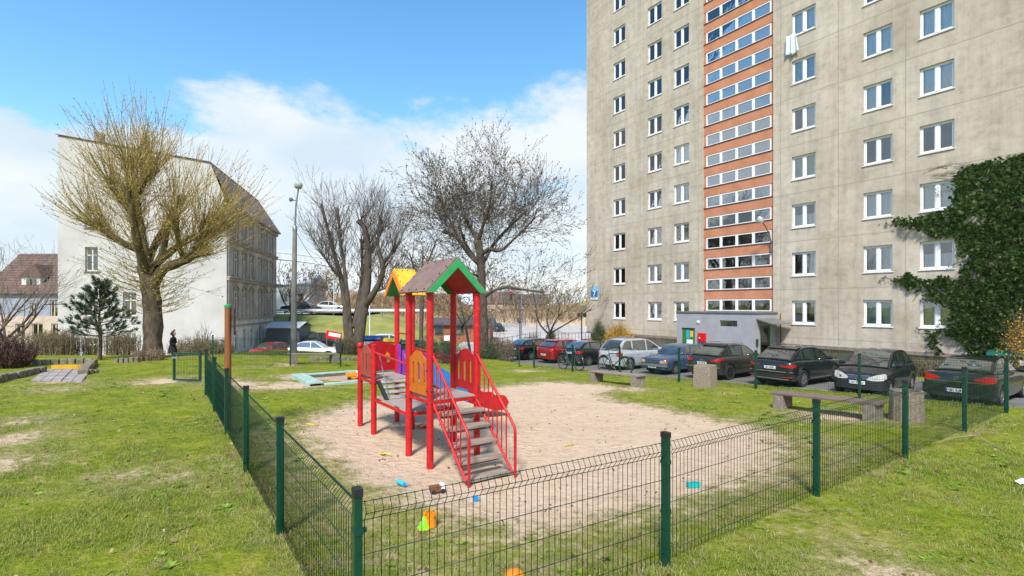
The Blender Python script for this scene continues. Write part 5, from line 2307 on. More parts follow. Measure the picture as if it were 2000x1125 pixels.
    def seams(s, xs):
        for sg in (-1, 1):
            for x in xs:
                b = MB()
                zs = [max(s.zl(x) + 0.05, 0.32), 0.5, 0.7, s.zt(x) - 0.08]
                for za, zb in zip(zs, zs[1:]):
                    ya, yb = s.half(x, za) + 0.002, s.half(x, zb) + 0.002
                    b.add([(x - 0.006, sg * ya, za), (x + 0.006, sg * ya, za), (x + 0.006, sg * yb, zb), (x - 0.006, sg * yb, zb)], [(0, 1, 2, 3)])
                b.build('door_seam', 'underbody', s.root)

    def handles(s, xs, z):
        for sg in (-1, 1):
            for x in xs:
                b = MB()
                b.box((x, sg * (s.half(x, z) + 0.012), z), (0.16, 0.03, 0.03))
                b.build('door_handle', s.paint, s.root, bevel=0.008)

    def mirrors(s, m=None):
        x = s.A[0] - 0.42
        z = s.A[1] + 0.08
        for sg in (-1, 1):
            b = MB()
            b.lathe([(0.02, -0.11), (0.07, -0.09), (0.085, 0), (0.07, 0.09), (0.02, 0.11)], 10, Matrix.Translation((x, sg * (s.W / 2 + 0.06), z)) @ Matrix.Rotation(R(90), 4, 'X') @ Matrix.Diagonal((0.75, 0.9, 1, 1)))
            b.bar((x - 0.02, sg * (s.hb - 0.02), z - 0.04), (x, sg * (s.W / 2 + 0.02), z - 0.02), 0.06, 0.03)
            b.build('wing_mirror', m or s.paint, s.root, True)

    def roof_rails(s, m='car_trim'):
        for sg in (-1, 1):
            b = MB()
            y = sg * (s.hr - 0.03)
            b.tube([(s.B[0] - 0.1, y, s.H + 0.0), (s.B[0] - 0.25, y, s.H + 0.045), (s.C[0] + 0.25, y, s.H + 0.045), (s.C[0] + 0.08, y, s.H - 0.01)], 0.017, 8)
            b.build('roof_rail', m, s.root, True)

    def spoiler(s, m=None, depth=0.16):
        b = MB()
        x = s.C[0] - 0.03
        y = s.hr - 0.04
        b.add([(x + 0.12, -y, s.H + 0.01), (x + 0.12, y, s.H + 0.01), (x - depth, y * 1.02, s.H - 0.055), (x - depth, -y * 1.02, s.H - 0.055),
               (x + 0.10, -y, s.H - 0.05), (x + 0.10, y, s.H - 0.05), (x - depth, y * 1.02, s.H - 0.085), (x - depth, -y * 1.02, s.H - 0.085)],
              [(0, 1, 2, 3), (7, 6, 5, 4), (0, 4, 5, 1), (1, 5, 6, 2), (2, 6, 7, 3), (3, 7, 4, 0)])
        b.build('rear_spoiler', m or s.paint, s.root, fix=True)

    def wiper(s):
        z = s.D[1] + 0.07
        b = MB()
        x = s.xr(z) - 0.03
        b.bar((x, 0.0, z), (s.xr(z + 0.02) - 0.035, -0.33, z + 0.02), 0.02, 0.02)
        b.build('rear_wiper', 'car_trim', s.root)

    def place(s, x, y, z, ang):
        s.root.location = (x, y, z)
        s.root.rotation_euler = (0, 0, ang)


AV = math.atan2(VY, VX)
V_END = 20.5


def park(c, px, rear=True, jit=0.0, dv=0.0):
    k = (px - CX) / F
    v = V_END + dv
    Y = v / (VX * k + VY)
    X = k * Y
    cx_, cy_ = X + VX * c.L / 2, Y + VY * c.L / 2
    z = G(X + VX * 1.0, Y + VY * 1.0) + 0.022
    c.place(cx_, cy_, z, AV + (0 if rear else math.pi) + R(jit))
    # lean with the gentle slope of the car park
    return c


def ring_badge(c, end, z, r, kind, y=0.0):
    x = c.L / 2 * end + end * 0.02
    b = MB()
    n = 20
    Mx = Matrix.Translation((x, y, z)) @ Matrix.Rotation(R(90), 4, 'Y')
    pts = [Mx @ Vector((r * math.cos(2 * math.pi * i / n), r * math.sin(2 * math.pi * i / n), 0)) for i in range(n + 1)]
    b.tube(pts, r * 0.12, 6, False)
    if kind == 'star':
        for k in range(3):
            a = R(90 + 120 * k)
            b.bar((x, y, z), (x, y + r * math.cos(a), z + r * math.sin(a)), r * 0.16, r * 0.16)
    elif kind == 'bolt':
        for p, q in (((-1.25, 0.18), (0.15, 0.18)), ((0.15, 0.18), (-0.15, -0.18)), ((-0.15, -0.18), (1.25, -0.18))):
            b.bar((x, y + r * p[0], z + r * p[1]), (x, y + r * q[0], z + r * q[1]), r * 0.2, r * 0.2)
    b.build('emblem', 'chrome', c.root, True)


CG = 'cars parked in a row before the tower'
# 1 dark green-black car, right edge
c = Car('parked_car', 'black green saloon with large triangular tail lights, nearest car at right', 4.5, 1.78, 1.44, 'paint_green_black',
        [(-2.25, 0.96), (-2.15, 1.02), (-1.55, 1.03), (0.9, 0.95), (1.8, 0.86), (2.1, 0.76), (2.25, 0.62)],
        (0.95, 0.95), (0.25, 1.40), (-0.85, 1.40), (-1.62, 1.05), (-1.30, 1.36), 0.32, 'alloy', 7, CG)
c.side_windows([(-1.35, -0.42), (-0.34, 0.85)])
for sg in (-1, 1):
    c.patch('tail_light', 'tail_red', -1, [(sg * 0.40, 0.845, 0.865), (sg * 0.58, 0.80, 0.93), (sg * 0.75, 0.77, 0.99), (sg * 0.86, 0.79, 0.97), (sg * 0.885, 0.83, 0.92)][::sg])
c.patch('chrome_strip', 'chrome', -1, [(-0.74, 0.755, 0.78), (0.74, 0.755, 0.78)], 0.02)
c.patch('bumper', 'paint_green_black', -1, [(-0.88, 0.34, 0.66), (-0.7, 0.33, 0.68), (0.7, 0.33, 0.68), (0.88, 0.34, 0.66)], 0.035)
c.patch('lower_grille', 'car_trim', -1, [(-0.55, 0.29, 0.40), (0.55, 0.29, 0.40)], 0.05)
c.plate(-1, 0.50, 'GD 0U471')
ring_badge(c, -1, 0.87, 0.055, 'bolt')
c.seams([0.85, -0.40])
c.handles([-0.25], 0.82)
c.mirrors()
park(c, 1868, True)

# 2 dark plum compact facing the camera
c = Car('parked_car', 'dark plum short compact car facing the playground with round pale headlights', 3.61, 1.72, 1.57, 'paint_plum',
        [(-1.805, 0.9), (-1.7, 1.0), (-1.0, 1.02), (0.75, 1.0), (1.2, 0.93), (1.55, 0.80), (1.805, 0.60)],
        (0.98, 0.985), (0.12, 1.53), (-1.1, 1.53), (-1.66, 1.04), (-1.20, 1.22), 0.30, 'alloy', 6, CG, rf=0.55)
c.side_windows([(-1.5, -0.75), (-0.66, 0.02), (0.10, 0.75)])
for sg in (-1, 1):
    c.patch('headlight', 'head_lamp', 1, [(sg * 0.30, 0.60, 0.66), (sg * 0.42, 0.585, 0.72), (sg * 0.58, 0.58, 0.79), (sg * 0.74, 0.60, 0.83), (sg * 0.80, 0.66, 0.80)][::sg], 0.018)
c.patch('grille', 'car_trim', 1, [(-0.34, 0.60, 0.71), (0.34, 0.60, 0.71)], 0.012)
for z in (0.62, 0.655, 0.69):
    c.patch('grille_bar', 'chrome', 1, [(-0.30, z - 0.006, z + 0.006), (0.30, z - 0.006, z + 0.006)], 0.018)
c.patch('grille_rim', 'chrome', 1, [(-0.36, 0.715, 0.735), (0.36, 0.715, 0.735)], 0.022)
c.patch('bumper', 'car_trim', 1, [(-0.84, 0.26, 0.56), (-0.6, 0.25, 0.57), (0.6, 0.25, 0.57), (0.84, 0.26, 0.56)], 0.03)
c.plate(1, 0.49, 'GD 554EU')
ring_badge(c, 1, 0.655, 0.06, 'star')
c.seams([0.75, -0.55])
c.handles([-0.35], 0.82)
c.mirrors()
b = MB()
b.bar((1.08, -0.1, 1.01), (0.72, 0.45, 1.2), 0.015, 0.015)
b.build('wiper', 'car_trim', c.root)
park(c, 1668, False, 3)

# 3 black SUV with silver bumper lines
c = Car('parked_car', 'black SUV with slim red tail lights and silver lines on its bumper', 4.45, 1.85, 1.59, 'paint_blackblue',
        [(-2.225, 0.98), (-2.12, 1.06), (-1.5, 1.08), (0.85, 1.02), (1.75, 0.94), (2.05, 0.84), (2.225, 0.66)],
        (0.98, 1.03), (0.20, 1.54), (-1.15, 1.54), (-2.0, 1.10), (-1.33, 1.30), 0.355, 'alloy', 10, CG, sill=0.28)
c.side_windows([(-1.62, -1.12), (-1.04, -0.20), (-0.12, 0.85)])
for sg in (-1, 1):
    c.patch('tail_light', 'tail_red', -1, [(sg * 0.42, 0.865, 0.895), (sg * 0.60, 0.84, 0.915), (sg * 0.80, 0.825, 0.945), (sg * 0.92, 0.835, 0.955)][::sg], 0.018)
    c.patch('bumper_reflector', 'tail_red', -1, [(sg * 0.55, 0.43, 0.455), (sg * 0.85, 0.44, 0.465)][::sg], 0.05)
for z, hw_ in ((0.635, 0.86), (0.345, 0.74)):
    c.patch('silver_line', 'alloy', -1, [(-hw_, z, z + 0.03), (hw_, z, z + 0.03)], 0.045)
c.patch('bumper', 'car_trim', -1, [(-0.9, 0.31, 0.55), (0.9, 0.31, 0.55)], 0.035)
c.plate(-1, 0.80, 'GD 4G9C')
c.spoiler()
c.wiper()
c.roof_rails('chrome')
c.seams([0.80, -0.16, -1.0])
c.handles([0.05, -0.80], 0.90)
c.mirrors()
c.strip('sill_trim', 'alloy', [(-0.8, 0.36), (0.8, 0.36)], 0.03)
park(c, 1507, True, -2)

# 4 dark brown crossover
c = Car('parked_car', 'dark brown crossover with boomerang tail lights behind the square concrete bin', 4.38, 1.81, 1.59, 'paint_brown',
        [(-2.19, 0.96), (-2.08, 1.05), (-1.5, 1.07), (0.85, 1.02), (1.7, 0.93), (2.0, 0.84), (2.19, 0.66)],
        (1.0, 1.03), (0.20, 1.55), (-1.15, 1.54), (-1.95, 1.10), (-1.32, 1.30), 0.35, 'dark_alloy', 9, CG, sill=0.28)
c.side_windows([(-1.6, -1.16), (-1.06, -0.22), (-0.14, 0.88)])
for sg in (-1, 1):
    c.patch('tail_light', 'tail_red', -1, [(sg * 0.46, 0.88, 0.91), (sg * 0.62, 0.85, 0.96), (sg * 0.80, 0.87, 1.01), (sg * 0.905, 0.93, 1.03)][::sg], 0.018)
c.patch('bumper', 'car_trim', -1, [(-0.9, 0.30, 0.56), (0.9, 0.30, 0.56)], 0.04)
c.patch('silver_line', 'alloy', -1, [(-0.82, 0.585, 0.62), (0.82, 0.585, 0.62)], 0.05)
c.plate(-1, 0.77, 'GD 2W48')
b = MB()
b.box((-2.205, 0, 0.90), (0.02, 0.10, 0.06))
b.build('emblem', 'chrome', c.root, bevel=0.01)
c.spoiler('car_trim')
c.wiper()
c.roof_rails('alloy')
c.seams([0.82, -0.18, -1.0])
c.handles([0.05, -0.80], 0.90)
c.mirrors()
park(c, 1372, True, -1)

# 5 old blue boxy saloon facing the camera
c = Car('parked_car', 'old boxy dusty blue car with square headlights facing the playground', 4.05, 1.62, 1.44, 'paint_blue',
        [(-2.025, 0.86), (-1.97, 0.93), (-1.4, 0.95), (0.6, 0.95), (1.2, 0.90), (1.93, 0.82), (2.025, 0.74)],
        (0.72, 0.945), (0.22, 1.40), (-1.2, 1.40), (-1.75, 0.97), (-1.28, 1.18), 0.30, 'alloy', 8, CG, rf=0.16, rr=0.14, wroof=0.76)
c.side_windows([(-1.6, -1.05), (-0.97, -0.2), (-0.12, 0.62)], inset_f=0.10)
for sg in (-1, 1):
    c.patch('headlight', 'head_lamp', 1, [(sg * 0.46, 0.60, 0.74), (sg * 0.66, 0.60, 0.74)][::sg], 0.015)
    c.patch('turn_signal', 'amber', 1, [(sg * 0.67, 0.60, 0.74), (sg * 0.79, 0.60, 0.74)][::sg], 0.015)
c.patch('grille', 'car_trim', 1, [(-0.45, 0.59, 0.75), (0.45, 0.59, 0.75)], 0.012)
for z in (0.63, 0.67, 0.71):
    c.patch('grille_bar', 'alloy', 1, [(-0.43, z - 0.006, z + 0.006), (0.43, z - 0.006, z + 0.006)], 0.017)
c.patch('bumper', 'alloy', 1, [(-0.79, 0.44, 0.53), (0.79, 0.44, 0.53)], 0.09)
c.plate(1, 0.41, 'GD 7720')
c.seams([0.60, -0.16, -1.0])
c.handles([0.05, -0.78], 0.84)
c.mirrors()
b = MB()
b.bar((0.86, 0.1, 0.98), (0.64, 0.5, 1.10), 0.015, 0.015)
b.build('wiper', 'car_trim', c.root)
park(c, 1272, False, 2)

# 6 silver people carrier
c = Car('parked_car', 'silver people carrier seen from behind between blue and black cars', 4.6, 1.80, 1.70, 'paint_silver',
        [(-2.3, 0.98), (-2.2, 1.06), (-1.5, 1.08), (1.0, 1.02), (1.7, 0.93), (2.1, 0.80), (2.3, 0.64)],
        (1.25, 1.03), (0.25, 1.66), (-1.7, 1.65), (-2.18, 1.10), (-1.42, 1.42), 0.32, 'alloy', 6, CG)
c.side_windows([(-1.95, -1.2), (-1.1, -0.1), (0.0, 1.05)])
for sg in (-1, 1):
    c.patch('tail_light', 'tail_red', -1, [(sg * 0.66, 0.80, 1.02), (sg * 0.80, 0.80, 1.04), (sg * 0.89, 0.82, 1.03)][::sg], 0.018)
c.patch('bumper', 'paint_silver', -1, [(-0.88, 0.32, 0.62), (0.88, 0.32, 0.62)], 0.045)
c.plate(-1, 0.76, 'GD 61K3')
c.wiper()
c.roof_rails('alloy')
c.seams([1.0, -0.05, -1.15])
c.handles([0.15, -0.85], 0.88)
c.mirrors()
park(c, 1189, True, -2)

# 7 black hatchback
c = Car('parked_car', 'black hatchback with round red lamps between red and silver cars', 4.2, 1.74, 1.46, 'paint_black',
        [(-2.1, 0.90), (-2.0, 0.98), (-1.4, 1.0), (0.9, 0.94), (1.7, 0.86), (1.95, 0.76), (2.1, 0.62)],
        (0.98, 0.95), (0.22, 1.42), (-1.3, 1.41), (-1.9, 1.02), (-1.27, 1.26), 0.31, 'alloy', 5, CG)
c.side_windows([(-1.6, -1.1), (-1.0, -0.18), (-0.1, 0.85)])
for sg in (-1, 1):
    c.patch('tail_light', 'tail_red', -1, [(sg * 0.56, 0.80, 0.88), (sg * 0.68, 0.76, 0.93), (sg * 0.80, 0.77, 0.93), (sg * 0.865, 0.81, 0.90)][::sg], 0.018)
c.patch('bumper', 'paint_black', -1, [(-0.86, 0.30, 0.58), (0.86, 0.30, 0.58)], 0.04)
c.plate(-1, 0.80, 'GD 38X1')
c.wiper()
c.seams([0.78, -0.14])
c.mirrors()
park(c, 1112, True)

# 8 red hatchback
c = Car('parked_car', 'dark red hatchback parked second from the far end', 4.15, 1.76, 1.50, 'paint_red',
        [(-2.075, 0.92), (-1.98, 1.0), (-1.4, 1.02), (0.9, 0.96), (1.6, 0.88), (1.9, 0.78), (2.075, 0.62)],
        (1.0, 0.97), (0.22, 1.46), (-1.35, 1.45), (-1.9, 1.04), (-1.26, 1.28), 0.32, 'alloy', 5, CG)
c.side_windows([(-1.6, -1.12), (-1.02, -0.18), (-0.1, 0.86)])
for sg in (-1, 1):
    c.patch('tail_light', 'tail_red', -1, [(sg * 0.60, 0.80, 0.95), (sg * 0.78, 0.80, 1.02), (sg * 0.87, 0.84, 1.0)][::sg], 0.018)
c.patch('bumper', 'paint_red', -1, [(-0.86, 0.30, 0.58), (0.86, 0.30, 0.58)], 0.04)
c.plate(-1, 0.56, 'GD 902')
c.wiper()
c.spoiler()
c.seams([0.78, -0.14])
c.mirrors()
park(c, 1062, True)
red_car = c

# 9 black estate
c = Car('parked_car', 'black estate car at the far end of the row beside the shrubs', 4.5, 1.76, 1.46, 'paint_black',
        [(-2.25, 0.92), (-2.15, 1.0), (-1.4, 1.02), (0.9, 0.95), (1.8, 0.87), (2.1, 0.78), (2.25, 0.62)],
        (0.98, 0.96), (0.20, 1.42), (-1.55, 1.41), (-2.1, 1.04), (-1.34, 1.33), 0.32, 'alloy', 7, CG)
c.side_windows([(-1.95, -1.2), (-1.1, -0.18), (-0.1, 0.85)])
for sg in (-1, 1):
    c.patch('tail_light', 'tail_red', -1, [(sg * 0.58, 0.80, 0.92), (sg * 0.75, 0.78, 0.95), (sg * 0.87, 0.80, 0.95)][::sg], 0.018)
c.patch('bumper', 'paint_black', -1, [(-0.86, 0.30, 0.58), (0.86, 0.30, 0.58)], 0.04)
c.plate(-1, 0.80, 'GD 17T5')
c.wiper()
c.roof_rails('alloy')
c.seams([0.78, -0.14])
c.mirrors()
park(c, 1004, True)

# cars farther away
FG = 'cars standing on the streets behind'


def far_car(label, L, W, H, paint, x, y, ang, z=None, estate=False):
    c = Car('distant_car', label, L, W, H, paint,
            [(-L / 2, 0.88), (-L / 2 + 0.1, 0.96), (-1.3, 0.98), (0.9, 0.92), (L / 2 - 0.3, 0.82), (L / 2, 0.6)],
            (0.95, 0.93), (0.2, H - 0.04), (-1.3 if estate else -0.95, H - 0.04), (-L / 2 + (0.2 if estate else 0.5), 0.98), (-1.27, 1.3), 0.31, 'alloy', 5, FG)
    c.side_windows([(-1.6, -0.18), (-0.1, 0.85)])
    for sg in (-1, 1):
        c.patch('tail_light', 'tail_red', -1, [(sg * 0.58, 0.74, 0.9), (sg * 0.84, 0.76, 0.9)][::sg], 0.018)
        c.patch('headlight', 'head_lamp', 1, [(sg * 0.5, 0.6, 0.7), (sg * 0.8, 0.62, 0.74)][::sg], 0.018)
    c.place(x, y, (G(x, y) + 0.035) if z is None else z, ang)
    return c


far_car('white saloon parked on the side street behind the back fence', 4.5, 1.78, 1.46, 'paint_white', -16.6, 43.0, R(8))
far_car('dark red car half hidden by the concrete lamp post', 4.1, 1.72, 1.45, 'paint_red', -19.2, 42.0, R(60))
far_car('white hatchback parked beyond the yellow bin', 4.2, 1.76, 1.5, 'paint_white', -11.0, 46.5, R(12), None, True)
far_car('silver car driving on the raised road behind the big bare tree', 4.3, 1.76, 1.48, 'paint_silver', -24.0, 68.0, R(3), 1.28)
far_car('dark car on the raised road beyond the small bare tree', 4.3, 1.76, 1.48, 'paint_blackblue', -27.5, 66.0, R(180), 1.28)
far_car('dark hatchback driving down the pale street near the traffic light', 4.2, 1.76, 1.5, 'paint_brown', -2.6, 88.0, R(-70), None, True)
far_car('dark pickup parked beside the grey shed', 4.8, 1.85, 1.6, 'paint_black', -19.6, 54.0, R(-5), None, True)


# ------------------------------------------------------------------ bicycles
def bicycle(label, p, q, frame_mat, basket=False):
    """p: rear wheel, q: front wheel contact points"""
    root = thing('bicycle', label, 'bicycle', (p[0], p[1], G(*p)), math.atan2(q[1] - p[1], q[0] - p[0]), 'bicycles leaning by the car park fence')
    wb = 1.08
    r = 0.33
    dz = G(*q) - G(*p)
    root.rotation_euler = (R(4), math.atan2(-dz, wb), root.rotation_euler[2])
    for x in (0, wb):
        w = MB()
        pts = [(x + r * math.cos(2 * math.pi * i / 28), 0, r + r * math.sin(2 * math.pi * i / 28)) for i in range(29)]
        w.tube(pts, 0.02, 6, False)
        wo_ = w.build('wheel', 'tyre', root, True)
        w = MB()
        pts = [(x + 0.295 * math.cos(2 * math.pi * i / 28), 0, r + 0.295 * math.sin(2 * math.pi * i / 28)) for i in range(29)]
        w.tube(pts, 0.009, 5, False)
        w.build('rim', 'alloy', wo_, True)
        w = MB()
        for k in range(14):
            a = 2 * math.pi * k / 14
            w.tube([(x, 0, r), (x + 0.29 * math.cos(a), 0, r + 0.29 * math.sin(a))], 0.0022, 3, False)
        tag(w.build('spokes', 'chrome', wo_), kind='stuff')
        w = MB()
        w.tube([(x, -0.05, r), (x, 0.05, r)], 0.022, 8)
        w.build('hub', 'alloy', wo_, True)
        w = MB()
        a0, a1 = (R(20), R(170)) if x == 0 else (R(10), R(150))
        pts = [(x + 0.36 * math.cos(a0 + (a1 - a0) * i / 10), 0, r + 0.36 * math.sin(a0 + (a1 - a0) * i / 10)) for i in range(11)]
        w.tube(pts, 0.02, 5)
        w.build('mudguard', 'car_trim', root, True)
    bb = (0.44, 0, 0.29)
    st = (0.30, 0, 0.78)
    hd = (0.92, 0, 0.78)
    hl = (0.95, 0, 0.66)
    f = MB()
    for a, b_, rr in ((bb, st, 0.017), (bb, hl, 0.019), (st, hd, 0.017), (hd, hl, 0.02), (bb, (0, 0, r), 0.012), (st, (0, 0, r), 0.010)):
        f.tube([a, b_], rr, 8)
    f.build('frame', frame_mat, root, True)
    f = MB()
    for y in (-0.05, 0.05):
        f.tube([(0.95, y * 0.3, 0.66), (0.97, y, 0.6), (wb, y, r)], 0.012, 6)
    f.build('fork', frame_mat, root, True)
    f = MB()
    f.tube([hd, (0.88, 0, 0.98)], 0.013, 6)
    f.tube([(0.80, -0.28, 1.0), (0.88, -0.15, 1.0), (0.90, 0, 0.98), (0.88, 0.15, 1.0), (0.80, 0.28, 1.0)], 0.012, 6)
    f.build('handlebar', 'chrome', root, True)
    f = MB()
    f.tube([st, (0.275, 0, 0.90)], 0.013, 6)
    f.build('seat_post', 'chrome', root, True)
    f = MB()
    f.add([(0.14, -0.09, 0.91), (0.14, 0.09, 0.91), (0.24, 0.07, 0.92), (0.42, 0.018, 0.91), (0.42, -0.018, 0.91), (0.24, -0.07, 0.92),
           (0.14, -0.06, 0.96), (0.14, 0.06, 0.96), (0.24, 0.045, 0.955), (0.42, 0.012, 0.94), (0.42, -0.012, 0.94), (0.24, -0.045, 0.955)],
          [(5, 4, 3, 2, 1, 0), (6, 7, 8, 9, 10, 11)] + [(i, (i + 1) % 6, (i + 1) % 6 + 6, i + 6) for i in range(6)])
    f.build('saddle', 'car_trim', root, True, fix=True)
    f = MB()
    f.lathe([(0.085, -0.006), (0.085, 0.006)], 18, Matrix.Translation((0.44, 0.03, 0.29)) @ Matrix.Rotation(R(90), 4, 'X'))
    f.bar((0.44, 0.05, 0.29), (0.52, 0.06, 0.15), 0.015, 0.02)
    f.bar((0.44, -0.05, 0.29), (0.36, -0.06, 0.43), 0.015, 0.02)
    f.build('crank', 'chrome', root, True)
    f = MB()
    f.bar((-0.12, 0, 0.72), (0.24, 0, 0.72), 0.12, 0.015)
    f.bar((-0.05, 0, 0.71), (0.0, 0, 0.36), 0.02, 0.01)
    f.build('luggage_rack', 'car_trim', root)
    return root


bicycle('dark bicycle behind the fence in front of the black hatchback', xy(16.9, 14.35), xy(15.55, 14.3), 'paint_blue')
bicycle('black bicycle behind the fence in front of the silver people carrier', xy(14.35, 14.3), xy(13.0, 14.35), 'paint_black')

# ------------------------------------------------------------------ trees
def rv(rng, s=1.0):
    return Vector((rng.gauss(0, s), rng.gauss(0, s), rng.gauss(0, s)))


class Leaves:
    """many small leaf or bud faces collected into one mesh"""

    def __init__(s, seed=0):
        s.v, s.f = [], []
        s.r = random.Random(seed)

    def leaf(s, p, size, d=None, ratio=0.5):
        r = s.r
        a = (d + rv(r, 0.5)) if d is not None else rv(r)
        if a.length < 1e-5:
            a = Vector((0, 0, 1))
        a = a.normalized()
        b = a.cross(rv(r))
        if b.length < 1e-5:
            b = a.orthogonal()
        b = b.normalized() * (size * ratio)
        a = a * size
        o = len(s.v)
        s.v += [tuple(p), tuple(p + a * 0.5 + b * 0.5), tuple(p + a), tuple(p + a * 0.5 - b * 0.5)]
        s.f.append((o, o + 1, o + 2, o + 3))

    def build(s, name, matname, parent):
        me = bpy.data.meshes.new(name)
        me.from_pydata(s.v, [], s.f)
        me.materials.append(MATS[matname])
        o = bpy.data.objects.new(name, me)
        col.objects.link(o)
        o.parent = parent
        return o


def grow(rng, mb, lv, p, d, L, r, lvl, cfg):
    nseg = 4 if lvl <= 1 else 3
    pts = [p.copy()]
    rad = [r]
    dd = d.normalized()
    for i in range(nseg):
        dd = (dd + rv(rng, cfg['wig']) + Vector((0, 0, cfg['up'] * (0.5 + i / nseg)))).normalized()
        pts.append(pts[-1] + dd * (L / nseg))
        rad.append(max(r * (1 - 0.75 * (i + 1) / nseg), cfg['rmin']))
    mb.tube(pts, rad, 5 if r > 0.03 else 3, False)
    if lvl >= cfg['max']:
        if lv is not None:
            for k in range(cfg['leaves']):
                t = rng.random() ** 0.7
                j = min(int(t * nseg), nseg - 1)
                q = pts[j].lerp(pts[j + 1], t * nseg - j)
                lv.leaf(q + rv(rng, 0.015), cfg['lsize'] * rng.uniform(0.6, 1.3), dd, cfg.get('lratio', 0.5))
        return
    n = cfg['n'][lvl] if lvl < len(cfg['n']) else cfg['n'][-1]
    n = max(1, int(round(n * rng.uniform(0.75, 1.25))))
    for k in range(n):
        t = rng.uniform(0.25, 1.0) if k else 1.0
        j = min(int(t * nseg), nseg - 1)
        q = pts[j].lerp(pts[j + 1], t * nseg - j)
        base = (pts[j + 1] - pts[j]).normalized()
        side = base.cross(rv(rng))
        if side.length < 1e-5:
            continue
        side.normalize()
        a = cfg['ang'] * rng.uniform(0.5, 1.3) * (0.4 if k == 0 else 1)
        nd = base * math.cos(a) + side * math.sin(a)
        rr = rad[j] * (1 - (t * nseg - j)) + rad[j + 1] * (t * nseg - j)
        grow(rng, mb, lv, q, nd, L * cfg['lr'] * rng.uniform(0.75, 1.2), max(rr * 0.72, cfg['rmin']), lvl + 1, cfg)


def limb(mb, pts, r0, r1, n=9, rng=None, knob=0.0):
    """smooth tapering limb through hand placed points"""
    P = [Vector(p) for p in pts]
    out = []
    k = len(P)
    for i in range(k - 1):
        p0, p1, p2, p3 = P[max(i - 1, 0)], P[i], P[i + 1], P[min(i + 2, k - 1)]
        for s_ in range(4):
            t = s_ / 4
            out.append(0.5 * ((2 * p1) + (p2 - p0) * t + (2 * p0 - 5 * p1 + 4 * p2 - p3) * t * t + (3 * p1 - p0 - 3 * p2 + p3) * t ** 3))
    out.append(P[-1])
    m = len(out)
    rad = []
    for i, p in enumerate(out):
        r = r0 + (r1 - r0) * i / (m - 1)
        if rng:
            r *= 1 + 0.05 * math.sin(i * 1.7 + p.x * 3) + rng.uniform(-0.04, 0.04)
        if knob and i >= m - 3:
            r *= 1 + knob * (0.6 if i == m - 3 else 1)
        rad.append(r)
    mb.tube(out, rad, n)
    return out


def tree_root(name, label, px, Y, cat='tree', group=None, z=None):
    x = (px - CX) / F * Y
    return thing(name, label, cat, (x, Y, G(x, Y) if z is None else z), 0, group)


# ---- pollarded tree at the left
Y1 = 21.0
T1 = tree_root('pollarded_tree', 'big pollarded tree with golden budding shoots before the white gable', 298, Y1)
k1 = Y1 / F
zb1 = T1.location.z
base_py = HY + (CAM_H - zb1) / k1


def q1(px, py, d=0.0):
    return Vector(((px - 298) * k1, d, (base_py - py) * k1))


rng = random.Random(5)
mb = MB()
trunk = limb(mb, [q1(298, base_py + 14), q1(298, 690), q1(299, 640), q1(297, 590), q1(292, 555), q1(284, 520, 0.05)], 0.35, 0.33, 14, rng)
# root flare
for k in range(6):
    a = k * 1.05
    limb(mb, [q1(298, 655) + Vector((0.2 * math.cos(a), 0.2 * math.sin(a), 0)), q1(298, 690) + Vector((0.30 * math.cos(a), 0.30 * math.sin(a), 0)), q1(298, base_py + 8) + Vector((0.46 * math.cos(a), 0.46 * math.sin(a), 0))], 0.13, 0.07, 7)
mb.build('trunk', 'bark', T1, True, angle=180)
limbs_def = [
    ([q1(286, 535), q1(272, 470, 0.1), q1(262, 420, 0.15), q1(255, 370, 0.1), q1(250, 335, 0.1), q1(248, 312, 0.1)], 0.30, 0.17, 0.35),
    ([q1(262, 385, 0.1), q1(290, 358, -0.2), q1(318, 334, -0.35)], 0.14, 0.12, 0.35),
    ([q1(277, 490), q1(250, 476, -0.3), q1(226, 456, -0.5), q1(208, 441, -0.6)], 0.17, 0.13, 0.3),
    ([q1(272, 470), q1(245, 425, 0.6), q1(222, 398, 0.9)], 0.14, 0.10, 0.3),
    ([q1(296, 570), q1(318, 530, -0.1), q1(355, 514, -0.2), q1(384, 500, -0.25), q1(402, 465, -0.3), q1(412, 430, -0.3)], 0.25, 0.15, 0.45),
    ([q1(296, 530), q1(312, 490, 0.2), q1(318, 450, 0.25), q1(328, 418, 0.3)], 0.16, 0.11, 0.4),
    ([q1(300, 520), q1(332, 478, 0.5), q1(365, 456, 0.7), q1(396, 448, 0.8), q1(422, 428, 0.9)], 0.18, 0.12, 0.4),
    ([q1(384, 500, -0.25), q1(402, 500, -0.4), q1(424, 496, -0.5)], 0.08, 0.05, 0.2),
    ([q1(288, 540), q1(300, 480, -0.9), q1(310, 420, -1.5), q1(305, 380, -1.7)], 0.20, 0.12, 0.4),
    ([q1(284, 530), q1(270, 480, 0.9), q1(290, 400, 1.6), q1(300, 365, 1.8)], 0.20, 0.12, 0.4),
    ([q1(365, 512, -0.2), q1(372, 470, -0.8), q1(380, 430, -1.2)], 0.12, 0.09, 0.4),
    ([q1(262, 425, 0.1), q1(240, 388, -0.2), q1(222, 352, -0.3)], 0.13, 0.09, 0.4),
    ([q1(258, 385, 0.1), q1(262, 345, 0.7), q1(275, 318, 1.0)], 0.12, 0.09, 0.4),
]
limb_pts = []
mbl = MB()
for pts, r0, r1, kn in limbs_def:
    limb_pts.append(limb(mbl, pts, r0 * 0.85, r1 * 0.8, 10, rng, kn))
mbl.build('limb', 'bark_mossy', T1, True, angle=180)
sh = MB()
bud = Leaves(3)
ctr = q1(288, 500)


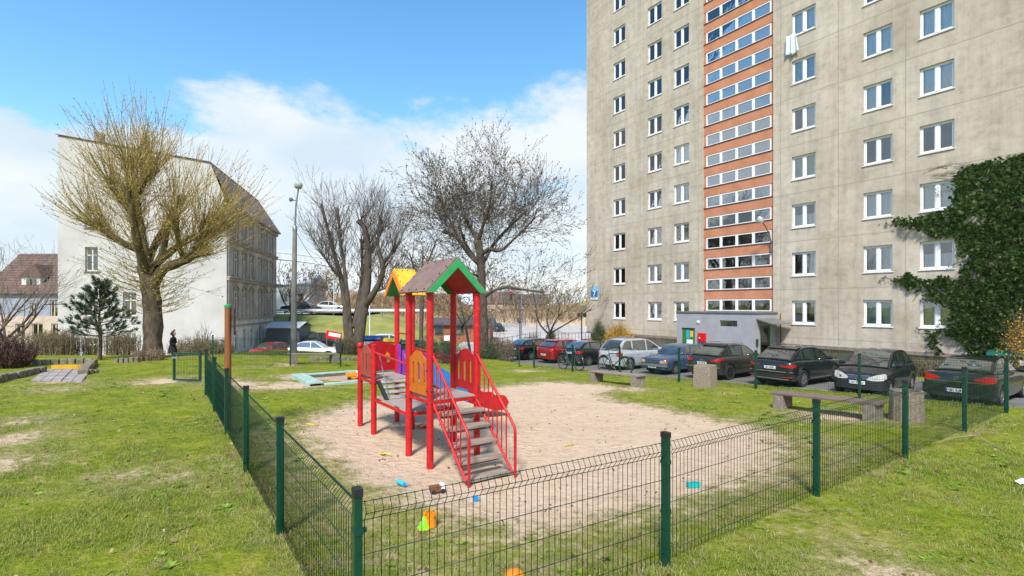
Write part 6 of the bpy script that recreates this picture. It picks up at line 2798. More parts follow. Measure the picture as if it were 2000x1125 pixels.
def shoot(p, d, L, r, buds, bsz=0.075):
    d = d.normalized()
    pts, rad = [p], [r]
    n = 4
    dd = d
    for i in range(n):
        dd = (dd + Vector((0, 0, 0.13)) + rv(rng, 0.06)).normalized()
        pts.append(pts[-1] + dd * (L / n))
        rad.append(max(r * (1 - 0.7 * (i + 1) / n), 0.0045))
    sh.tube(pts, rad, 3, False)
    for b_ in range(buds):
        t = 0.15 + 0.85 * (b_ + rng.random()) / max(1, buds)
        j = min(int(t * n), n - 1)
        q = pts[j].lerp(pts[j + 1], t * n - j)
        bud.leaf(q + rv(rng, 0.012), bsz * rng.uniform(0.5, 1.25), dd, 0.45)
    if L > 1.2 and rng.random() < 0.75:
        for _ in range(rng.randint(1, 3)):
            j = rng.randint(1, n - 1)
            s_ = dd.cross(rv(rng))
            if s_.length > 1e-4:
                e = (dd + s_.normalized() * 0.45)
                q = pts[j]
                w = [q, q + e.normalized() * L * 0.14, q + e.normalized() * L * 0.27 + Vector((0, 0, 0.05))]
                sh.tube(w, [0.008, 0.006, 0.004], 3, False)
                for b_ in range(4):
                    bud.leaf(w[1].lerp(w[2], rng.random()) + rv(rng, 0.01), bsz * rng.uniform(0.5, 1.1), e, 0.45)


for li, pts in enumerate(limb_pts):
    m = len(pts)
    top = li in (0, 1, 4, 5, 6, 8, 9, 10, 11, 12)
    cnt = 85 if li in (0, 4) else 60 if li in (1, 2, 6) else 42 if li != 7 else 14
    for k in range(cnt):
        t = 1 - abs(rng.gauss(0, 0.42))
        t = max(0.18, min(1, t))
        j = int(t * (m - 1))
        p = pts[j]
        out = (p - ctr)
        out.y *= 1.0
        out = out.normalized() if out.length > 0.01 else Vector((0, 0, 1))
        ax = (pts[min(j + 1, m - 1)] - pts[max(j - 1, 0)]).normalized()
        rnd = rv(rng, 1).normalized()
        side = (rnd - ax * rnd.dot(ax))
        d = out * 0.78 + side * 0.85 + Vector((0, 0, 0.34)) + ax * 0.1
        if li in (2, 3):
            d += Vector((-0.3, 0, 0.15))
        if d.z < -0.25:
            d.z *= -0.3
        L = rng.uniform(1.2, 2.9) * (1.2 if t > 0.8 and top else 1.0)
        if li in (0, 1) and d.z > 0.5:
            L *= 1.0
        shoot(p + rnd * 0.08, d, L, rng.uniform(0.009, 0.016), rng.randint(10, 20))
# long shoots leaving the leader and the big right limb sideways at every height
for li, nn_, lo in ((0, 130, 0.15), (4, 60, 0.45), (6, 45, 0.4), (2, 40, 0.3), (11, 30, 0.3)):
    pts = limb_pts[li]
    for k in range(nn_):
        p = pts[int(rng.uniform(lo, 1) * (len(pts) - 1))]
        a = rng.uniform(0, 2 * math.pi)
        c_ = math.cos(a)
        if li in (4, 6):
            c_ = abs(c_) * 0.9 + 0.1 if rng.random() < 0.75 else c_
        if li in (2, 11):
            c_ = -abs(c_)
        shoot(p, Vector((c_, math.sin(a) * 0.8, rng.uniform(0.05, 0.75))), rng.uniform(1.5, 3.4) * (0.8 if li else 1), rng.uniform(0.008, 0.014), rng.randint(10, 20))
# fuzz of young shoots right at the knobs and along the trunk
for li, pts in enumerate(limb_pts):
    m = len(pts)
    for k in range(75):
        j = int(max(0.1, min(1, rng.random() ** 0.6)) * (m - 1))
        p = pts[j] + rv(rng, 0.10)
        shoot(p, rv(rng) + Vector((0, 0, 0.6)), rng.uniform(0.2, 0.75), 0.006, 5, 0.085)
for k in range(190):
    t = rng.uniform(0.50, 1)
    p = trunk[int(t * (len(trunk) - 1))]
    a = rng.uniform(0, 2 * math.pi)
    d = Vector((math.cos(a), math.sin(a), 0.12))
    L = rng.uniform(0.4, 1.0) if rng.random() < 0.6 else rng.uniform(1.2, 2.3)
    shoot(p + d * 0.36, d, L, 0.008, 9, 0.085)
sh.build('shoots', 'twig_gold', T1)['kind'] = 'stuff'
bud.build('buds', 'leaf_bud_gold', T1)['kind'] = 'stuff'

# ---- multi-stemmed bare tree behind the playground
Y2 = 27.5
T2 = tree_root('bare_tree', 'dark multi stemmed bare tree left of the play tower', 694, Y2)
k2 = Y2 / F
by2 = HY + (CAM_H - T2.location.z) / k2


def q2(px, py, d=0.0):
    return Vector(((px - 694) * k2, d, (by2 - py) * k2))


rng = random.Random(8)
mb = MB()
stems = [
    ([q2(684, by2 + 10), q2(678, 650), q2(672, 600, 0.2), q2(663, 545, 0.3), q2(648, 490, 0.3), q2(634, 440, 0.4), q2(622, 395, 0.4)], 0.22, 0.05),
    ([q2(688, by2 + 10), q2(684, 640), q2(682, 590, -0.2), q2(678, 530, -0.4), q2(672, 470, -0.6), q2(668, 410, -0.7)], 0.17, 0.05),
    ([q2(698, by2 + 10), q2(702, 650), q2(711, 590, 0.1), q2(716, 535, 0.2), q2(716, 480, 0.2), q2(710, 445, 0.2), q2(696, 430, 0.2)], 0.33, 0.10),
    ([q2(710, 600, 0.1), q2(730, 577, -0.3), q2(748, 548, -0.5), q2(752, 518, -0.5), q2(742, 490, -0.5)], 0.20, 0.10),
    ([q2(735, 570, -0.3), q2(752, 565, -0.5), q2(772, 560, -0.6)], 0.09, 0.04),
    ([q2(752, 518, -0.5), q2(766, 500, -0.4), q2(776, 490, -0.3)], 0.10, 0.05),
    ([q2(716, 500, 0.2), q2(730, 470, 0.6), q2(738, 440, 0.8)], 0.13, 0.07),
    ([q2(690, 640), q2(694, 580, 0.8), q2(695, 520, 1.2), q2(690, 460, 1.4)], 0.16, 0.05),
    ([q2(663, 545, 0.3), q2(650, 520, -0.4), q2(635, 490, -0.8)], 0.08, 0.04),
]
cfg2 = dict(wig=0.10, up=0.10, rmin=0.006, max=3, n=[4, 3, 3], ang=0.55, lr=0.66, leaves=0, lsize=0.05)
tops = [limb(mb, p, a, b, 9, rng, 0.15) for p, a, b in stems]
mb.build('trunk', 'bark_dark', T2, True, angle=180)
mb = MB()
bud = Leaves(4)
for si, pts in enumerate(tops):
    m = len(pts)
    for k in range(38 if si in (0, 1, 2, 7) else 25):
        t = rng.uniform(0.45, 1)
        p = pts[int(t * (m - 1))]
        a = rng.uniform(0, 2 * math.pi)
        side = -0.35 if si in (0, 1, 8) else 0.22
        d = Vector((math.cos(a) * 0.55 + side * 0.6, math.sin(a) * 0.55, 1.0))
        grow(rng, mb, bud, p, d, rng.uniform(0.9, 1.6), rng.uniform(0.016, 0.03), 1, dict(cfg2, leaves=1, lsize=0.06))
mb.build('branches', 'twig_dark', T2)['kind'] = 'stuff'
bud.build('buds', 'leaf_bud_brown', T2)['kind'] = 'stuff'

# ---- wide spreading tree right of the play tower
Y3 = 33.0
T3 = tree_root('spreading_tree', 'wide spreading tree dotted with brown buds right of the play tower', 941, Y3)
k3 = Y3 / F
by3 = HY + (CAM_H - T3.location.z) / k3


def q3(px, py, d=0.0):
    return Vector(((px - 941) * k3, d, (by3 - py) * k3))


rng = random.Random(21)
mb = MB()
stems = [
    ([q3(946, by3 + 10), q3(944, 640), q3(942, 590), q3(940, 540), q3(938, 500), q3(932, 470)], 0.33, 0.24),
    ([q3(941, 520), q3(920, 500, -0.3), q3(905, 480, -0.5), q3(892, 465, -0.6), q3(868, 455, -0.8)], 0.17, 0.10),
    ([q3(935, 480), q3(925, 455, 0.3), q3(915, 440, 0.5), q3(905, 415, 0.7)], 0.16, 0.08),
    ([q3(938, 500), q3(955, 488, -0.3), q3(972, 492, -0.6), q3(985, 488, -0.8)], 0.15, 0.09),
    ([q3(934, 475), q3(945, 440, -0.5), q3(958, 400, -0.8), q3(962, 360, -0.9)], 0.13, 0.05),
    ([q3(945, 580), q3(965, 568, -0.4), q3(990, 562, -0.8), q3(1030, 568, -1.2), q3(1060, 572, -1.4)], 0.13, 0.05),
    ([q3(900, 475, -0.5), q3(880, 430, -0.9), q3(862, 390, -1.2)], 0.09, 0.04),
    ([q3(940, 530), q3(928, 505, 0.9), q3(905, 470, 1.6), q3(890, 430, 2.0)], 0.14, 0.06),
    ([q3(940, 520), q3(965, 470, 1.2), q3(1000, 430, 1.8), q3(1030, 400, 2.2)], 0.14, 0.05),
    ([q3(985, 488, -0.8), q3(1015, 460, -1.0), q3(1045, 430, -1.2)], 0.09, 0.04),
    ([q3(940, 540), q3(910, 535, -1.0), q3(880, 545, -1.6)], 0.08, 0.03),
    ([q3(932, 620), q3(925, 580, 0.4), q3(918, 540, 0.6)], 0.12, 0.05),
]
tops = [limb(mb, p, a, b, 9, rng, 0.12) for p, a, b in stems]
mb.build('trunk', 'bark_dark', T3, True, angle=180)
mb = MB()
bud = Leaves(6)
cfg3 = dict(wig=0.12, up=0.05, rmin=0.006, max=4, n=[4, 3.6, 3.3, 2.6], ang=0.72, lr=0.72, leaves=7, lsize=0.085, lratio=0.6)
c3 = q3(945, 440)
for si, pts in enumerate(tops):
    m = len(pts)
    cnt = 0 if si == 0 else 18 if si not in (5, 10, 11) else 8
    for k in range(cnt):
        t = rng.uniform(0.35, 1)
        p = pts[int(t * (m - 1))]
        out = p - q3(941, 540)
        d = out.normalized() * 0.9 + rv(rng, 0.6) + Vector((0, 0, 0.2))
        grow(rng, mb, bud, p, d, rng.uniform(1.3, 2.1), rng.uniform(0.018, 0.032), 1, cfg3)
mb.build('branches', 'twig_dark', T3)['kind'] = 'stuff'
bud.build('buds', 'leaf_bud_brown', T3)['kind'] = 'stuff'


def small_tree(name, label, px, Y, h, seed, nst=4, spread=0.5, leaf=None, lsize=0.06, leaves=0, tw='twig_dark', bark='bark_dark', r=0.10, lean=0.0, group=None, maxl=3, z=None, fork=0.3, L=0.42):
    T = tree_root(name, label, px, Y, 'tree', group, z)
    rg = random.Random(seed)
    mb = MB()
    tops = []
    base = Vector((0, 0, -0.3))
    tops.append(limb(mb, [base, (lean * 0.3, 0, h * fork * 0.5), (lean * 0.6, 0, h * fork)], r, r * 0.8, 8, rg))
    for i in range(nst):
        a = 2 * math.pi * i / nst + rg.uniform(-0.4, 0.4)
        e = spread * rg.uniform(0.6, 1.2)
        p0 = Vector((lean * 0.6, 0, h * fork * rg.uniform(0.75, 1.0)))
        tops.append(limb(mb, [p0, p0 + Vector((math.cos(a) * e * h * 0.18, math.sin(a) * e * h * 0.18, h * 0.14)), p0 + Vector((math.cos(a) * e * h * 0.36 + lean * 0.3, math.sin(a) * e * h * 0.36, h * 0.32))], r * 0.6, r * 0.22, 6, rg))
    mb.build('trunk', bark, T, True, angle=180)
    mb = MB()
    lv = Leaves(seed) if leaves else None
    cfg = dict(wig=0.13, up=0.06, rmin=0.006 if Y < 40 else 0.012, max=maxl, n=[3.5, 3, 2.6], ang=0.6, lr=0.68, leaves=leaves, lsize=lsize, lratio=0.55)
    for pts in tops[1:]:
        for k in range(6):
            t = rg.uniform(0.3, 1)
            p = pts[int(t * (len(pts) - 1))]
            d = (p - Vector((0, 0, h * fork))).normalized() + rv(rg, 0.45) + Vector((0, 0, 0.3))
            grow(rg, mb, lv, p, d, h * L * rg.uniform(0.6, 1.0) * 0.62, r * 0.2, 1, cfg)
    mb.build('branches', tw, T)['kind'] = 'stuff'
    if lv:
        lv.build('foliage', leaf, T)['kind'] = 'stuff'
    return T


small_tree('bare_tree', 'bare many branched tree at the left edge before the tiled house', 22, 30, 8.6, 31, 6, 0.75, None, 0, 0, 'twig_dark', 'bark_dark', 0.14, -0.6, fork=0.22, L=0.5)
small_tree('bare_tree', 'slanting bare tree at the extreme left edge', -18, 27, 7.0, 33, 4, 0.7, None, 0, 0, 'twig_brown', 'bark', 0.10, 0.8, fork=0.25, L=0.5)
small_tree('fruit_tree', 'low crooked fruit tree behind the far parked cars', 1054, 41, 6.2, 41, 4, 1.25, 'leaf_bud_gold', 0.10, 5, 'twig_brown', 'bark_dark', 0.15, 1.4, fork=0.30, L=0.52)
small_tree('bare_tree', 'small crooked bare tree on the bank behind the lamp post', 560, 56, 8.2, 43, 4, 0.9, None, 0, 0, 'twig_dark', 'bark_dark', 0.2, 1.0, fork=0.30, L=0.45, z=-1.0)
small_tree('bare_tree', 'pollard with upright twigs showing above the yellow roof', 822, 44, 9.5, 47, 3, 0.5, None, 0, 0, 'twig_dark', 'bark_dark', 0.2, 0.2, fork=0.72, L=0.34)
small_tree('bare_tree', 'thin leaning tree left of the spreading tree trunk', 921, 40, 6.5, 49, 3, 0.7, 'leaf_bud_brown', 0.11, 4, 'twig_dark', 'bark_dark', 0.11, -1.0, fork=0.45, L=0.5)
FT = 'bare trees on the horizon'
for i, (px, Y, h) in enumerate([(600, 95, 8), (628, 105, 7), (655, 98, 9), (590, 82, 7), (775, 100, 8), (805, 92, 7), (845, 98, 9), (880, 108, 9), (985, 112, 9), (1010, 120, 10), (1045, 112, 9), (1075, 118, 8), (1100, 125, 8), (960, 100, 8)]):
    lab = ['brown leafless tree on the skyline, first from the lamp post', 'brown leafless tree on the skyline, second from the lamp post', 'brown leafless tree seen between the dark tree stems', 'leafless tree on the skyline right behind the lamp post', 'leafless tree on the dry hill left of the yellow roof', 'leafless tree on the dry hill behind the yellow roof', 'leafless tree on the dry hill behind the brown roof', 'leafless tree on the dry hill right of the brown roof', 'distant tree behind the traffic light', 'distant tree right of the traffic light', 'distant tree behind the low fruit tree', 'distant tree right of the low fruit tree', 'distant tree nearest the tower corner', 'distant tree left of the traffic light'][i]
    small_tree('distant_tree', lab, px, Y, h, 60 + i, 4, 0.8, 'leaf_bud_brown', 0.35, 3, 'twig_brown', 'bark_dark', 0.2, 0.0, FT, 3, z=(3.0 if 74 < Y < 112 and -24 < (px - CX) / F * Y < 2 else 0.6 if px < 700 else -1.2), fork=0.25, L=0.6)

# ---- young pine
YP = 20.2
TP = tree_root('young_pine', 'young dark green pine tree standing before the white gable', 195, YP)
kp = YP / F
rng = random.Random(77)
mb = MB()
hp_ = 140 * kp
limb(mb, [(0, 0, -0.2), (0.03, 0, hp_ * 0.3), (-0.02, 0, hp_ * 0.6), (0.02, 0, hp_ * 0.98)], 0.075, 0.02, 8, rng)
mb.build('trunk', 'bark_pine', TP, True, angle=180)
br = MB()
nd = Leaves(9)
for lvl, (f, Ln) in enumerate([(0.34, 1.05), (0.42, 1.15), (0.50, 1.15), (0.58, 0.95), (0.66, 0.85), (0.75, 0.65), (0.84, 0.5), (0.92, 0.32), (0.99, 0.2)]):
    for k in range(6 if lvl < 6 else 5):
        a = 2 * math.pi * k / 6 + lvl * 0.6 + rng.uniform(-0.25, 0.25)
        p = Vector((0, 0, hp_ * f + rng.uniform(-0.08, 0.08)))
        d = Vector((math.cos(a), math.sin(a), 0.12 + 0.06 * lvl))
        L = Ln * rng.uniform(0.6, 1.2)
        e = p + d.normalized() * L + Vector((0, 0, 0.12))
        mid = p.lerp(e, 0.5) - Vector((0, 0, 0.06))
        br.tube([p, mid, e], [0.02, 0.014, 0.008], 4, False)
        for s_ in range(5):
            t = 0.35 + 0.65 * s_ / 4
            c = (p.lerp(mid, t * 2) if t < 0.5 else mid.lerp(e, t * 2 - 1)) + rv(rng, 0.05)
            tip = c + (d + rv(rng, 0.4)).normalized() * 0.13 + Vector((0, 0, 0.07))
            br.tube([c, tip], [0.006, 0.004], 3, False)
            for q in range(44):
                nd.leaf(c.lerp(tip, rng.random()), rng.uniform(0.12, 0.21), (d + Vector((0, 0, 0.5))), 0.11)
br.build('branches', 'bark_pine', TP)['kind'] = 'stuff'
nd.build('needles', 'leaf_pine', TP)['kind'] = 'stuff'


# ------------------------------------------------------------------ shrubs and hedges
def shrub(name, label, loc, rx, ry, h, nst, leaf, lsize, nleaf, tw, seed, cat='shrub', group=None, flat=0.0, twr=0.010, z=None, ratio=0.5, rz=0.0):
    T = thing(name, label, cat, (loc[0], loc[1], G(*loc) if z is None else z), rz, group)
    rg = random.Random(seed)
    mb = MB()
    lv = Leaves(seed)
    for i in range(nst):
        a = rg.uniform(0, 2 * math.pi)
        q = math.sqrt(rg.random())
        p = Vector((math.cos(a) * q * rx * (0.5 if flat < 0.5 else 0.95), math.sin(a) * q * ry * (0.5 if flat < 0.5 else 0.95), -0.05))
        e = Vector((math.cos(a) * q * rx, math.sin(a) * q * ry, h * (1 - (1 - flat) * 0.55 * q * q) * rg.uniform(0.75, 1.05)))
        mid = p.lerp(e, 0.55) + rv(rg, 0.04 * h)
        mb.tube([p, mid, e], [twr * 1.3, twr, twr * 0.5], 3, False)
        for k in range(3):
            s_ = p.lerp(e, rg.uniform(0.3, 0.95))
            mb.tube([s_, s_ + rv(rg, 0.11 * h) + Vector((0, 0, 0.12 * h))], [twr * 0.7, twr * 0.4], 3, False)
        for k in range(max(1, nleaf // nst)):
            t = rg.uniform(0.15, 1.0) if flat > 0.5 else rg.uniform(0.3, 1.0)
            c = (p.lerp(mid, t / 0.55) if t < 0.55 else mid.lerp(e, (t - 0.55) / 0.45)) + rv(rg, 0.07 * h ** 0.5)
            lv.leaf(c, lsize * rg.uniform(0.6, 1.3), None, ratio)
    mb.build('stems', tw, T)['kind'] = 'stuff'
    lv.build('foliage', leaf, T)['kind'] = 'stuff'
    return T


HGp = 'clipped hedges along the left edge of the lawn'
shrub('maroon_shrub', 'dense dark maroon shrub at the left edge of the lawn', ((15 - CX) / F * 17.8, 17.8), 0.95, 0.7, 1.15, 160, 'leaf_maroon', 0.06, 5200, 'bark_dark', 1, twr=0.012)
shrub('maroon_shrub', 'maroon shrub cut by the left border beyond the first', ((-40 - CX) / F * 18.3, 18.3), 1.0, 0.7, 1.2, 110, 'leaf_maroon', 0.06, 2600, 'bark_dark', 2)
shrub('olive_shrub', 'rounded olive brown shrub behind the yellow step', ((110 - CX) / F * 23.2, 23.2), 0.95, 0.6, 1.2, 170, 'leaf_olive', 0.05, 5200, 'twig_brown', 3, flat=0.6)
shrub('thin_hedge', 'thin see-through hedge left of the young pine', ((72 - CX) / F * 24.0, 24.0), 1.0, 0.4, 1.15, 80, 'leaf_olive', 0.055, 2600, 'twig_brown', 4, 'hedge', HGp, 0.9)
shrub('thin_hedge', 'sparse grey twiggy hedge behind the young pine', ((185 - CX) / F * 24.2, 24.2), 1.5, 0.4, 1.15, 110, 'leaf_olive', 0.05, 2600, 'twig_brown', 5, 'hedge', HGp, 0.9)
shrub('thin_hedge', 'hedge with olive leaves between the pine and the big trunk', ((243 - CX) / F * 24.2, 24.2), 0.75, 0.4, 1.2, 90, 'leaf_olive', 0.05, 2000, 'twig_brown', 6, 'hedge', HGp, 0.9)
shrub('clipped_hedge', 'olive clipped hedge right of the big trunk behind the walking person', ((383 - CX) / F * 30.0, 30.0), 1.7, 0.6, 1.75, 220, 'leaf_olive', 0.065, 7000, 'twig_brown', 7, 'hedge', HGp, 0.9, z=-1.5)
shrub('clipped_hedge', 'denser green end of the hedge beside the brown post', ((430 - CX) / F * 29.6, 29.6), 0.8, 0.6, 1.65, 130, 'leaf_green', 0.065, 4200, 'twig_brown', 8, 'hedge', HGp, 0.9, z=-1.45)
shrub('dry_shrub', 'low brown dry shrub at the foot of the pollarded tree', ((291 - CX) / F * 20.3, 20.3), 0.62, 0.45, 0.42, 150, 'leaf_tan', 0.05, 1500, 'twig_brown', 9, flat=0.8)
shrub('bare_shrub', 'small leafless grey shrub in front of the white gable', ((397 - CX) / F * 32.0, 32.0), 0.85, 0.6, 2.9, 70, 'leaf_bud_brown', 0.05, 200, 'twig_dark', 10, twr=0.014, z=-1.9)
shrub('root_suckers', 'brown sucker shoots round the foot of the multi stemmed tree', ((678 - CX) / F * 27.0, 27.0), 0.75, 0.6, 1.0, 150, 'leaf_olive', 0.06, 1800, 'twig_brown', 11, flat=0.4, twr=0.012)
shrub('evergreen_bush', 'dark round bush behind the play tower, left one', ((838 - CX) / F * 29.0, 29.0), 0.75, 0.6, 1.3, 100, 'leaf_dark', 0.07, 2600, 'bark_dark', 12)
shrub('evergreen_bush', 'dark round bush behind the play tower, right one', ((872 - CX) / F * 28.6, 28.6), 0.7, 0.6, 1.35, 100, 'leaf_dark', 0.07, 2600, 'bark_dark', 13)
shrub('rose_bush', 'loose bare bush at the back fence behind the handrail', ((865 - CX) / F * 24.6, 24.6), 0.6, 0.4, 0.9, 50, 'leaf_bud_brown', 0.06, 500, 'twig_dark', 14)
shrub('rose_bush', 'thin green bush right of the play tower posts', ((905 - CX) / F * 26.2, 26.2), 0.4, 0.4, 0.9, 30, 'leaf_green', 0.07, 300, 'twig_brown', 15)
shrub('reed_clump', 'tall straw coloured reeds left of the parked cars', ((975 - CX) / F * 34.5, 34.5), 1.0, 0.8, 1.75, 200, 'leaf_tan', 0.16, 2200, 'twig_brown', 16, flat=0.5, ratio=0.18)
shrub('evergreen_bush', 'dark bush at the foot of the reeds beside the spreading tree', ((955 - CX) / F * 32.5, 32.5), 0.8, 0.7, 1.4, 110, 'leaf_dark', 0.08, 2600, 'bark_dark', 17)
shrub('forsythia', 'small yellow forsythia behind the far black estate car', ((1040 - CX) / F * 41.5, 41.5), 1.1, 0.7, 1.8, 120, 'petal_yellow', 0.10, 2600, 'twig_brown', 18)
shrub('evergreen_bush', 'small round conifer behind the red car', ((1078 - CX) / F * 42, 42), 0.75, 0.7, 2.0, 110, 'leaf_dark', 0.09, 2800, 'bark_dark', 19)
shrub('rose_bush', 'grey leafless bush between the conifer and the tower', ((1105 - CX) / F * 42, 42), 1.1, 0.7, 1.6, 80, 'leaf_bud_brown', 0.07, 500, 'twig_brown', 20)


def near_tower(px, y):
    s_ = tpx(px, y)
    w = tworld(s_, y, 0)
    return (w[0], w[1])


p_ = near_tower(1209, -1.2)
shrub('forsythia', 'large golden forsythia in flower against the tower wall', p_, 1.25, 1.0, 2.55, 260, 'petal_yellow', 0.085, 12000, 'twig_brown', 21)
p_ = near_tower(1170, -0.9)
shrub('thuja', 'dark green conical thuja left of the large forsythia', p_, 0.55, 0.55, 2.8, 120, 'leaf_dark', 0.10, 6000, 'bark_dark', 22, flat=0.2)
p_ = near_tower(1998, -2.0)
shrub('forsythia', 'yellow forsythia at the right edge beside the ivy', p_, 0.9, 0.8, 3.0, 90, 'petal_yellow', 0.075, 3200, 'twig_brown', 23)
# ground cover along the foot of the tower
HB_ = 'low hedges at the foot of the tower'
for i, (px, h, lf) in enumerate([(1545, 0.9, 'leaf_olive'), (1590, 1.0, 'leaf_olive'), (1770, 0.75, 'leaf_bud_brown'), (1810, 0.8, 'leaf_bud_brown'), (1850, 0.85, 'leaf_green'), (1900, 0.9, 'leaf_bud_brown'), (1960, 0.9, 'leaf_bud_brown')]):
    lab = ['low olive shrub under the window right of the entrance', 'low olive shrub behind the black SUV', 'brown twiggy hedge right of the plum car', 'brown twiggy hedge behind the tail of the plum car', 'greenish hedge under the ivy strand', 'brown hedge behind the near black saloon', 'brown hedge at the right edge under the green container'][i]
    p_ = near_tower(px, -1.0)
    shrub('wall_hedge', lab, p_, 1.3, 0.45, h, 110, lf, 0.05, 1700, 'twig_brown', 30 + i, 'hedge', HB_, 0.8, rz=TROT)

# ------------------------------------------------------------------ ivy on the tower
ivy_px = [(2075, 285), (1985, 305), (1930, 318), (1885, 330), (1868, 350), (1866, 400), (1850, 413), (1800, 424), (1745, 430), (1765, 441), (1800, 447), (1830, 465), (1868, 460), (1880, 500), (1886, 540),
          (1868, 552), (1850, 540), (1800, 548), (1772, 534), (1745, 545), (1760, 558), (1800, 575), (1830, 590), (1860, 600), (1858, 640), (1852, 655), (1880, 670), (1905, 700), (2080, 745)]
strand_px = [(1808, 648), (1862, 642), (1858, 655), (1826, 660), (1846, 692), (1830, 692)]
ivy = thing('wall_ivy', 'dark green ivy climbing over the right side of the tower', 'ivy', (TP0.x, TP0.y, 0), TROT)


def to_face(pl):
    out = []
    for a, b in pl:
        s_ = tpx(a)
        out.append((s_, tz(b, s_)))
    return out


def in_poly(x, y, P):
    c = False
    n = len(P)
    for i in range(n):
        x0, y0 = P[i]
        x1, y1 = P[(i + 1) % n]
        if (y0 > y) != (y1 > y) and x < (x1 - x0) * (y - y0) / (y1 - y0) + x0:
            c = not c
    return c


rng = random.Random(91)
lv = MB()
polys = [to_face(ivy_px), to_face(strand_px)]
for P, dens_ in zip(polys, (420, 260)):
    xs = [p[0] for p in P]
    zs = [p[1] for p in P]
    area = (max(xs) - min(xs)) * (max(zs) - min(zs))
    for _ in range(int(area * dens_)):
        x = rng.uniform(min(xs), max(xs))
        z = rng.uniform(min(zs), max(zs))
        e = 0.09
        if not in_poly(x + rng.gauss(0, e), z + rng.gauss(0, e * 0.8), P):
            continue
        thick = 0.10 + 0.26 * max(0, mnoise.noise((x * 0.9, z * 0.9, 3.0)) + 0.45) + 0.08 * mnoise.noise((x * 2.7, z * 2.7, 8.0))
        y = -0.02 - max(0.03, thick) * rng.random() ** 0.5
        if z < -0.8:
            y -= 0.3
        if mnoise.noise((x * 1.6, z * 1.6, 14.0)) < -0.34 and rng.random() < 0.8:
            continue
        sz = rng.uniform(0.08, 0.19)
        # hanging leaf facing outward and up
        tilt = R(rng.uniform(15, 70))
        yaw = R(rng.gauss(0, 35))
        M_ = Matrix.Translation((x, y, z)) @ Matrix.Rotation(yaw, 4, 'Z') @ Matrix.Rotation(tilt, 4, 'X') @ Matrix.Rotation(R(rng.gauss(0, 30)), 4, 'Y')
        vs = [M_ @ Vector(v) for v in ((0, 0, sz * 0.4), (-sz * 0.5, 0.0, sz * 0.2), (-sz * 0.36, 0, -sz * 0.25), (0, -0.02, -sz * 0.6), (sz * 0.36, 0, -sz * 0.25), (sz * 0.5, 0, sz * 0.2))]
        lv.add(vs, [(0, 1, 2, 3), (0, 3, 4, 5)])
lv.build('foliage', 'leaf_dark', ivy)['kind'] = 'stuff'
lv2 = Leaves(17)
st = MB()
# stray runners reaching out over the render
for (a0, b0, dx, dz, n_) in ((1868, 372, -0.9, 0.25, 26), (1760, 436, -0.8, 0.1, 18), (1752, 548, -0.7, 0.2, 18), (1880, 512, -0.6, -0.1, 14), (1862, 622, -0.5, -0.2, 14), (1812, 650, -0.4, 0.1, 10)):
    p0 = Vector((tpx(a0), -0.03, tz(b0, tpx(a0))))
    pts = [p0 + Vector((dx * t + 0.08 * math.sin(t * 7), 0, dz * t + 0.10 * math.sin(t * 5 + a0))) for t in (-0.6, -0.2, 0.2, 0.6, 1.0)]
    st.tube(pts, [0.014, 0.012, 0.010, 0.008, 0.005], 4, False)
    for k in range(n_):
        q = pts[rng.randint(0, 3)].lerp(pts[4], rng.random()) + Vector((rng.gauss(0, 0.06), -0.03, rng.gauss(0, 0.06)))
        z_ = rng.uniform(0.06, 0.13)
        lv2.leaf(q, z_, Vector((0, -0.6, -0.6)), 0.8)
lv2.build('runner_leaves', 'leaf_dark', ivy)['kind'] = 'stuff'
for i in range(46):
    x = tpx(rng.uniform(1900, 2060))
    z = tz(rng.uniform(690, 720), x)
    pts = [Vector((x, -0.03, z))]
    for k in range(10):
        pts.append(pts[-1] + Vector((rng.gauss(-0.12, 0.28), 0, rng.uniform(0.4, 0.9))))
    pts = [p for p in pts if in_poly(p.x, p.z, polys[0]) and p.x > tpx(1905)]
    if len(pts) > 2:
        st.tube(pts, 0.018, 4, False)
for i in range(30):
    # dead bare tendrils above the green mass
    x = tpx(rng.uniform(1840, 1960))
    z = tz(rng.uniform(318, 350), x)
    a = rng.uniform(R(120), R(190))
    st.tube([(x, -0.03, z), (x + 0.35 * math.cos(a), -0.04, z + 0.25 * math.sin(a)), (x + 0.9 * math.cos(a), -0.03, z + 0.5 * math.sin(a) - 0.1)], [0.012, 0.009, 0.005], 3, False)
st.build('stems', 'twig_brown', ivy)['kind'] = 'stuff'

# ------------------------------------------------------------------ street lamp
YL = 25.5
xl = (574 - CX) / F * YL
o = thing('street_lamp', 'tall concrete lamp post with a round head left of the bare tree', 'street lamp', (xl, YL, G(xl, YL)))
kl = YL / F
zt_ = CAM_H + (HY - 366) * kl - G(xl, YL)
zj = CAM_H + (HY - 445) * kl - G(xl, YL)
b = MB()
b.tube([(0, 0, -0.3), (0.0, 0, 2.5), (0.05, 0, zj)], [0.155, 0.135, 0.10], 14)
b.build('concrete_pole', 'lamp_concrete', o, True)
b = MB()
b.lathe([(0.115, zj - 0.15), (0.115, zj + 0.05), (0.06, zj + 0.12)], 12, Matrix.Translation((0.05, 0, 0)))
b.build('collar', 'metal_grey', o, True)
b = MB()
b.tube([(0.05, 0, zj), (0.10, 0, zj + 1.1), (0.24, 0, zt_)], [0.05, 0.045, 0.035], 8)
b.build('steel_arm', 'metal_grey', o, True)
b = MB()
b.lathe([(0.03, -0.22), (0.15, -0.16), (0.21, 0.0), (0.17, 0.14), (0.05, 0.2)], 16, Matrix.Translation((0.24, -0.05, zt_ + 0.1)) @ Matrix.Rotation(R(-60), 4, 'X'))
b.build('lamp_head', 'lamp_glass', o, True)
b = MB()
b.tube([(0.10, 0, zj + 1.35), (-0.05, -0.1, zj + 1.38)], 0.025, 6)
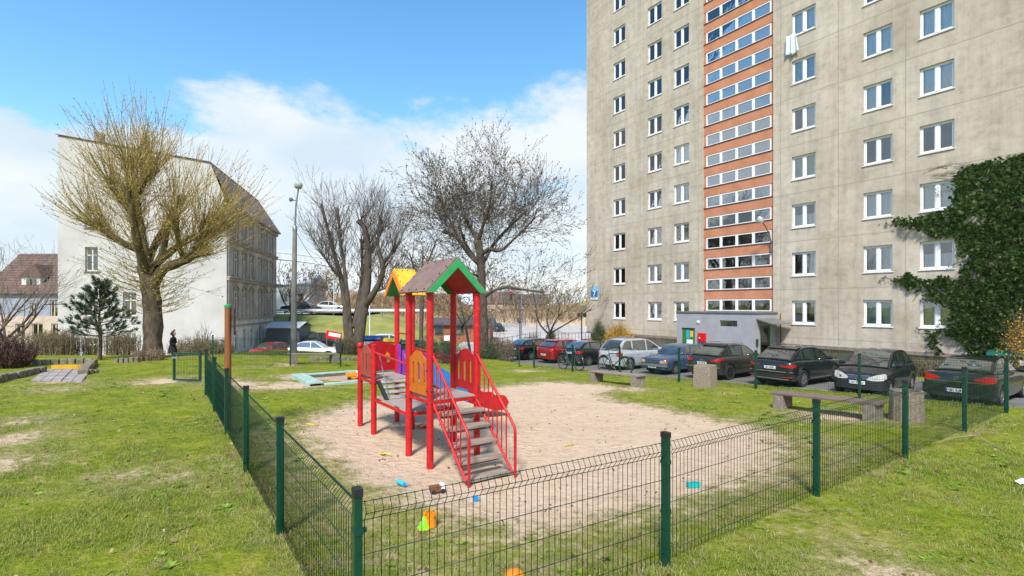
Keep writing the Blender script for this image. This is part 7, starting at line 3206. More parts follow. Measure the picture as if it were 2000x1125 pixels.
b.lathe([(0.02, -0.1), (0.09, -0.05), (0.1, 0.05), (0.04, 0.1)], 10, Matrix.Translation((-0.1, -0.1, zj + 1.38)))
b.build('small_spotlight', 'metal_grey', o, True)
b = MB()
T2w = T2.location
tgt = Vector((T2w.x - 1.0 - xl, T2w.y - YL, CAM_H + (HY - 520) / F * T2w.y - G(xl, YL)))
pts = [Vector((0.06, 0, zj - 0.1)).lerp(tgt, t) - Vector((0, 0, 0.7 * math.sin(t * math.pi))) for t in [i / 8 for i in range(9)]]
b.tube(pts, 0.012, 4)
b.build('cable', 'car_trim', o, True)

# ------------------------------------------------------------------ stepped path with kerb stones at the left
c0 = ground_at(120, 742)
pth = [ground_at(60, 745), ground_at(160, 748), ground_at(178, 724), ground_at(90, 722)]
vs = []
b = MB()
A_, B_, C_, D_ = [Vector((*p, 0)) for p in pth]


def pq(a, c):
    return (A_ * (1 - a) + B_ * a) * (1 - c) + (D_ * (1 - a) + C_ * a) * c


path_root = thing('garden_path', 'short paved path with a yellow painted step at the lawn edge', 'path', (A_.x, A_.y, G(A_.x, A_.y)))
for i in range(5):
    for j in range(4):
        b = MB()
        q = [pq((i + 0.03) / 5, (j + 0.03) / 4), pq((i + 0.97) / 5, (j + 0.03) / 4), pq((i + 0.97) / 5, (j + 0.97) / 4), pq((i + 0.03) / 5, (j + 0.97) / 4)]
        h_ = 0.035 + 0.008 * ((i * 7 + j * 3) % 3)
        lo = [(p.x - A_.x, p.y - A_.y, -0.1) for p in q]
        hi = [(p.x - A_.x, p.y - A_.y, h_) for p in q]
        b.add(lo + hi, [(3, 2, 1, 0), (4, 5, 6, 7), (0, 1, 5, 4), (1, 2, 6, 5), (2, 3, 7, 6), (3, 0, 4, 7)])
        b.build('paving_slab', 'paver_path', path_root, bevel=0.01)
e0, e1 = Vector((*ground_at(100, 722.5), 0)), Vector((*ground_at(156, 722), 0))
b = MB()
b.bar((e0.x - A_.x, e0.y - A_.y + 0.12, 0.07), (e1.x - A_.x, e1.y - A_.y + 0.12, 0.07), 0.24, 0.14)
b.build('step', 'concrete_light', path_root, bevel=0.01)
b = MB()
b.bar((e0.x - A_.x + 0.02, e0.y - A_.y - 0.01, 0.08), (e1.x - A_.x - 0.02, e1.y - A_.y - 0.01, 0.08), 0.03, 0.125)
b.build('yellow_nosing', 'yellow_paint', path_root)
b = MB()
b.bar((e0.x - A_.x + 0.02, e0.y - A_.y + 0.08, 0.143), (e1.x - A_.x - 0.02, e1.y - A_.y + 0.08, 0.143), 0.16, 0.006)
b.build('yellow_nosing', 'yellow_paint', path_root)


def kerb(label, p, q, h, w, n, seed):
    rg = random.Random(seed)
    r_ = thing('kerb_wall', label, 'kerb', (p[0], p[1], G(*p)), math.atan2(q[1] - p[1], q[0] - p[0]), 'old stone kerbs round the path')
    L = math.hypot(q[0] - p[0], q[1] - p[1])
    dz = G(*q) - G(*p)
    for i in range(n):
        b = MB()
        a, c = L * i / n + 0.015, L * (i + 1) / n - 0.015
        zz = dz * (i + 0.5) / n
        M_ = Matrix.Rotation(R(rg.uniform(-4, 4)), 3, 'Z') @ Matrix.Rotation(R(rg.uniform(-3, 3)), 3, 'X')
        b.box(((a + c) / 2, rg.uniform(-0.02, 0.02), zz + h / 2 - 0.1 + rg.uniform(-0.02, 0.02)), (c - a, w * rg.uniform(0.9, 1.1), h + 0.2), M=M_)
        b.build('stone', 'kerb_stone', r_, bevel=0.03)


kerb('row of mossy kerb stones left of the path', ground_at(-60, 760), ground_at(84, 727), 0.20, 0.22, 9, 1)
kerb('kerb stones right of the path', ground_at(158, 734), ground_at(182, 712), 0.20, 0.25, 5, 2)
kerb('dark kerb running behind the yellow step', ground_at(52, 712), ground_at(182, 709), 0.18, 0.20, 8, 3)
kerb('low pale kerb left of the pollarded tree', ground_at(222, 708), ground_at(272, 706), 0.16, 0.2, 5, 4)
kerb('short kerb stones running into the grass right of the path', ground_at(160, 733), ground_at(190, 729), 0.14, 0.2, 3, 5)
kerb('dark sleeper edging behind the far bench', xy(23.6, 5.4), xy(23.3, 9.0), 0.16, 0.2, 8, 6)

# ------------------------------------------------------------------ shed, bins, signs and other background things
def far_xy(px, Y):
    return ((px - CX) / F * Y, Y)


sx_, sy_ = far_xy(537, 53.0)
sz_ = G(sx_, sy_)
o = thing('grey_shed', 'low grey metal shed with a pale roof beyond the lamp post', 'shed', (sx_ - 0.8, sy_, sz_))
b = MB()
b.bx(0, 3.3, 0, 3.0, -0.3, 2.2)
b.build('wall', 'shed_grey', o)
for i in range(9):
    b = MB()
    b.bx(0.1 + i * 0.36, 0.14 + i * 0.36, -0.03, -0.001, -0.2, 2.15)
    b.build('rib', 'shed_grey', o)
b = MB()
b.add([(-0.2, -0.3, 2.21), (3.5, -0.3, 2.21), (3.5, 1.5, 2.75), (-0.2, 1.5, 2.75), (-0.2, 3.3, 2.21), (3.5, 3.3, 2.21), (-0.2, -0.3, 2.13), (3.5, -0.3, 2.13)], [(0, 1, 2, 3), (3, 2, 5, 4), (0, 6, 7, 1)])
b.build('roof', 'shed_roof', o)

o = thing('red_sign', 'tilted red and white sign board beyond the side street', 'sign', (*far_xy(652, 50), G(*far_xy(652, 50))))
for x in (-0.7, 0.7):
    b = MB()
    b.tube([(x, 0, -0.2), (x, 0, 1.9)], 0.04, 6)
    b.build('leg', 'metal_grey', o, True)
b = MB()
b.box((0, -0.06, 1.55), (1.5, 0.05, 0.75), M=Matrix.Rotation(R(10), 3, 'Y'))
b.build('board', 'red_box', o)
b = MB()
b.box((0.1, -0.09, 1.60), (1.15, 0.02, 0.34), M=Matrix.Rotation(R(10), 3, 'Y'))
b.build('white_field', 'white_print', o)


def big_bin(label, px, Y, body, lid, lab=False):
    x, y = far_xy(px, Y)
    r_ = thing('waste_container', label, 'bin', (x, y, G(x, y)), R(4), 'waste containers')
    b = MB()
    b.add([(sx * 0.52, sy * 0.36, 0.14) for sx, sy in ((-1, -1), (1, -1), (1, 1), (-1, 1))] + [(sx * 0.68, sy * 0.5, 1.12) for sx, sy in ((-1, -1), (1, -1), (1, 1), (-1, 1))],
          [(3, 2, 1, 0), (4, 5, 6, 7), (0, 1, 5, 4), (1, 2, 6, 5), (2, 3, 7, 6), (3, 0, 4, 7)])
    b.build('tub', body, r_, bevel=0.03)
    b = MB()
    b.prism([(-0.58, 1.13), (0.56, 1.13), (0.5, 1.24), (0.15, 1.34), (-0.25, 1.34), (-0.54, 1.24)], -0.72, 0.72, 'x')
    b.build('lid', lid, r_, bevel=0.02, fix=True)
    for sx in (-0.42, 0.42):
        for sy in (-0.25, 0.25):
            b = MB()
            b.lathe([(0.09, -0.03), (0.09, 0.03)], 12, Matrix.Translation((sx, sy, 0.09)) @ Matrix.Rotation(R(90), 4, 'Y'))
            b.build('castor', 'tyre', r_)
    if lab:
        b = MB()
        b.bx(-0.3, 0.35, -0.512, -0.47, 0.66, 1.02)
        b.build('label_panel', 'white_print', r_)


big_bin('blue waste container behind the left end of the play tower', 723, 30.5, 'bin_blue', 'bin_blue', True)
big_bin('yellow waste container right of the blue one', 760, 31.0, 'bin_yellow', 'bin_yellow')
big_bin('dark green waste container right of the yellow one', 797, 31.4, 'bin_green', 'bin_green')
p_ = near_tower(1984, -1.9)
r_ = thing('green_container', 'dark green waste container at the right edge below the ivy', 'bin', (p_[0], p_[1], G(*p_)), TROT, 'waste containers')
b = MB()
b.add([(sx * 0.60, sy * 0.4, 0.14) for sx, sy in ((-1, -1), (1, -1), (1, 1), (-1, 1))] + [(sx * 0.72, sy * 0.52, 1.15) for sx, sy in ((-1, -1), (1, -1), (1, 1), (-1, 1))],
      [(3, 2, 1, 0), (4, 5, 6, 7), (0, 1, 5, 4), (1, 2, 6, 5), (2, 3, 7, 6), (3, 0, 4, 7)])
b.build('tub', 'bin_green', r_, bevel=0.03)
b = MB()
b.prism([(-0.58, 1.16), (0.56, 1.16), (0.5, 1.27), (0.15, 1.36), (-0.25, 1.36), (-0.54, 1.27)], -0.76, 0.76, 'x')
b.build('lid', 'bin_green', r_, bevel=0.02, fix=True)
b = MB()
b.bx(0.2, 0.55, -0.54, -0.50, 0.85, 1.05)
b.build('label_panel', 'white_print', r_)

# white board on a short post at the back fence
x, y = far_xy(873, 24.2)
o = thing('notice_sign', 'small grey notice board on a green post at the back fence', 'sign', (x, y, G(x, y)))
b = MB()
b.tube([(0, 0, -0.2), (0, 0, 1.25)], 0.03, 8)
b.build('pole', 'fence_green', o, True)
b = MB()
b.bx(-0.13, 0.13, -0.05, -0.03, 1.12, 1.36)
b.build('board', 'plate_white', o)

# curved pale footbridge far behind
o = thing('footbridge', 'pale curved steel truss footbridge in the distance above the street', 'bridge', (-40, 88, -2.3))
N = 26
top, bot = [], []
for i in range(N + 1):
    t = i / N
    px = 470 + 250 * t
    py = 489 + 2 * t + 34 * t * t
    Yb = 84 + 8 * t
    z = CAM_H + (HY - py) / F * Yb + 2.3
    X = (px - CX) / F * Yb + 40
    top.append((X, Yb - 88, z))
    bot.append((X, Yb - 88, z - 1.15))
for nm, pts in (('top_chord', top), ('bottom_chord', bot)):
    for dy in (0, 2.2):
        b = MB()
        b.tube([(p[0], p[1] + dy, p[2]) for p in pts], 0.10, 6)
        b.build(nm, 'steel_pale', o, True)
for i in range(N + 1):
    for dy in (0, 2.2):
        b = MB()
        b.tube([(top[i][0], top[i][1] + dy, top[i][2]), (bot[i][0], bot[i][1] + dy, bot[i][2])], 0.05, 5)
        if i < N:
            b.tube([(top[i][0], top[i][1] + dy, top[i][2]), (bot[i + 1][0], bot[i + 1][1] + dy, bot[i + 1][2])], 0.035, 4)
        b.build('strut', 'steel_pale', o, True)
b = MB()
for i in range(N):
    p, q = bot[i], bot[i + 1]
    b.add([(p[0], p[1], p[2]), (q[0], q[1], q[2]), (q[0], q[1] + 2.2, q[2]), (p[0], p[1] + 2.2, p[2])], [(0, 1, 2, 3)])
b.build('walkway', 'steel_pale', o)
for i in (2,):
    b = MB()
    b.tube([(bot[i][0], bot[i][1] + 1.1, bot[i][2]), (bot[i][0], bot[i][1] + 1.1, 0)], 0.3, 8)
    b.build('pier', 'steel_pale', o, True)

# guard rail and lamp standards on the raised road
o = thing('guard_rail', 'long grey guard rail along the raised road', 'guard rail', (-70, 63.0, 0.9))
b = MB()
b.bx(0, 60, -0.05, 0.05, 0.55, 0.85)
b.build('rail', 'steel_pale', o)
for i in range(21):
    b = MB()
    b.bx(i * 3 - 0.05, i * 3 + 0.05, 0.06, 0.16, -0.4, 0.8)
    b.build('rail_post', 'metal_grey', o)
PG = 'thin poles in the background'


def far_pole(label, px, Y, py_top, r, m, z=None, light=False):
    x, y = far_xy(px, Y)
    z0 = G(x, y) if z is None else z
    h = CAM_H + (HY - py_top) / F * Y - z0
    o = thing('street_pole', label, 'pole', (x, y, z0), 0, PG)
    b = MB()
    b.tube([(0, 0, -0.3), (0, 0, h)], [r, r * 0.7], 8)
    b.build('shaft', m, o, True)
    b = MB()
    b.lathe([(r * 0.8, h), (r * 1.6, h + 0.05), (r, h + 0.15)], 8)
    b.build('cap', m, o, True)
    return o, h


far_pole('white pole standing behind the multi stemmed tree', 722, 46, 590, 0.06, 'steel_pale')
far_pole('pale lamp standard on the raised road', 652, 66, 545, 0.07, 'steel_pale', 1.0)
far_pole('dark pole left of the low fruit tree', 1015.5, 40.5, 590, 0.06, 'metal_grey')
far_pole('thin dark pole behind the low fruit tree', 1048.5, 44.5, 575, 0.05, 'metal_grey')
far_pole('short grey pole right of the spreading tree trunk', 957, 44, 618, 0.07, 'metal_grey')
o, h = far_pole('black post lamp just left of the tower corner', 1136, 47, 612, 0.07, 'car_trim')
for s_ in (-1, 1):
    b = MB()
    b.lathe([(0.05, 0.0), (0.16, 0.1), (0.18, 0.3), (0.06, 0.42)], 10, Matrix.Translation((s_ * 0.28, 0, h - 0.35)))
    b.bar((0, 0, h - 0.3), (s_ * 0.28, 0, h - 0.3), 0.04, 0.04)
    b.build('lantern', 'car_trim', o, True)
x, y = far_xy(998, 78)
o = thing('traffic_light', 'red traffic light on a mast over the pale street', 'traffic light', (x, y, -2.3))
hz2 = CAM_H + (HY - 578) / F * 78 + 2.3
b = MB()
b.tube([(1.6, 0, 0), (1.6, 0, hz2 + 0.3), (0.3, 0, hz2 + 0.5)], 0.07, 8)
b.build('mast', 'metal_grey', o, True)
b = MB()
b.bx(-0.22, 0.22, -0.2, 0.1, hz2 - 0.7, hz2 + 0.7)
b.build('housing', 'car_trim', o, bevel=0.05)
for i, m_ in enumerate(('tail_red', 'car_trim', 'car_trim')):
    b = MB()
    b.lathe([(0.17, 0), (0.17, 0.06)], 14, Matrix.Translation((0, -0.2, hz2 + 0.42 - 0.42 * i)) @ Matrix.Rotation(R(90), 4, 'X'))
    b.build('lens', m_, o)

# brown thicket on the slopes far behind: nobody could count its bushes
tk = Leaves(71)
rg = random.Random(71)
for i in range(15000):
    px = rg.uniform(560, 1135)
    Y = rg.uniform(74, 112)
    X = (px - CX) / F * Y
    g_ = 0.9 if px < 700 else 2.2 if px < 900 else 0.4
    h_ = 2.4 * (0.5 + mnoise.noise((X * 0.15, Y * 0.1, 4.0))) + 1.2
    tk.leaf(Vector((X, Y, g_ - 1.0 + max(0.2, h_) * rg.random())), rg.uniform(0.35, 0.8), Vector((0, 0, 1)), 0.16)
for i in range(9000):
    Y = rg.uniform(66, 92)
    X = rg.uniform(-30, -7)
    t = min((X + 36) / 9.5, (-2 - X) / 9.5, 1)
    z = np.interp(Y, [64, 67, 72, 79, 88, 110], [-2.6, -1.4, 0.4, 2.6, 3.8, 3.0])
    z = -3 + (z + 3) * t * t * (3 - 2 * t)
    tk.leaf(Vector((X, Y, float(z) - 0.2)), rg.uniform(0.4, 1.3), Vector((0, 0, 1.2)), 0.12)
o = tk.build('distant_thicket', 'leaf_tan', None)
tag(o, 'brown leafless thicket on the slopes far behind', None, None, 'stuff')

# distant buildings
def far_house(label, px, Y, w, hw_, hr_, wallm, roofm, n=4, z=None):
    x, y = far_xy(px, Y)
    o = thing('distant_house', label, 'house', (x, y, -2.4 if z is None else z), 0, 'houses far behind the street')
    b = MB()
    b.bx(-w / 2, w / 2, 0, 8, -1, hw_)
    b.build('wall', wallm, o)
    b = MB()
    b.prism([(-0.4, hw_), (8.4, hw_), (4, hr_)], -w / 2 - 0.4, w / 2 + 0.4, 'x')
    b.build('roof', roofm, o, fix=True)
    for i in range(n):
        b = MB()
        xx = -w / 2 + w * (i + 0.5) / n
        b.bx(xx - 0.5, xx + 0.5, -0.05, 0.02, hw_ * 0.45, hw_ * 0.45 + 1.4)
        b.build('window', 'car_glass', o)


far_house('pale far house with a white roof behind the lamp post', 555, 92, 9, 5.4, 7.6, 'far_white', 'shed_roof', 3, 0.5)
far_house('white house with a long roof left of the spreading tree', 905, 118, 9, 4.8, 7.2, 'far_white', 'shed_roof', 4)
far_house('brick house low behind the play tower', 898, 62, 7.5, 2.2, 3.0, 'brick_red', 'roof_dark', 3)
far_house('far house with a dark red roof near the traffic light', 972, 128, 10, 5.2, 8.2, 'house_beige', 'roof_tile', 4)
far_house('far grey house right of the traffic light', 1028, 132, 11, 5.0, 7.6, 'house_blue', 'roof_dark', 4)
far_house('long low building behind the low fruit tree', 1085, 112, 13, 3.6, 4.6, 'house_beige', 'roof_tile', 6)
o = thing('street_railing', 'dark red railing along the pale street near the tower', 'railing', (4.4, 62, -2.27), R(8))
for i in range(14):
    b = MB()
    b.tube([(i * 0.42, 0, 0), (i * 0.42, 0, 1.1)], 0.03, 6)
    b.build('baluster', 'brown_pole', o, True)
b = MB()
b.tube([(0, 0, 1.1), (5.5, 0, 1.1)], 0.04, 6)
b.build('top_rail', 'brown_pole', o, True)
o = thing('street_railing', 'grey handrail going up the pale ramp', 'railing', (-2.0, 50, -2.2), R(70))
for i in range(12):
    b = MB()
    b.tube([(i * 1.5, 0, 0), (i * 1.5, 0, 1.0)], 0.03, 6)
    b.build('baluster', 'metal_grey', o, True)
for z in (0.5, 1.0):
    b = MB()
    b.tube([(0, 0, z), (16.5, 0, z)], 0.03, 6)
    b.build('top_rail', 'metal_grey', o, True)
# short grey plinth wall by the tower corner
p_ = near_tower(1152, -0.6)
o = thing('low_wall', 'short pale concrete wall at the corner of the tower', 'wall', (p_[0], p_[1], G(*p_)), TROT)
b = MB()
b.bx(-0.5, 0.5, -0.3, 0.2, -0.3, 1.05)
b.build('masonry', 'concrete_light', o, bevel=0.01)
b = MB()
b.bx(-0.56, 0.56, -0.36, 0.26, 1.052, 1.13)
b.build('coping', 'brick_red', o, bevel=0.01)

# ------------------------------------------------------------------ person walking behind the gate
def skin_mesh(name, joints, edges, matname, parent, sub=2, root=0):
    me = bpy.data.meshes.new(name)
    me.from_pydata([j[0] for j in joints], edges, [])
    me.materials.append(MATS[matname])
    o = bpy.data.objects.new(name, me)
    col.objects.link(o)
    o.parent = parent
    md = o.modifiers.new('skin', 'SKIN')
    md.use_smooth_shade = True
    sv_ = me.skin_vertices[0].data
    for i, j in enumerate(joints):
        r_ = j[1]
        sv_[i].radius = (r_, r_) if isinstance(r_, (int, float)) else r_
        sv_[i].use_root = (i == root)
    s2 = o.modifiers.new('sub', 'SUBSURF')
    s2.levels = sub
    s2.render_levels = sub
    return o


YQ = 27.0
xq = (337 - CX) / F * YQ
person = thing('person', 'person in black clothes with dark hair walking right past the gate', 'person', (xq, YQ, G(xq, YQ) - 0.02), R(0))
J = [((0, 0, 0.92), 0.155), ((0, 0, 1.12), 0.135), ((0.02, 0, 1.34), 0.15), ((0.04, 0, 1.46), 0.06), ((0.055, 0, 1.52), 0.055),
     ((0.03, -0.17, 1.36), 0.062), ((0.02, -0.21, 1.12), 0.050), ((0.20, -0.16, 1.06), 0.040), ((0.27, -0.12, 1.10), 0.030),
     ((0.03, 0.17, 1.36), 0.062), ((0.04, 0.21, 1.12), 0.050), ((0.22, 0.16, 1.10), 0.040), ((0.28, 0.12, 1.14), 0.030),
     ((0.01, -0.09, 0.84), 0.10), ((0.12, -0.10, 0.48), 0.075), ((0.10, -0.10, 0.10), 0.048), ((0.24, -0.10, 0.045), 0.04),
     ((-0.01, 0.09, 0.84), 0.10), ((-0.04, 0.10, 0.48), 0.075), ((-0.22, 0.10, 0.14), 0.048), ((-0.12, 0.10, 0.045), 0.04)]
E = [(0, 1), (1, 2), (2, 3), (3, 4), (2, 5), (5, 6), (6, 7), (7, 8), (2, 9), (9, 10), (10, 11), (11, 12), (0, 13), (13, 14), (14, 15), (15, 16), (0, 17), (17, 18), (18, 19), (19, 20)]
skin_mesh('body', J, E, 'cloth_black', person)
b = MB()
# coat skirt
b.lathe([(0.15, 1.0), (0.19, 0.85), (0.22, 0.66), (0.235, 0.60), (0.20, 0.60)], 18, closed=False)
b.build('coat_skirt', 'cloth_black', person, True)
b = MB()
prof = [(0.02, 1.505), (0.062, 1.525), (0.078, 1.56), (0.088, 1.62), (0.085, 1.68), (0.06, 1.73), (0.015, 1.75)]
b.lathe(prof, 16, Matrix.Translation((0.065, 0, 0)) @ Matrix.Diagonal((1.08, 0.9, 1, 1)))
b.box((0.165, 0, 1.605), (0.035, 0.028, 0.045))
b.box((0.155, 0, 1.56), (0.02, 0.05, 0.014))
head = b.build('head', 'skin', person, True)
for y in (-0.032, 0.032):
    q = MB()
    q.lathe([(0.004, -0.008), (0.010, 0), (0.004, 0.008)], 8, Matrix.Translation((0.152, y, 1.632)))
    q.build('eye', 'print_black', head, True)
for y in (-0.078, 0.078):
    q = MB()
    q.lathe([(0.008, -0.028), (0.016, 0), (0.008, 0.028)], 8, Matrix.Translation((0.06, y, 1.615)))
    q.build('ear', 'skin', head, True)
b = MB()
b.lathe([(0.05, 1.50), (0.085, 1.54), (0.10, 1.62), (0.098, 1.70), (0.07, 1.755), (0.02, 1.772)], 16, Matrix.Translation((0.035, 0, 0)))
b.lathe([(0.02, -0.05), (0.055, -0.03), (0.065, 0.0), (0.055, 0.04), (0.02, 0.06)], 12, Matrix.Translation((-0.06, 0, 1.60)))
b.build('hair', 'hair_black', head, True)
b = MB()
b.lathe([(0.02, -0.04), (0.045, -0.02), (0.05, 0.01), (0.03, 0.045)], 12, Matrix.Translation((0.09, 0, 1.80)))
b.build('hair_bun', 'hair_black', head, True)
for hs, (hx_, hy_, hz3) in ((-1, (0.27, -0.12, 1.10)), (1, (0.28, 0.12, 1.14))):
    hj = [((hx_ - 0.01, hy_, hz3), 0.026), ((hx_ + 0.05, hy_ - hs * 0.01, hz3 + 0.01), 0.032)]
    he = [(0, 1)]
    for k in range(4):
        o_ = (k - 1.5) * 0.018
        ln = [0.045, 0.055, 0.05, 0.04][k]
        i0 = len(hj)
        hj += [((hx_ + 0.085, hy_ - hs * 0.01, hz3 + 0.01 + o_), 0.0095), ((hx_ + 0.085 + ln * 0.55, hy_ - hs * 0.025, hz3 + 0.008 + o_), 0.0088), ((hx_ + 0.085 + ln * 0.8, hy_ - hs * 0.05, hz3 + 0.004 + o_), 0.0078)]
        he += [(1, i0), (i0, i0 + 1), (i0 + 1, i0 + 2)]
    i0 = len(hj)
    hj += [((hx_ + 0.04, hy_ - hs * 0.03, hz3 + 0.045), 0.010), ((hx_ + 0.07, hy_ - hs * 0.05, hz3 + 0.06), 0.009)]
    he += [(1, i0), (i0, i0 + 1)]
    skin_mesh('hand', hj, he, 'skin', person, 1)

# ------------------------------------------------------------------ toys left in the sand
def toy(name, label, cat, px, py, rz=0.0, sink=0.0):
    x, y = ground_at(px, py)
    sd_ = float(np.clip(sand_sd(np.array([x]), np.array([y]))[0] + 0.2, 0, 0.8)) * 0.045
    return thing(name, label, cat, (x, y, G(x, y) - sd_ + 0.005 - sink), rz)


o = toy('sand_bucket', 'orange castle shaped sand bucket by the front fence', 'toy', 840, 1028, R(20))
o.scale = (0.85, 0.85, 0.85)
b = MB()
b.lathe([(0.075, 0.0), (0.068, 0.13), (0.060, 0.13), (0.055, 0.03)], 20)
b.build('pail', 'toy_orange', o, True)
for k in range(6):
    a = k * math.pi / 3
    b = MB()
    b.box((0.066 * math.cos(a), 0.066 * math.sin(a), 0.142), (0.026, 0.026, 0.035), rz=a)
    b.build('battlement', 'toy_orange', o)
o = toy('sand_mould', 'lime green cone shaped sand mould leaning on the orange bucket', 'toy', 828, 1032, R(0))
b = MB()
b.lathe([(0.06, 0.0), (0.062, 0.012), (0.045, 0.02), (0.012, 0.105), (0.004, 0.11)], 16)
b.build('cone', 'toy_lime', o, True)
b = MB()
b.lathe([(0.068, -0.004), (0.068, 0.006)], 16)
b.build('base', 'toy_yellow', o, True)
o = toy('toy_tube', 'light blue toy tube lying in the sand near the corner post', 'toy', 784, 945, R(-50))
b = MB()
b.tube([(-0.085, 0, 0.028), (0.07, 0, 0.028)], 0.028, 14)
b.build('barrel', 'toy_cyan', o, True)
b = MB()
b.tube([(0.07, 0, 0.028), (0.095, 0, 0.028)], 0.02, 12)
b.build('nozzle', 'toy_blue', o, True)
o = toy('toy_truck', 'brown toy truck lying below the stairs by the front fence', 'toy', 858, 958, R(25))
b = MB()
b.bx(-0.11, 0.05, -0.045, 0.045, 0.025, 0.045)
b.build('chassis', 'toy_brown', o)
b = MB()
b.prism([(-0.11, 0.046), (0.0, 0.046), (0.015, 0.085), (-0.12, 0.085)], -0.045, 0.045, 'y')
b.build('load_bed', 'toy_brown', o, fix=True)
b = MB()
b.bx(0.01, 0.055, -0.04, 0.04, 0.046, 0.10)
b.build('cab', 'paper_white', o)
for x in (-0.08, 0.03):
    for y in (-0.05, 0.05):
        b = MB()
        b.lathe([(0.026, -0.01), (0.026, 0.01)], 12, Matrix.Translation((x, y, 0.026)) @ Matrix.Rotation(R(90), 4, 'X'))
        b.build('wheel', 'tyre', o)
o = toy('toy_cup', 'small bright blue toy cup on the sand in front of the stairs', 'toy', 928, 974, R(0))
b = MB()
b.lathe([(0.022, 0), (0.034, 0.05), (0.029, 0.05), (0.018, 0.01)], 14)
b.build('cup', 'toy_blue', o, True)
b = MB()
b.tube([(0.03, 0, 0.04), (0.055, 0, 0.035), (0.05, 0, 0.015), (0.027, 0, 0.012)], 0.005, 6)
b.build('handle', 'toy_blue', o, True)
o = toy('toy_box', 'flat teal plastic tray on the sand behind the front fence', 'toy', 1354, 948, R(8))
b = MB()
b.bx(-0.075, 0.075, -0.035, 0.035, 0, 0.012)
for x0, x1, y0, y1 in ((-0.075, 0.075, -0.035, -0.029), (-0.075, 0.075, 0.029, 0.035), (-0.075, -0.069, -0.029, 0.029), (0.069, 0.075, -0.029, 0.029)):
    b.bx(x0, x1, y0, y1, 0.012, 0.05)
b.build('tray', 'toy_teal', o)
b = MB()
b.bx(0.075, 0.10, -0.012, 0.012, 0.038, 0.048)
b.build('handle', 'toy_teal', o)


def shovel(label, px, py, rz, m):
    o = toy('toy_shovel', label, 'toy', px, py, rz)
    b = MB()
    b.add([(0, -0.035, 0.012), (0.09, -0.03, 0.006), (0.10, 0, 0.004), (0.09, 0.03, 0.006), (0, 0.035, 0.012), (0.02, 0, 0.002)], [(0, 1, 5), (1, 2, 5), (2, 3, 5), (3, 4, 5), (4, 0, 5)])
    bl = b.build('blade', m, o, True)
    md = bl.modifiers.new('thickness', 'SOLIDIFY')
    md.thickness = 0.005
    b = MB()
    b.tube([(0.01, 0, 0.014), (-0.12, 0, 0.022)], 0.009, 8)
    b.build('handle', m, o, True)


shovel('yellow toy shovel lying at the left edge of the sand', 612, 829, R(10), 'toy_yellow')
shovel('bright yellow toy shovel between the play tower posts', 752, 883, R(150), 'toy_yellow')
shovel('small yellow toy rake far right on the open sand', 1112, 866, R(40), 'toy_yellow')
shovel('magenta toy shovel beside the mid bench', 1219, 756, R(0), 'toy_magenta')
o = toy('toy_plane', 'red and orange toy lying under the play tower deck', 'toy', 826, 833, R(-20))
b = MB()
b.tube([(-0.12, 0, 0.03), (0.0, 0, 0.035), (0.12, 0, 0.03)], [0.012, 0.03, 0.015], 10)
b.build('fuselage', 'toy_red', o, True)
b = MB()
b.prism([(-0.01, -0.12), (0.05, -0.12), (0.05, 0.12), (-0.01, 0.12)], 0.05, 0.06, 'z')
b.build('wing', 'toy_orange', o)
o = toy('toy_digger', 'blue toy digger in the shade under the stairs', 'toy', 944, 834, R(30))
b = MB()
b.bx(-0.08, 0.06, -0.04, 0.04, 0.02, 0.06)
b.build('chassis', 'toy_blue', o, bevel=0.006)
b = MB()
b.bx(-0.06, 0.0, -0.035, 0.035, 0.06, 0.11)
b.build('cab', 'toy_blue', o, bevel=0.006)
b = MB()
b.bar((0.04, 0, 0.05), (0.13, 0, 0.03), 0.05, 0.012)
b.build('scoop', 'toy_blue', o)
o = toy('toy_ball', 'orange toy ball half hidden in grass at the bottom edge', 'toy', 1005, 1152, 0)
b = MB()
b.lathe([(0.002, 0), (0.05, 0.012), (0.075, 0.04), (0.085, 0.075), (0.07, 0.12), (0.04, 0.145), (0.002, 0.155)], 20)
b.build('shell', 'toy_orange', o, True)
b = MB()
b.lathe([(0.0855, 0.068), (0.0875, 0.075), (0.0855, 0.082)], 20, closed=False)
b.build('stripe', 'toy_yellow', o, True)
sbp = xy(15.9, 5.0)
o = thing('toy_dumper', 'orange and white toy dumper truck inside the sandbox', 'toy', (sbp[0], sbp[1], sbz), R(20))
b = MB()
b.bx(-0.2, 0.2, -0.1, 0.1, 0.06, 0.11)
b.build('chassis', 'toy_orange', o)
b = MB()
b.prism([(-0.22, 0.12), (0.05, 0.12), (0.08, 0.24), (-0.25, 0.22)], -0.11, 0.11, 'y')
b.build('load_bed', 'toy_orange', o, fix=True)
b = MB()
b.bx(0.08, 0.2, -0.09, 0.09, 0.112, 0.27)
b.build('cab', 'paper_white', o, bevel=0.01)
for x in (-0.14, 0.14):
    for y in (-0.12, 0.12):
        b = MB()
        b.lathe([(0.06, -0.025), (0.06, 0.025)], 14, Matrix.Translation((x, y, 0.06)) @ Matrix.Rotation(R(90), 4, 'X'))
        b.build('wheel', 'tyre', o)

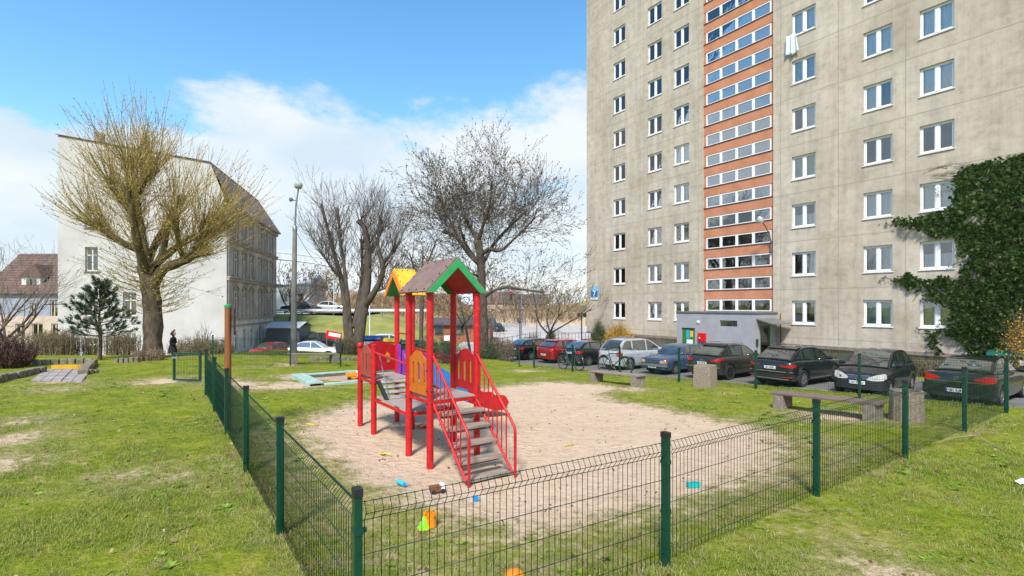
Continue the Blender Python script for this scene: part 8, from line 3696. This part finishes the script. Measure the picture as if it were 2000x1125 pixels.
# litter and a dry branch on the near lawn
x, y = ground_at(1996, 947)
b = MB()
b.add([(-0.06, -0.04, 0.0), (0.07, -0.03, 0.03), (0.05, 0.05, 0.05), (-0.05, 0.04, 0.015), (0.0, 0.0, 0.06)], [(0, 1, 4), (1, 2, 4), (2, 3, 4), (3, 0, 4)])
o = b.build('paper_scrap', 'paper_white')
o.modifiers.new('thickness', 'SOLIDIFY').thickness = 0.003
o.location = (x, y, G(x, y) + 0.02)
tag(o, 'crumpled white paper scrap on the grass at the right edge', 'litter')
x, y = ground_at(1957, 880)
b = MB()
b.tube([(0, 0, 0.02), (-0.05, 0.25, 0.10), (0.05, 0.5, 0.16), (0.35, 0.75, 0.14), (0.8, 0.9, 0.06)], [0.005, 0.009, 0.011, 0.009, 0.004], 7)
b.tube([(0.0, 0.4, 0.13), (-0.4, 0.35, 0.10), (-0.9, 0.2, 0.05)], [0.010, 0.008, 0.004], 6)
o = b.build('dry_branch', 'dead_branch', None, True)
o.location = (x, y, G(x, y))
tag(o, 'curved dry branch lying in the grass at the far right of the fence', 'branch')

# ------------------------------------------------------------------ grass
rng = random.Random(3)
nrng = np.random.default_rng(12)


def tuft(name, nbl, h0, h1, spread, wid, matname, lean=0.5, seed=0):
    rg = random.Random(seed)
    vs, fs = [], []
    for i in range(nbl):
        a = rg.uniform(0, 2 * math.pi)
        r_ = spread * math.sqrt(rg.random())
        p = Vector((math.cos(a) * r_, math.sin(a) * r_, -0.01))
        h = rg.uniform(h0, h1)
        b_ = rg.uniform(0, 2 * math.pi)
        l_ = rg.uniform(0.1, lean) * h
        d = Vector((math.cos(b_) * l_, math.sin(b_) * l_, 0))
        s_ = Vector((-math.sin(b_), math.cos(b_), 0)) * wid * rg.uniform(0.6, 1.2)
        o_ = len(vs)
        vs += [p - s_, p + s_, p + d * 0.35 + Vector((0, 0, h * 0.6)) + s_ * 0.8, p + d * 0.35 + Vector((0, 0, h * 0.6)) - s_ * 0.8, p + d + Vector((0, 0, h * 0.95))]
        fs += [(o_, o_ + 1, o_ + 2, o_ + 3), (o_ + 3, o_ + 2, o_ + 4)]
    me = bpy.data.meshes.new(name)
    me.from_pydata([tuple(v) for v in vs], [], fs)
    me.materials.append(MATS[matname])
    return me


def weed(name, n, r, matname, seed):
    rg = random.Random(seed)
    vs, fs = [], []
    for i in range(n):
        a = 2 * math.pi * i / n + rg.uniform(-0.3, 0.3)
        L = r * rg.uniform(0.6, 1.1)
        e = rg.uniform(0.15, 0.8)
        d = Vector((math.cos(a), math.sin(a), e)).normalized()
        s_ = Vector((-math.sin(a), math.cos(a), 0)) * L * 0.24
        o_ = len(vs)
        vs += [Vector((0, 0, 0)), d * L * 0.45 + s_, d * L - Vector((0, 0, L * 0.2)), d * L * 0.45 - s_]
        fs.append((o_, o_ + 1, o_ + 2, o_ + 3))
    me = bpy.data.meshes.new(name)
    me.from_pydata([tuple(v) for v in vs], [], fs)
    me.materials.append(MATS[matname])
    return me


def scatter(name, label, meshes, pts, smin, smax):
    """one object of instanced tufts: points mesh + geometry nodes, random turn and size"""
    me = bpy.data.meshes.new(name)
    me.from_pydata(pts, [], [])
    o = bpy.data.objects.new(name, me)
    col.objects.link(o)
    cl = bpy.data.collections.new(name + '_shapes')
    for q in meshes:
        t = bpy.data.objects.new(q.name, q)
        cl.objects.link(t)
    ng = bpy.data.node_groups.new(name, 'GeometryNodeTree')
    ng.interface.new_socket('Geometry', in_out='INPUT', socket_type='NodeSocketGeometry')
    ng.interface.new_socket('Geometry', in_out='OUTPUT', socket_type='NodeSocketGeometry')
    N_ = ng.nodes
    gi, go = N_.new('NodeGroupInput'), N_.new('NodeGroupOutput')
    ip = N_.new('GeometryNodeInstanceOnPoints')
    ci = N_.new('GeometryNodeCollectionInfo')
    ci.inputs['Collection'].default_value = cl
    ci.inputs['Separate Children'].default_value = True
    ci.inputs['Reset Children'].default_value = True
    ip.inputs['Pick Instance'].default_value = True
    rr = N_.new('FunctionNodeRandomValue')
    rr.data_type = 'FLOAT_VECTOR'
    rr.inputs[0].default_value = (-0.18, -0.18, 0)
    rr.inputs[1].default_value = (0.18, 0.18, 6.283)
    rs = N_.new('FunctionNodeRandomValue')
    rs.data_type = 'FLOAT'
    rs.inputs[2].default_value = smin
    rs.inputs[3].default_value = smax
    ng.links.new(gi.outputs[0], ip.inputs['Points'])
    ng.links.new(ci.outputs[0], ip.inputs['Instance'])
    ng.links.new(rr.outputs[0], ip.inputs['Rotation'])
    ng.links.new(rs.outputs[1], ip.inputs['Scale'])
    ng.links.new(ip.outputs[0], go.inputs[0])
    md = o.modifiers.new('scatter', 'NODES')
    md.node_group = ng
    tag(o, label, None, None, 'stuff')
    return o


def field(n, y0, y1, wide=1.15, xmax=22):
    y = np.sqrt(nrng.uniform(y0 ** 2, y1 ** 2, n))
    x = nrng.uniform(-wide, wide, n) * y
    ok = np.abs(x) < xmax
    return x[ok], y[ok]


def patchy(x, y, s, o_):
    return np.array([mnoise.noise((float(a) * s, float(b) * s, o_)) for a, b in zip(x, y)])


def gheight(x, y):
    sd_ = sand_sd(x, y)
    return gz(x, y) - np.clip(sd_ + 0.2, 0, 0.8) * 0.045, sd_


SANDBOX_BOX = (su0 - 0.1, su1 + 0.1, sv0 - 0.1, sv1 + 0.1)


def keep_out(x, y):
    u = UX * x + UY * y
    v = VX * x + VY * y
    m_ = (u > SANDBOX_BOX[0]) & (u < SANDBOX_BOX[1]) & (v > SANDBOX_BOX[2]) & (v < SANDBOX_BOX[3])
    m_ |= v > 18.6
    # the paved path
    pa = np.array([(p.x, p.y) for p in (A_, B_, C_, D_)])
    inside = np.zeros(x.shape, bool)
    for i in range(4):
        ax, ay = pa[i]
        bx, by = pa[(i + 1) % 4]
        inside ^= ((ay > y) != (by > y)) & (x < (bx - ax) * (y - ay) / (by - ay + 1e-9) + ax)
    return m_ | inside


grass_pts, straw_pts, weed_pts = [], [], []


def inside_pg(x, y):
    u, v = uv(x, y)
    return 1.0 if 2.9 < u < 9 and 0.9 < v < 9.5 else 0.0


for n, y0, y1 in ((22000, 3.2, 6.0), (26000, 6.0, 10.0), (26000, 10.0, 17.0), (20000, 17.0, 29.0)):
    x, y = field(n, y0, y1)
    z, sd_ = gheight(x, y)
    nz1 = patchy(x, y, 0.8, 1.0)
    nz2 = patchy(x, y, 3.1, 5.0)
    prob = np.clip(0.72 + 1.0 * nz1 + 0.9 * nz2, 0.08, 1) * np.clip(0.5 - (sd_ + 0.5 * nz2 + 0.35 * nz1) * 1.4, 0.004, 1)
    uu, vv = UX * x + UY * y, VX * x + VY * y
    prob = prob * np.where((uu > 2.95) & (uu < 10) & (vv > 1.0) & (vv < 9.5), 0.5, 1.0)
    ok = (nrng.random(len(x)) < prob) & ~keep_out(x, y)
    for a, b_, c_, s_ in zip(x[ok], y[ok], z[ok], nz1[ok] + 0.6 * nz2[ok]):
        (grass_pts if (s_ > -0.3 and nrng.random() < (0.93 if inside_pg(a, b_) < 0.5 else 0.62)) or nrng.random() < 0.3 else straw_pts).append((float(a), float(b_), float(c_)))
# dry straw litter along the foot of the fences and on the sand rim
for P_ in (front_pts, left_pts, right_pts):
    for (x0, y0), (x1, y1) in zip(P_, P_[1:]):
        L = math.hypot(x1 - x0, y1 - y0)
        for k in range(int(L * 60)):
            t = rng.random()
            off = rng.gauss(0.0, 0.16)
            X = x0 + (x1 - x0) * t - (y1 - y0) / L * off
            Yv = y0 + (y1 - y0) * t + (x1 - x0) / L * off
            (straw_pts if rng.random() < 0.5 else grass_pts).append((X, Yv, G(X, Yv)))
x, y = field(5200, 3.6, 15)
z, sd_ = gheight(x, y)
nz = patchy(x, y, 0.9, 9.0)
ok = (nz > 0.10) & (sd_ < -0.3) & ~keep_out(x, y)
weed_pts = [(float(a), float(b_), float(c_)) for a, b_, c_ in zip(x[ok], y[ok], z[ok])]
gm = [tuft('grass_tuft_a', 16, 0.012, 0.036, 0.06, 0.0022, 'grass_blade', 1.4, 1), tuft('grass_tuft_b', 20, 0.015, 0.048, 0.06, 0.002, 'grass_blade', 1.5, 2), tuft('grass_tuft_c', 13, 0.01, 0.03, 0.065, 0.0026, 'grass_blade', 1.6, 3),
      tuft('grass_tuft_d', 16, 0.012, 0.045, 0.06, 0.0024, 'weed', 1.3, 4)]
sm_ = [tuft('straw_tuft_a', 14, 0.015, 0.05, 0.06, 0.0018, 'straw', 2.2, 5), tuft('straw_tuft_b', 12, 0.02, 0.06, 0.07, 0.0018, 'straw', 2.4, 6)]
wm = [weed('weed_leaf_a', 7, 0.06, 'weed', 1), weed('weed_leaf_b', 9, 0.08, 'weed', 2), weed('weed_leaf_c', 6, 0.05, 'weed', 3)]
scatter('lawn_grass', 'short patchy spring grass covering the lawn', gm, grass_pts, 0.7, 1.35)
scatter('dry_straw', 'dry straw and dead grass among the lawn', sm_, straw_pts, 0.7, 1.5)
scatter('lawn_weeds', 'broad leaved weeds scattered in the lawn', wm, weed_pts, 0.5, 1.3)
# taller tufts at the fence feet and the bench
tall = []
for P_ in (front_pts, left_pts, right_pts, back_pts):
    for (x0, y0), (x1, y1) in zip(P_, P_[1:]):
        L = math.hypot(x1 - x0, y1 - y0)
        for k in range(int(L * 7)):
            t = rng.random()
            off = rng.gauss(0.0, 0.10)
            X = x0 + (x1 - x0) * t - (y1 - y0) / L * off
            Yv = y0 + (y1 - y0) * t + (x1 - x0) / L * off
            if mnoise.noise((X * 0.9, Yv * 0.9, 2.0)) > -0.05:
                tall.append((X, Yv, G(X, Yv)))
tm = [tuft('tall_tuft_a', 26, 0.06, 0.16, 0.06, 0.0026, 'weed', 0.8, 11), tuft('tall_tuft_b', 22, 0.05, 0.14, 0.06, 0.0026, 'grass_blade', 0.9, 12)]
scatter('fence_grass', 'taller uncut grass growing along the fences', tm, tall, 0.6, 1.3)
# light litter of old leaves and pebbles on the sand
db = Leaves(55)
x, y = field(1500, 4.2, 15, 0.85)
z, sd_ = gheight(x, y)
for a, b_, c_, s_ in zip(x, y, z, sd_):
    if (s_ > -0.6 and rng.random() < 0.45) or rng.random() < 0.12:
        db.leaf(Vector((a, b_, c_ + 0.012)), rng.uniform(0.012, 0.04), Vector((rng.gauss(0, 1), rng.gauss(0, 1), 0.05)), 0.6)
o = db.build('leaf_litter', 'dead_leaf', None)
x, y = field(2600, 3.6, 14, 1.1)
lt = Leaves(56)
for a, b_ in zip(x, y):
    if mnoise.noise((a * 0.7, b_ * 0.7, 21.0)) > -0.1:
        lt.leaf(Vector((a, b_, G(a, b_) + rng.uniform(0.015, 0.04))), rng.uniform(0.02, 0.06), Vector((rng.gauss(0, 1), rng.gauss(0, 1), 0.1)), 0.65)
tag(lt.build('fallen_leaves', 'dead_leaf', None), 'old brown leaves lying in the lawn', None, None, 'stuff')
tag(o, 'tiny scraps of old leaves on the sand', None, None, 'stuff')
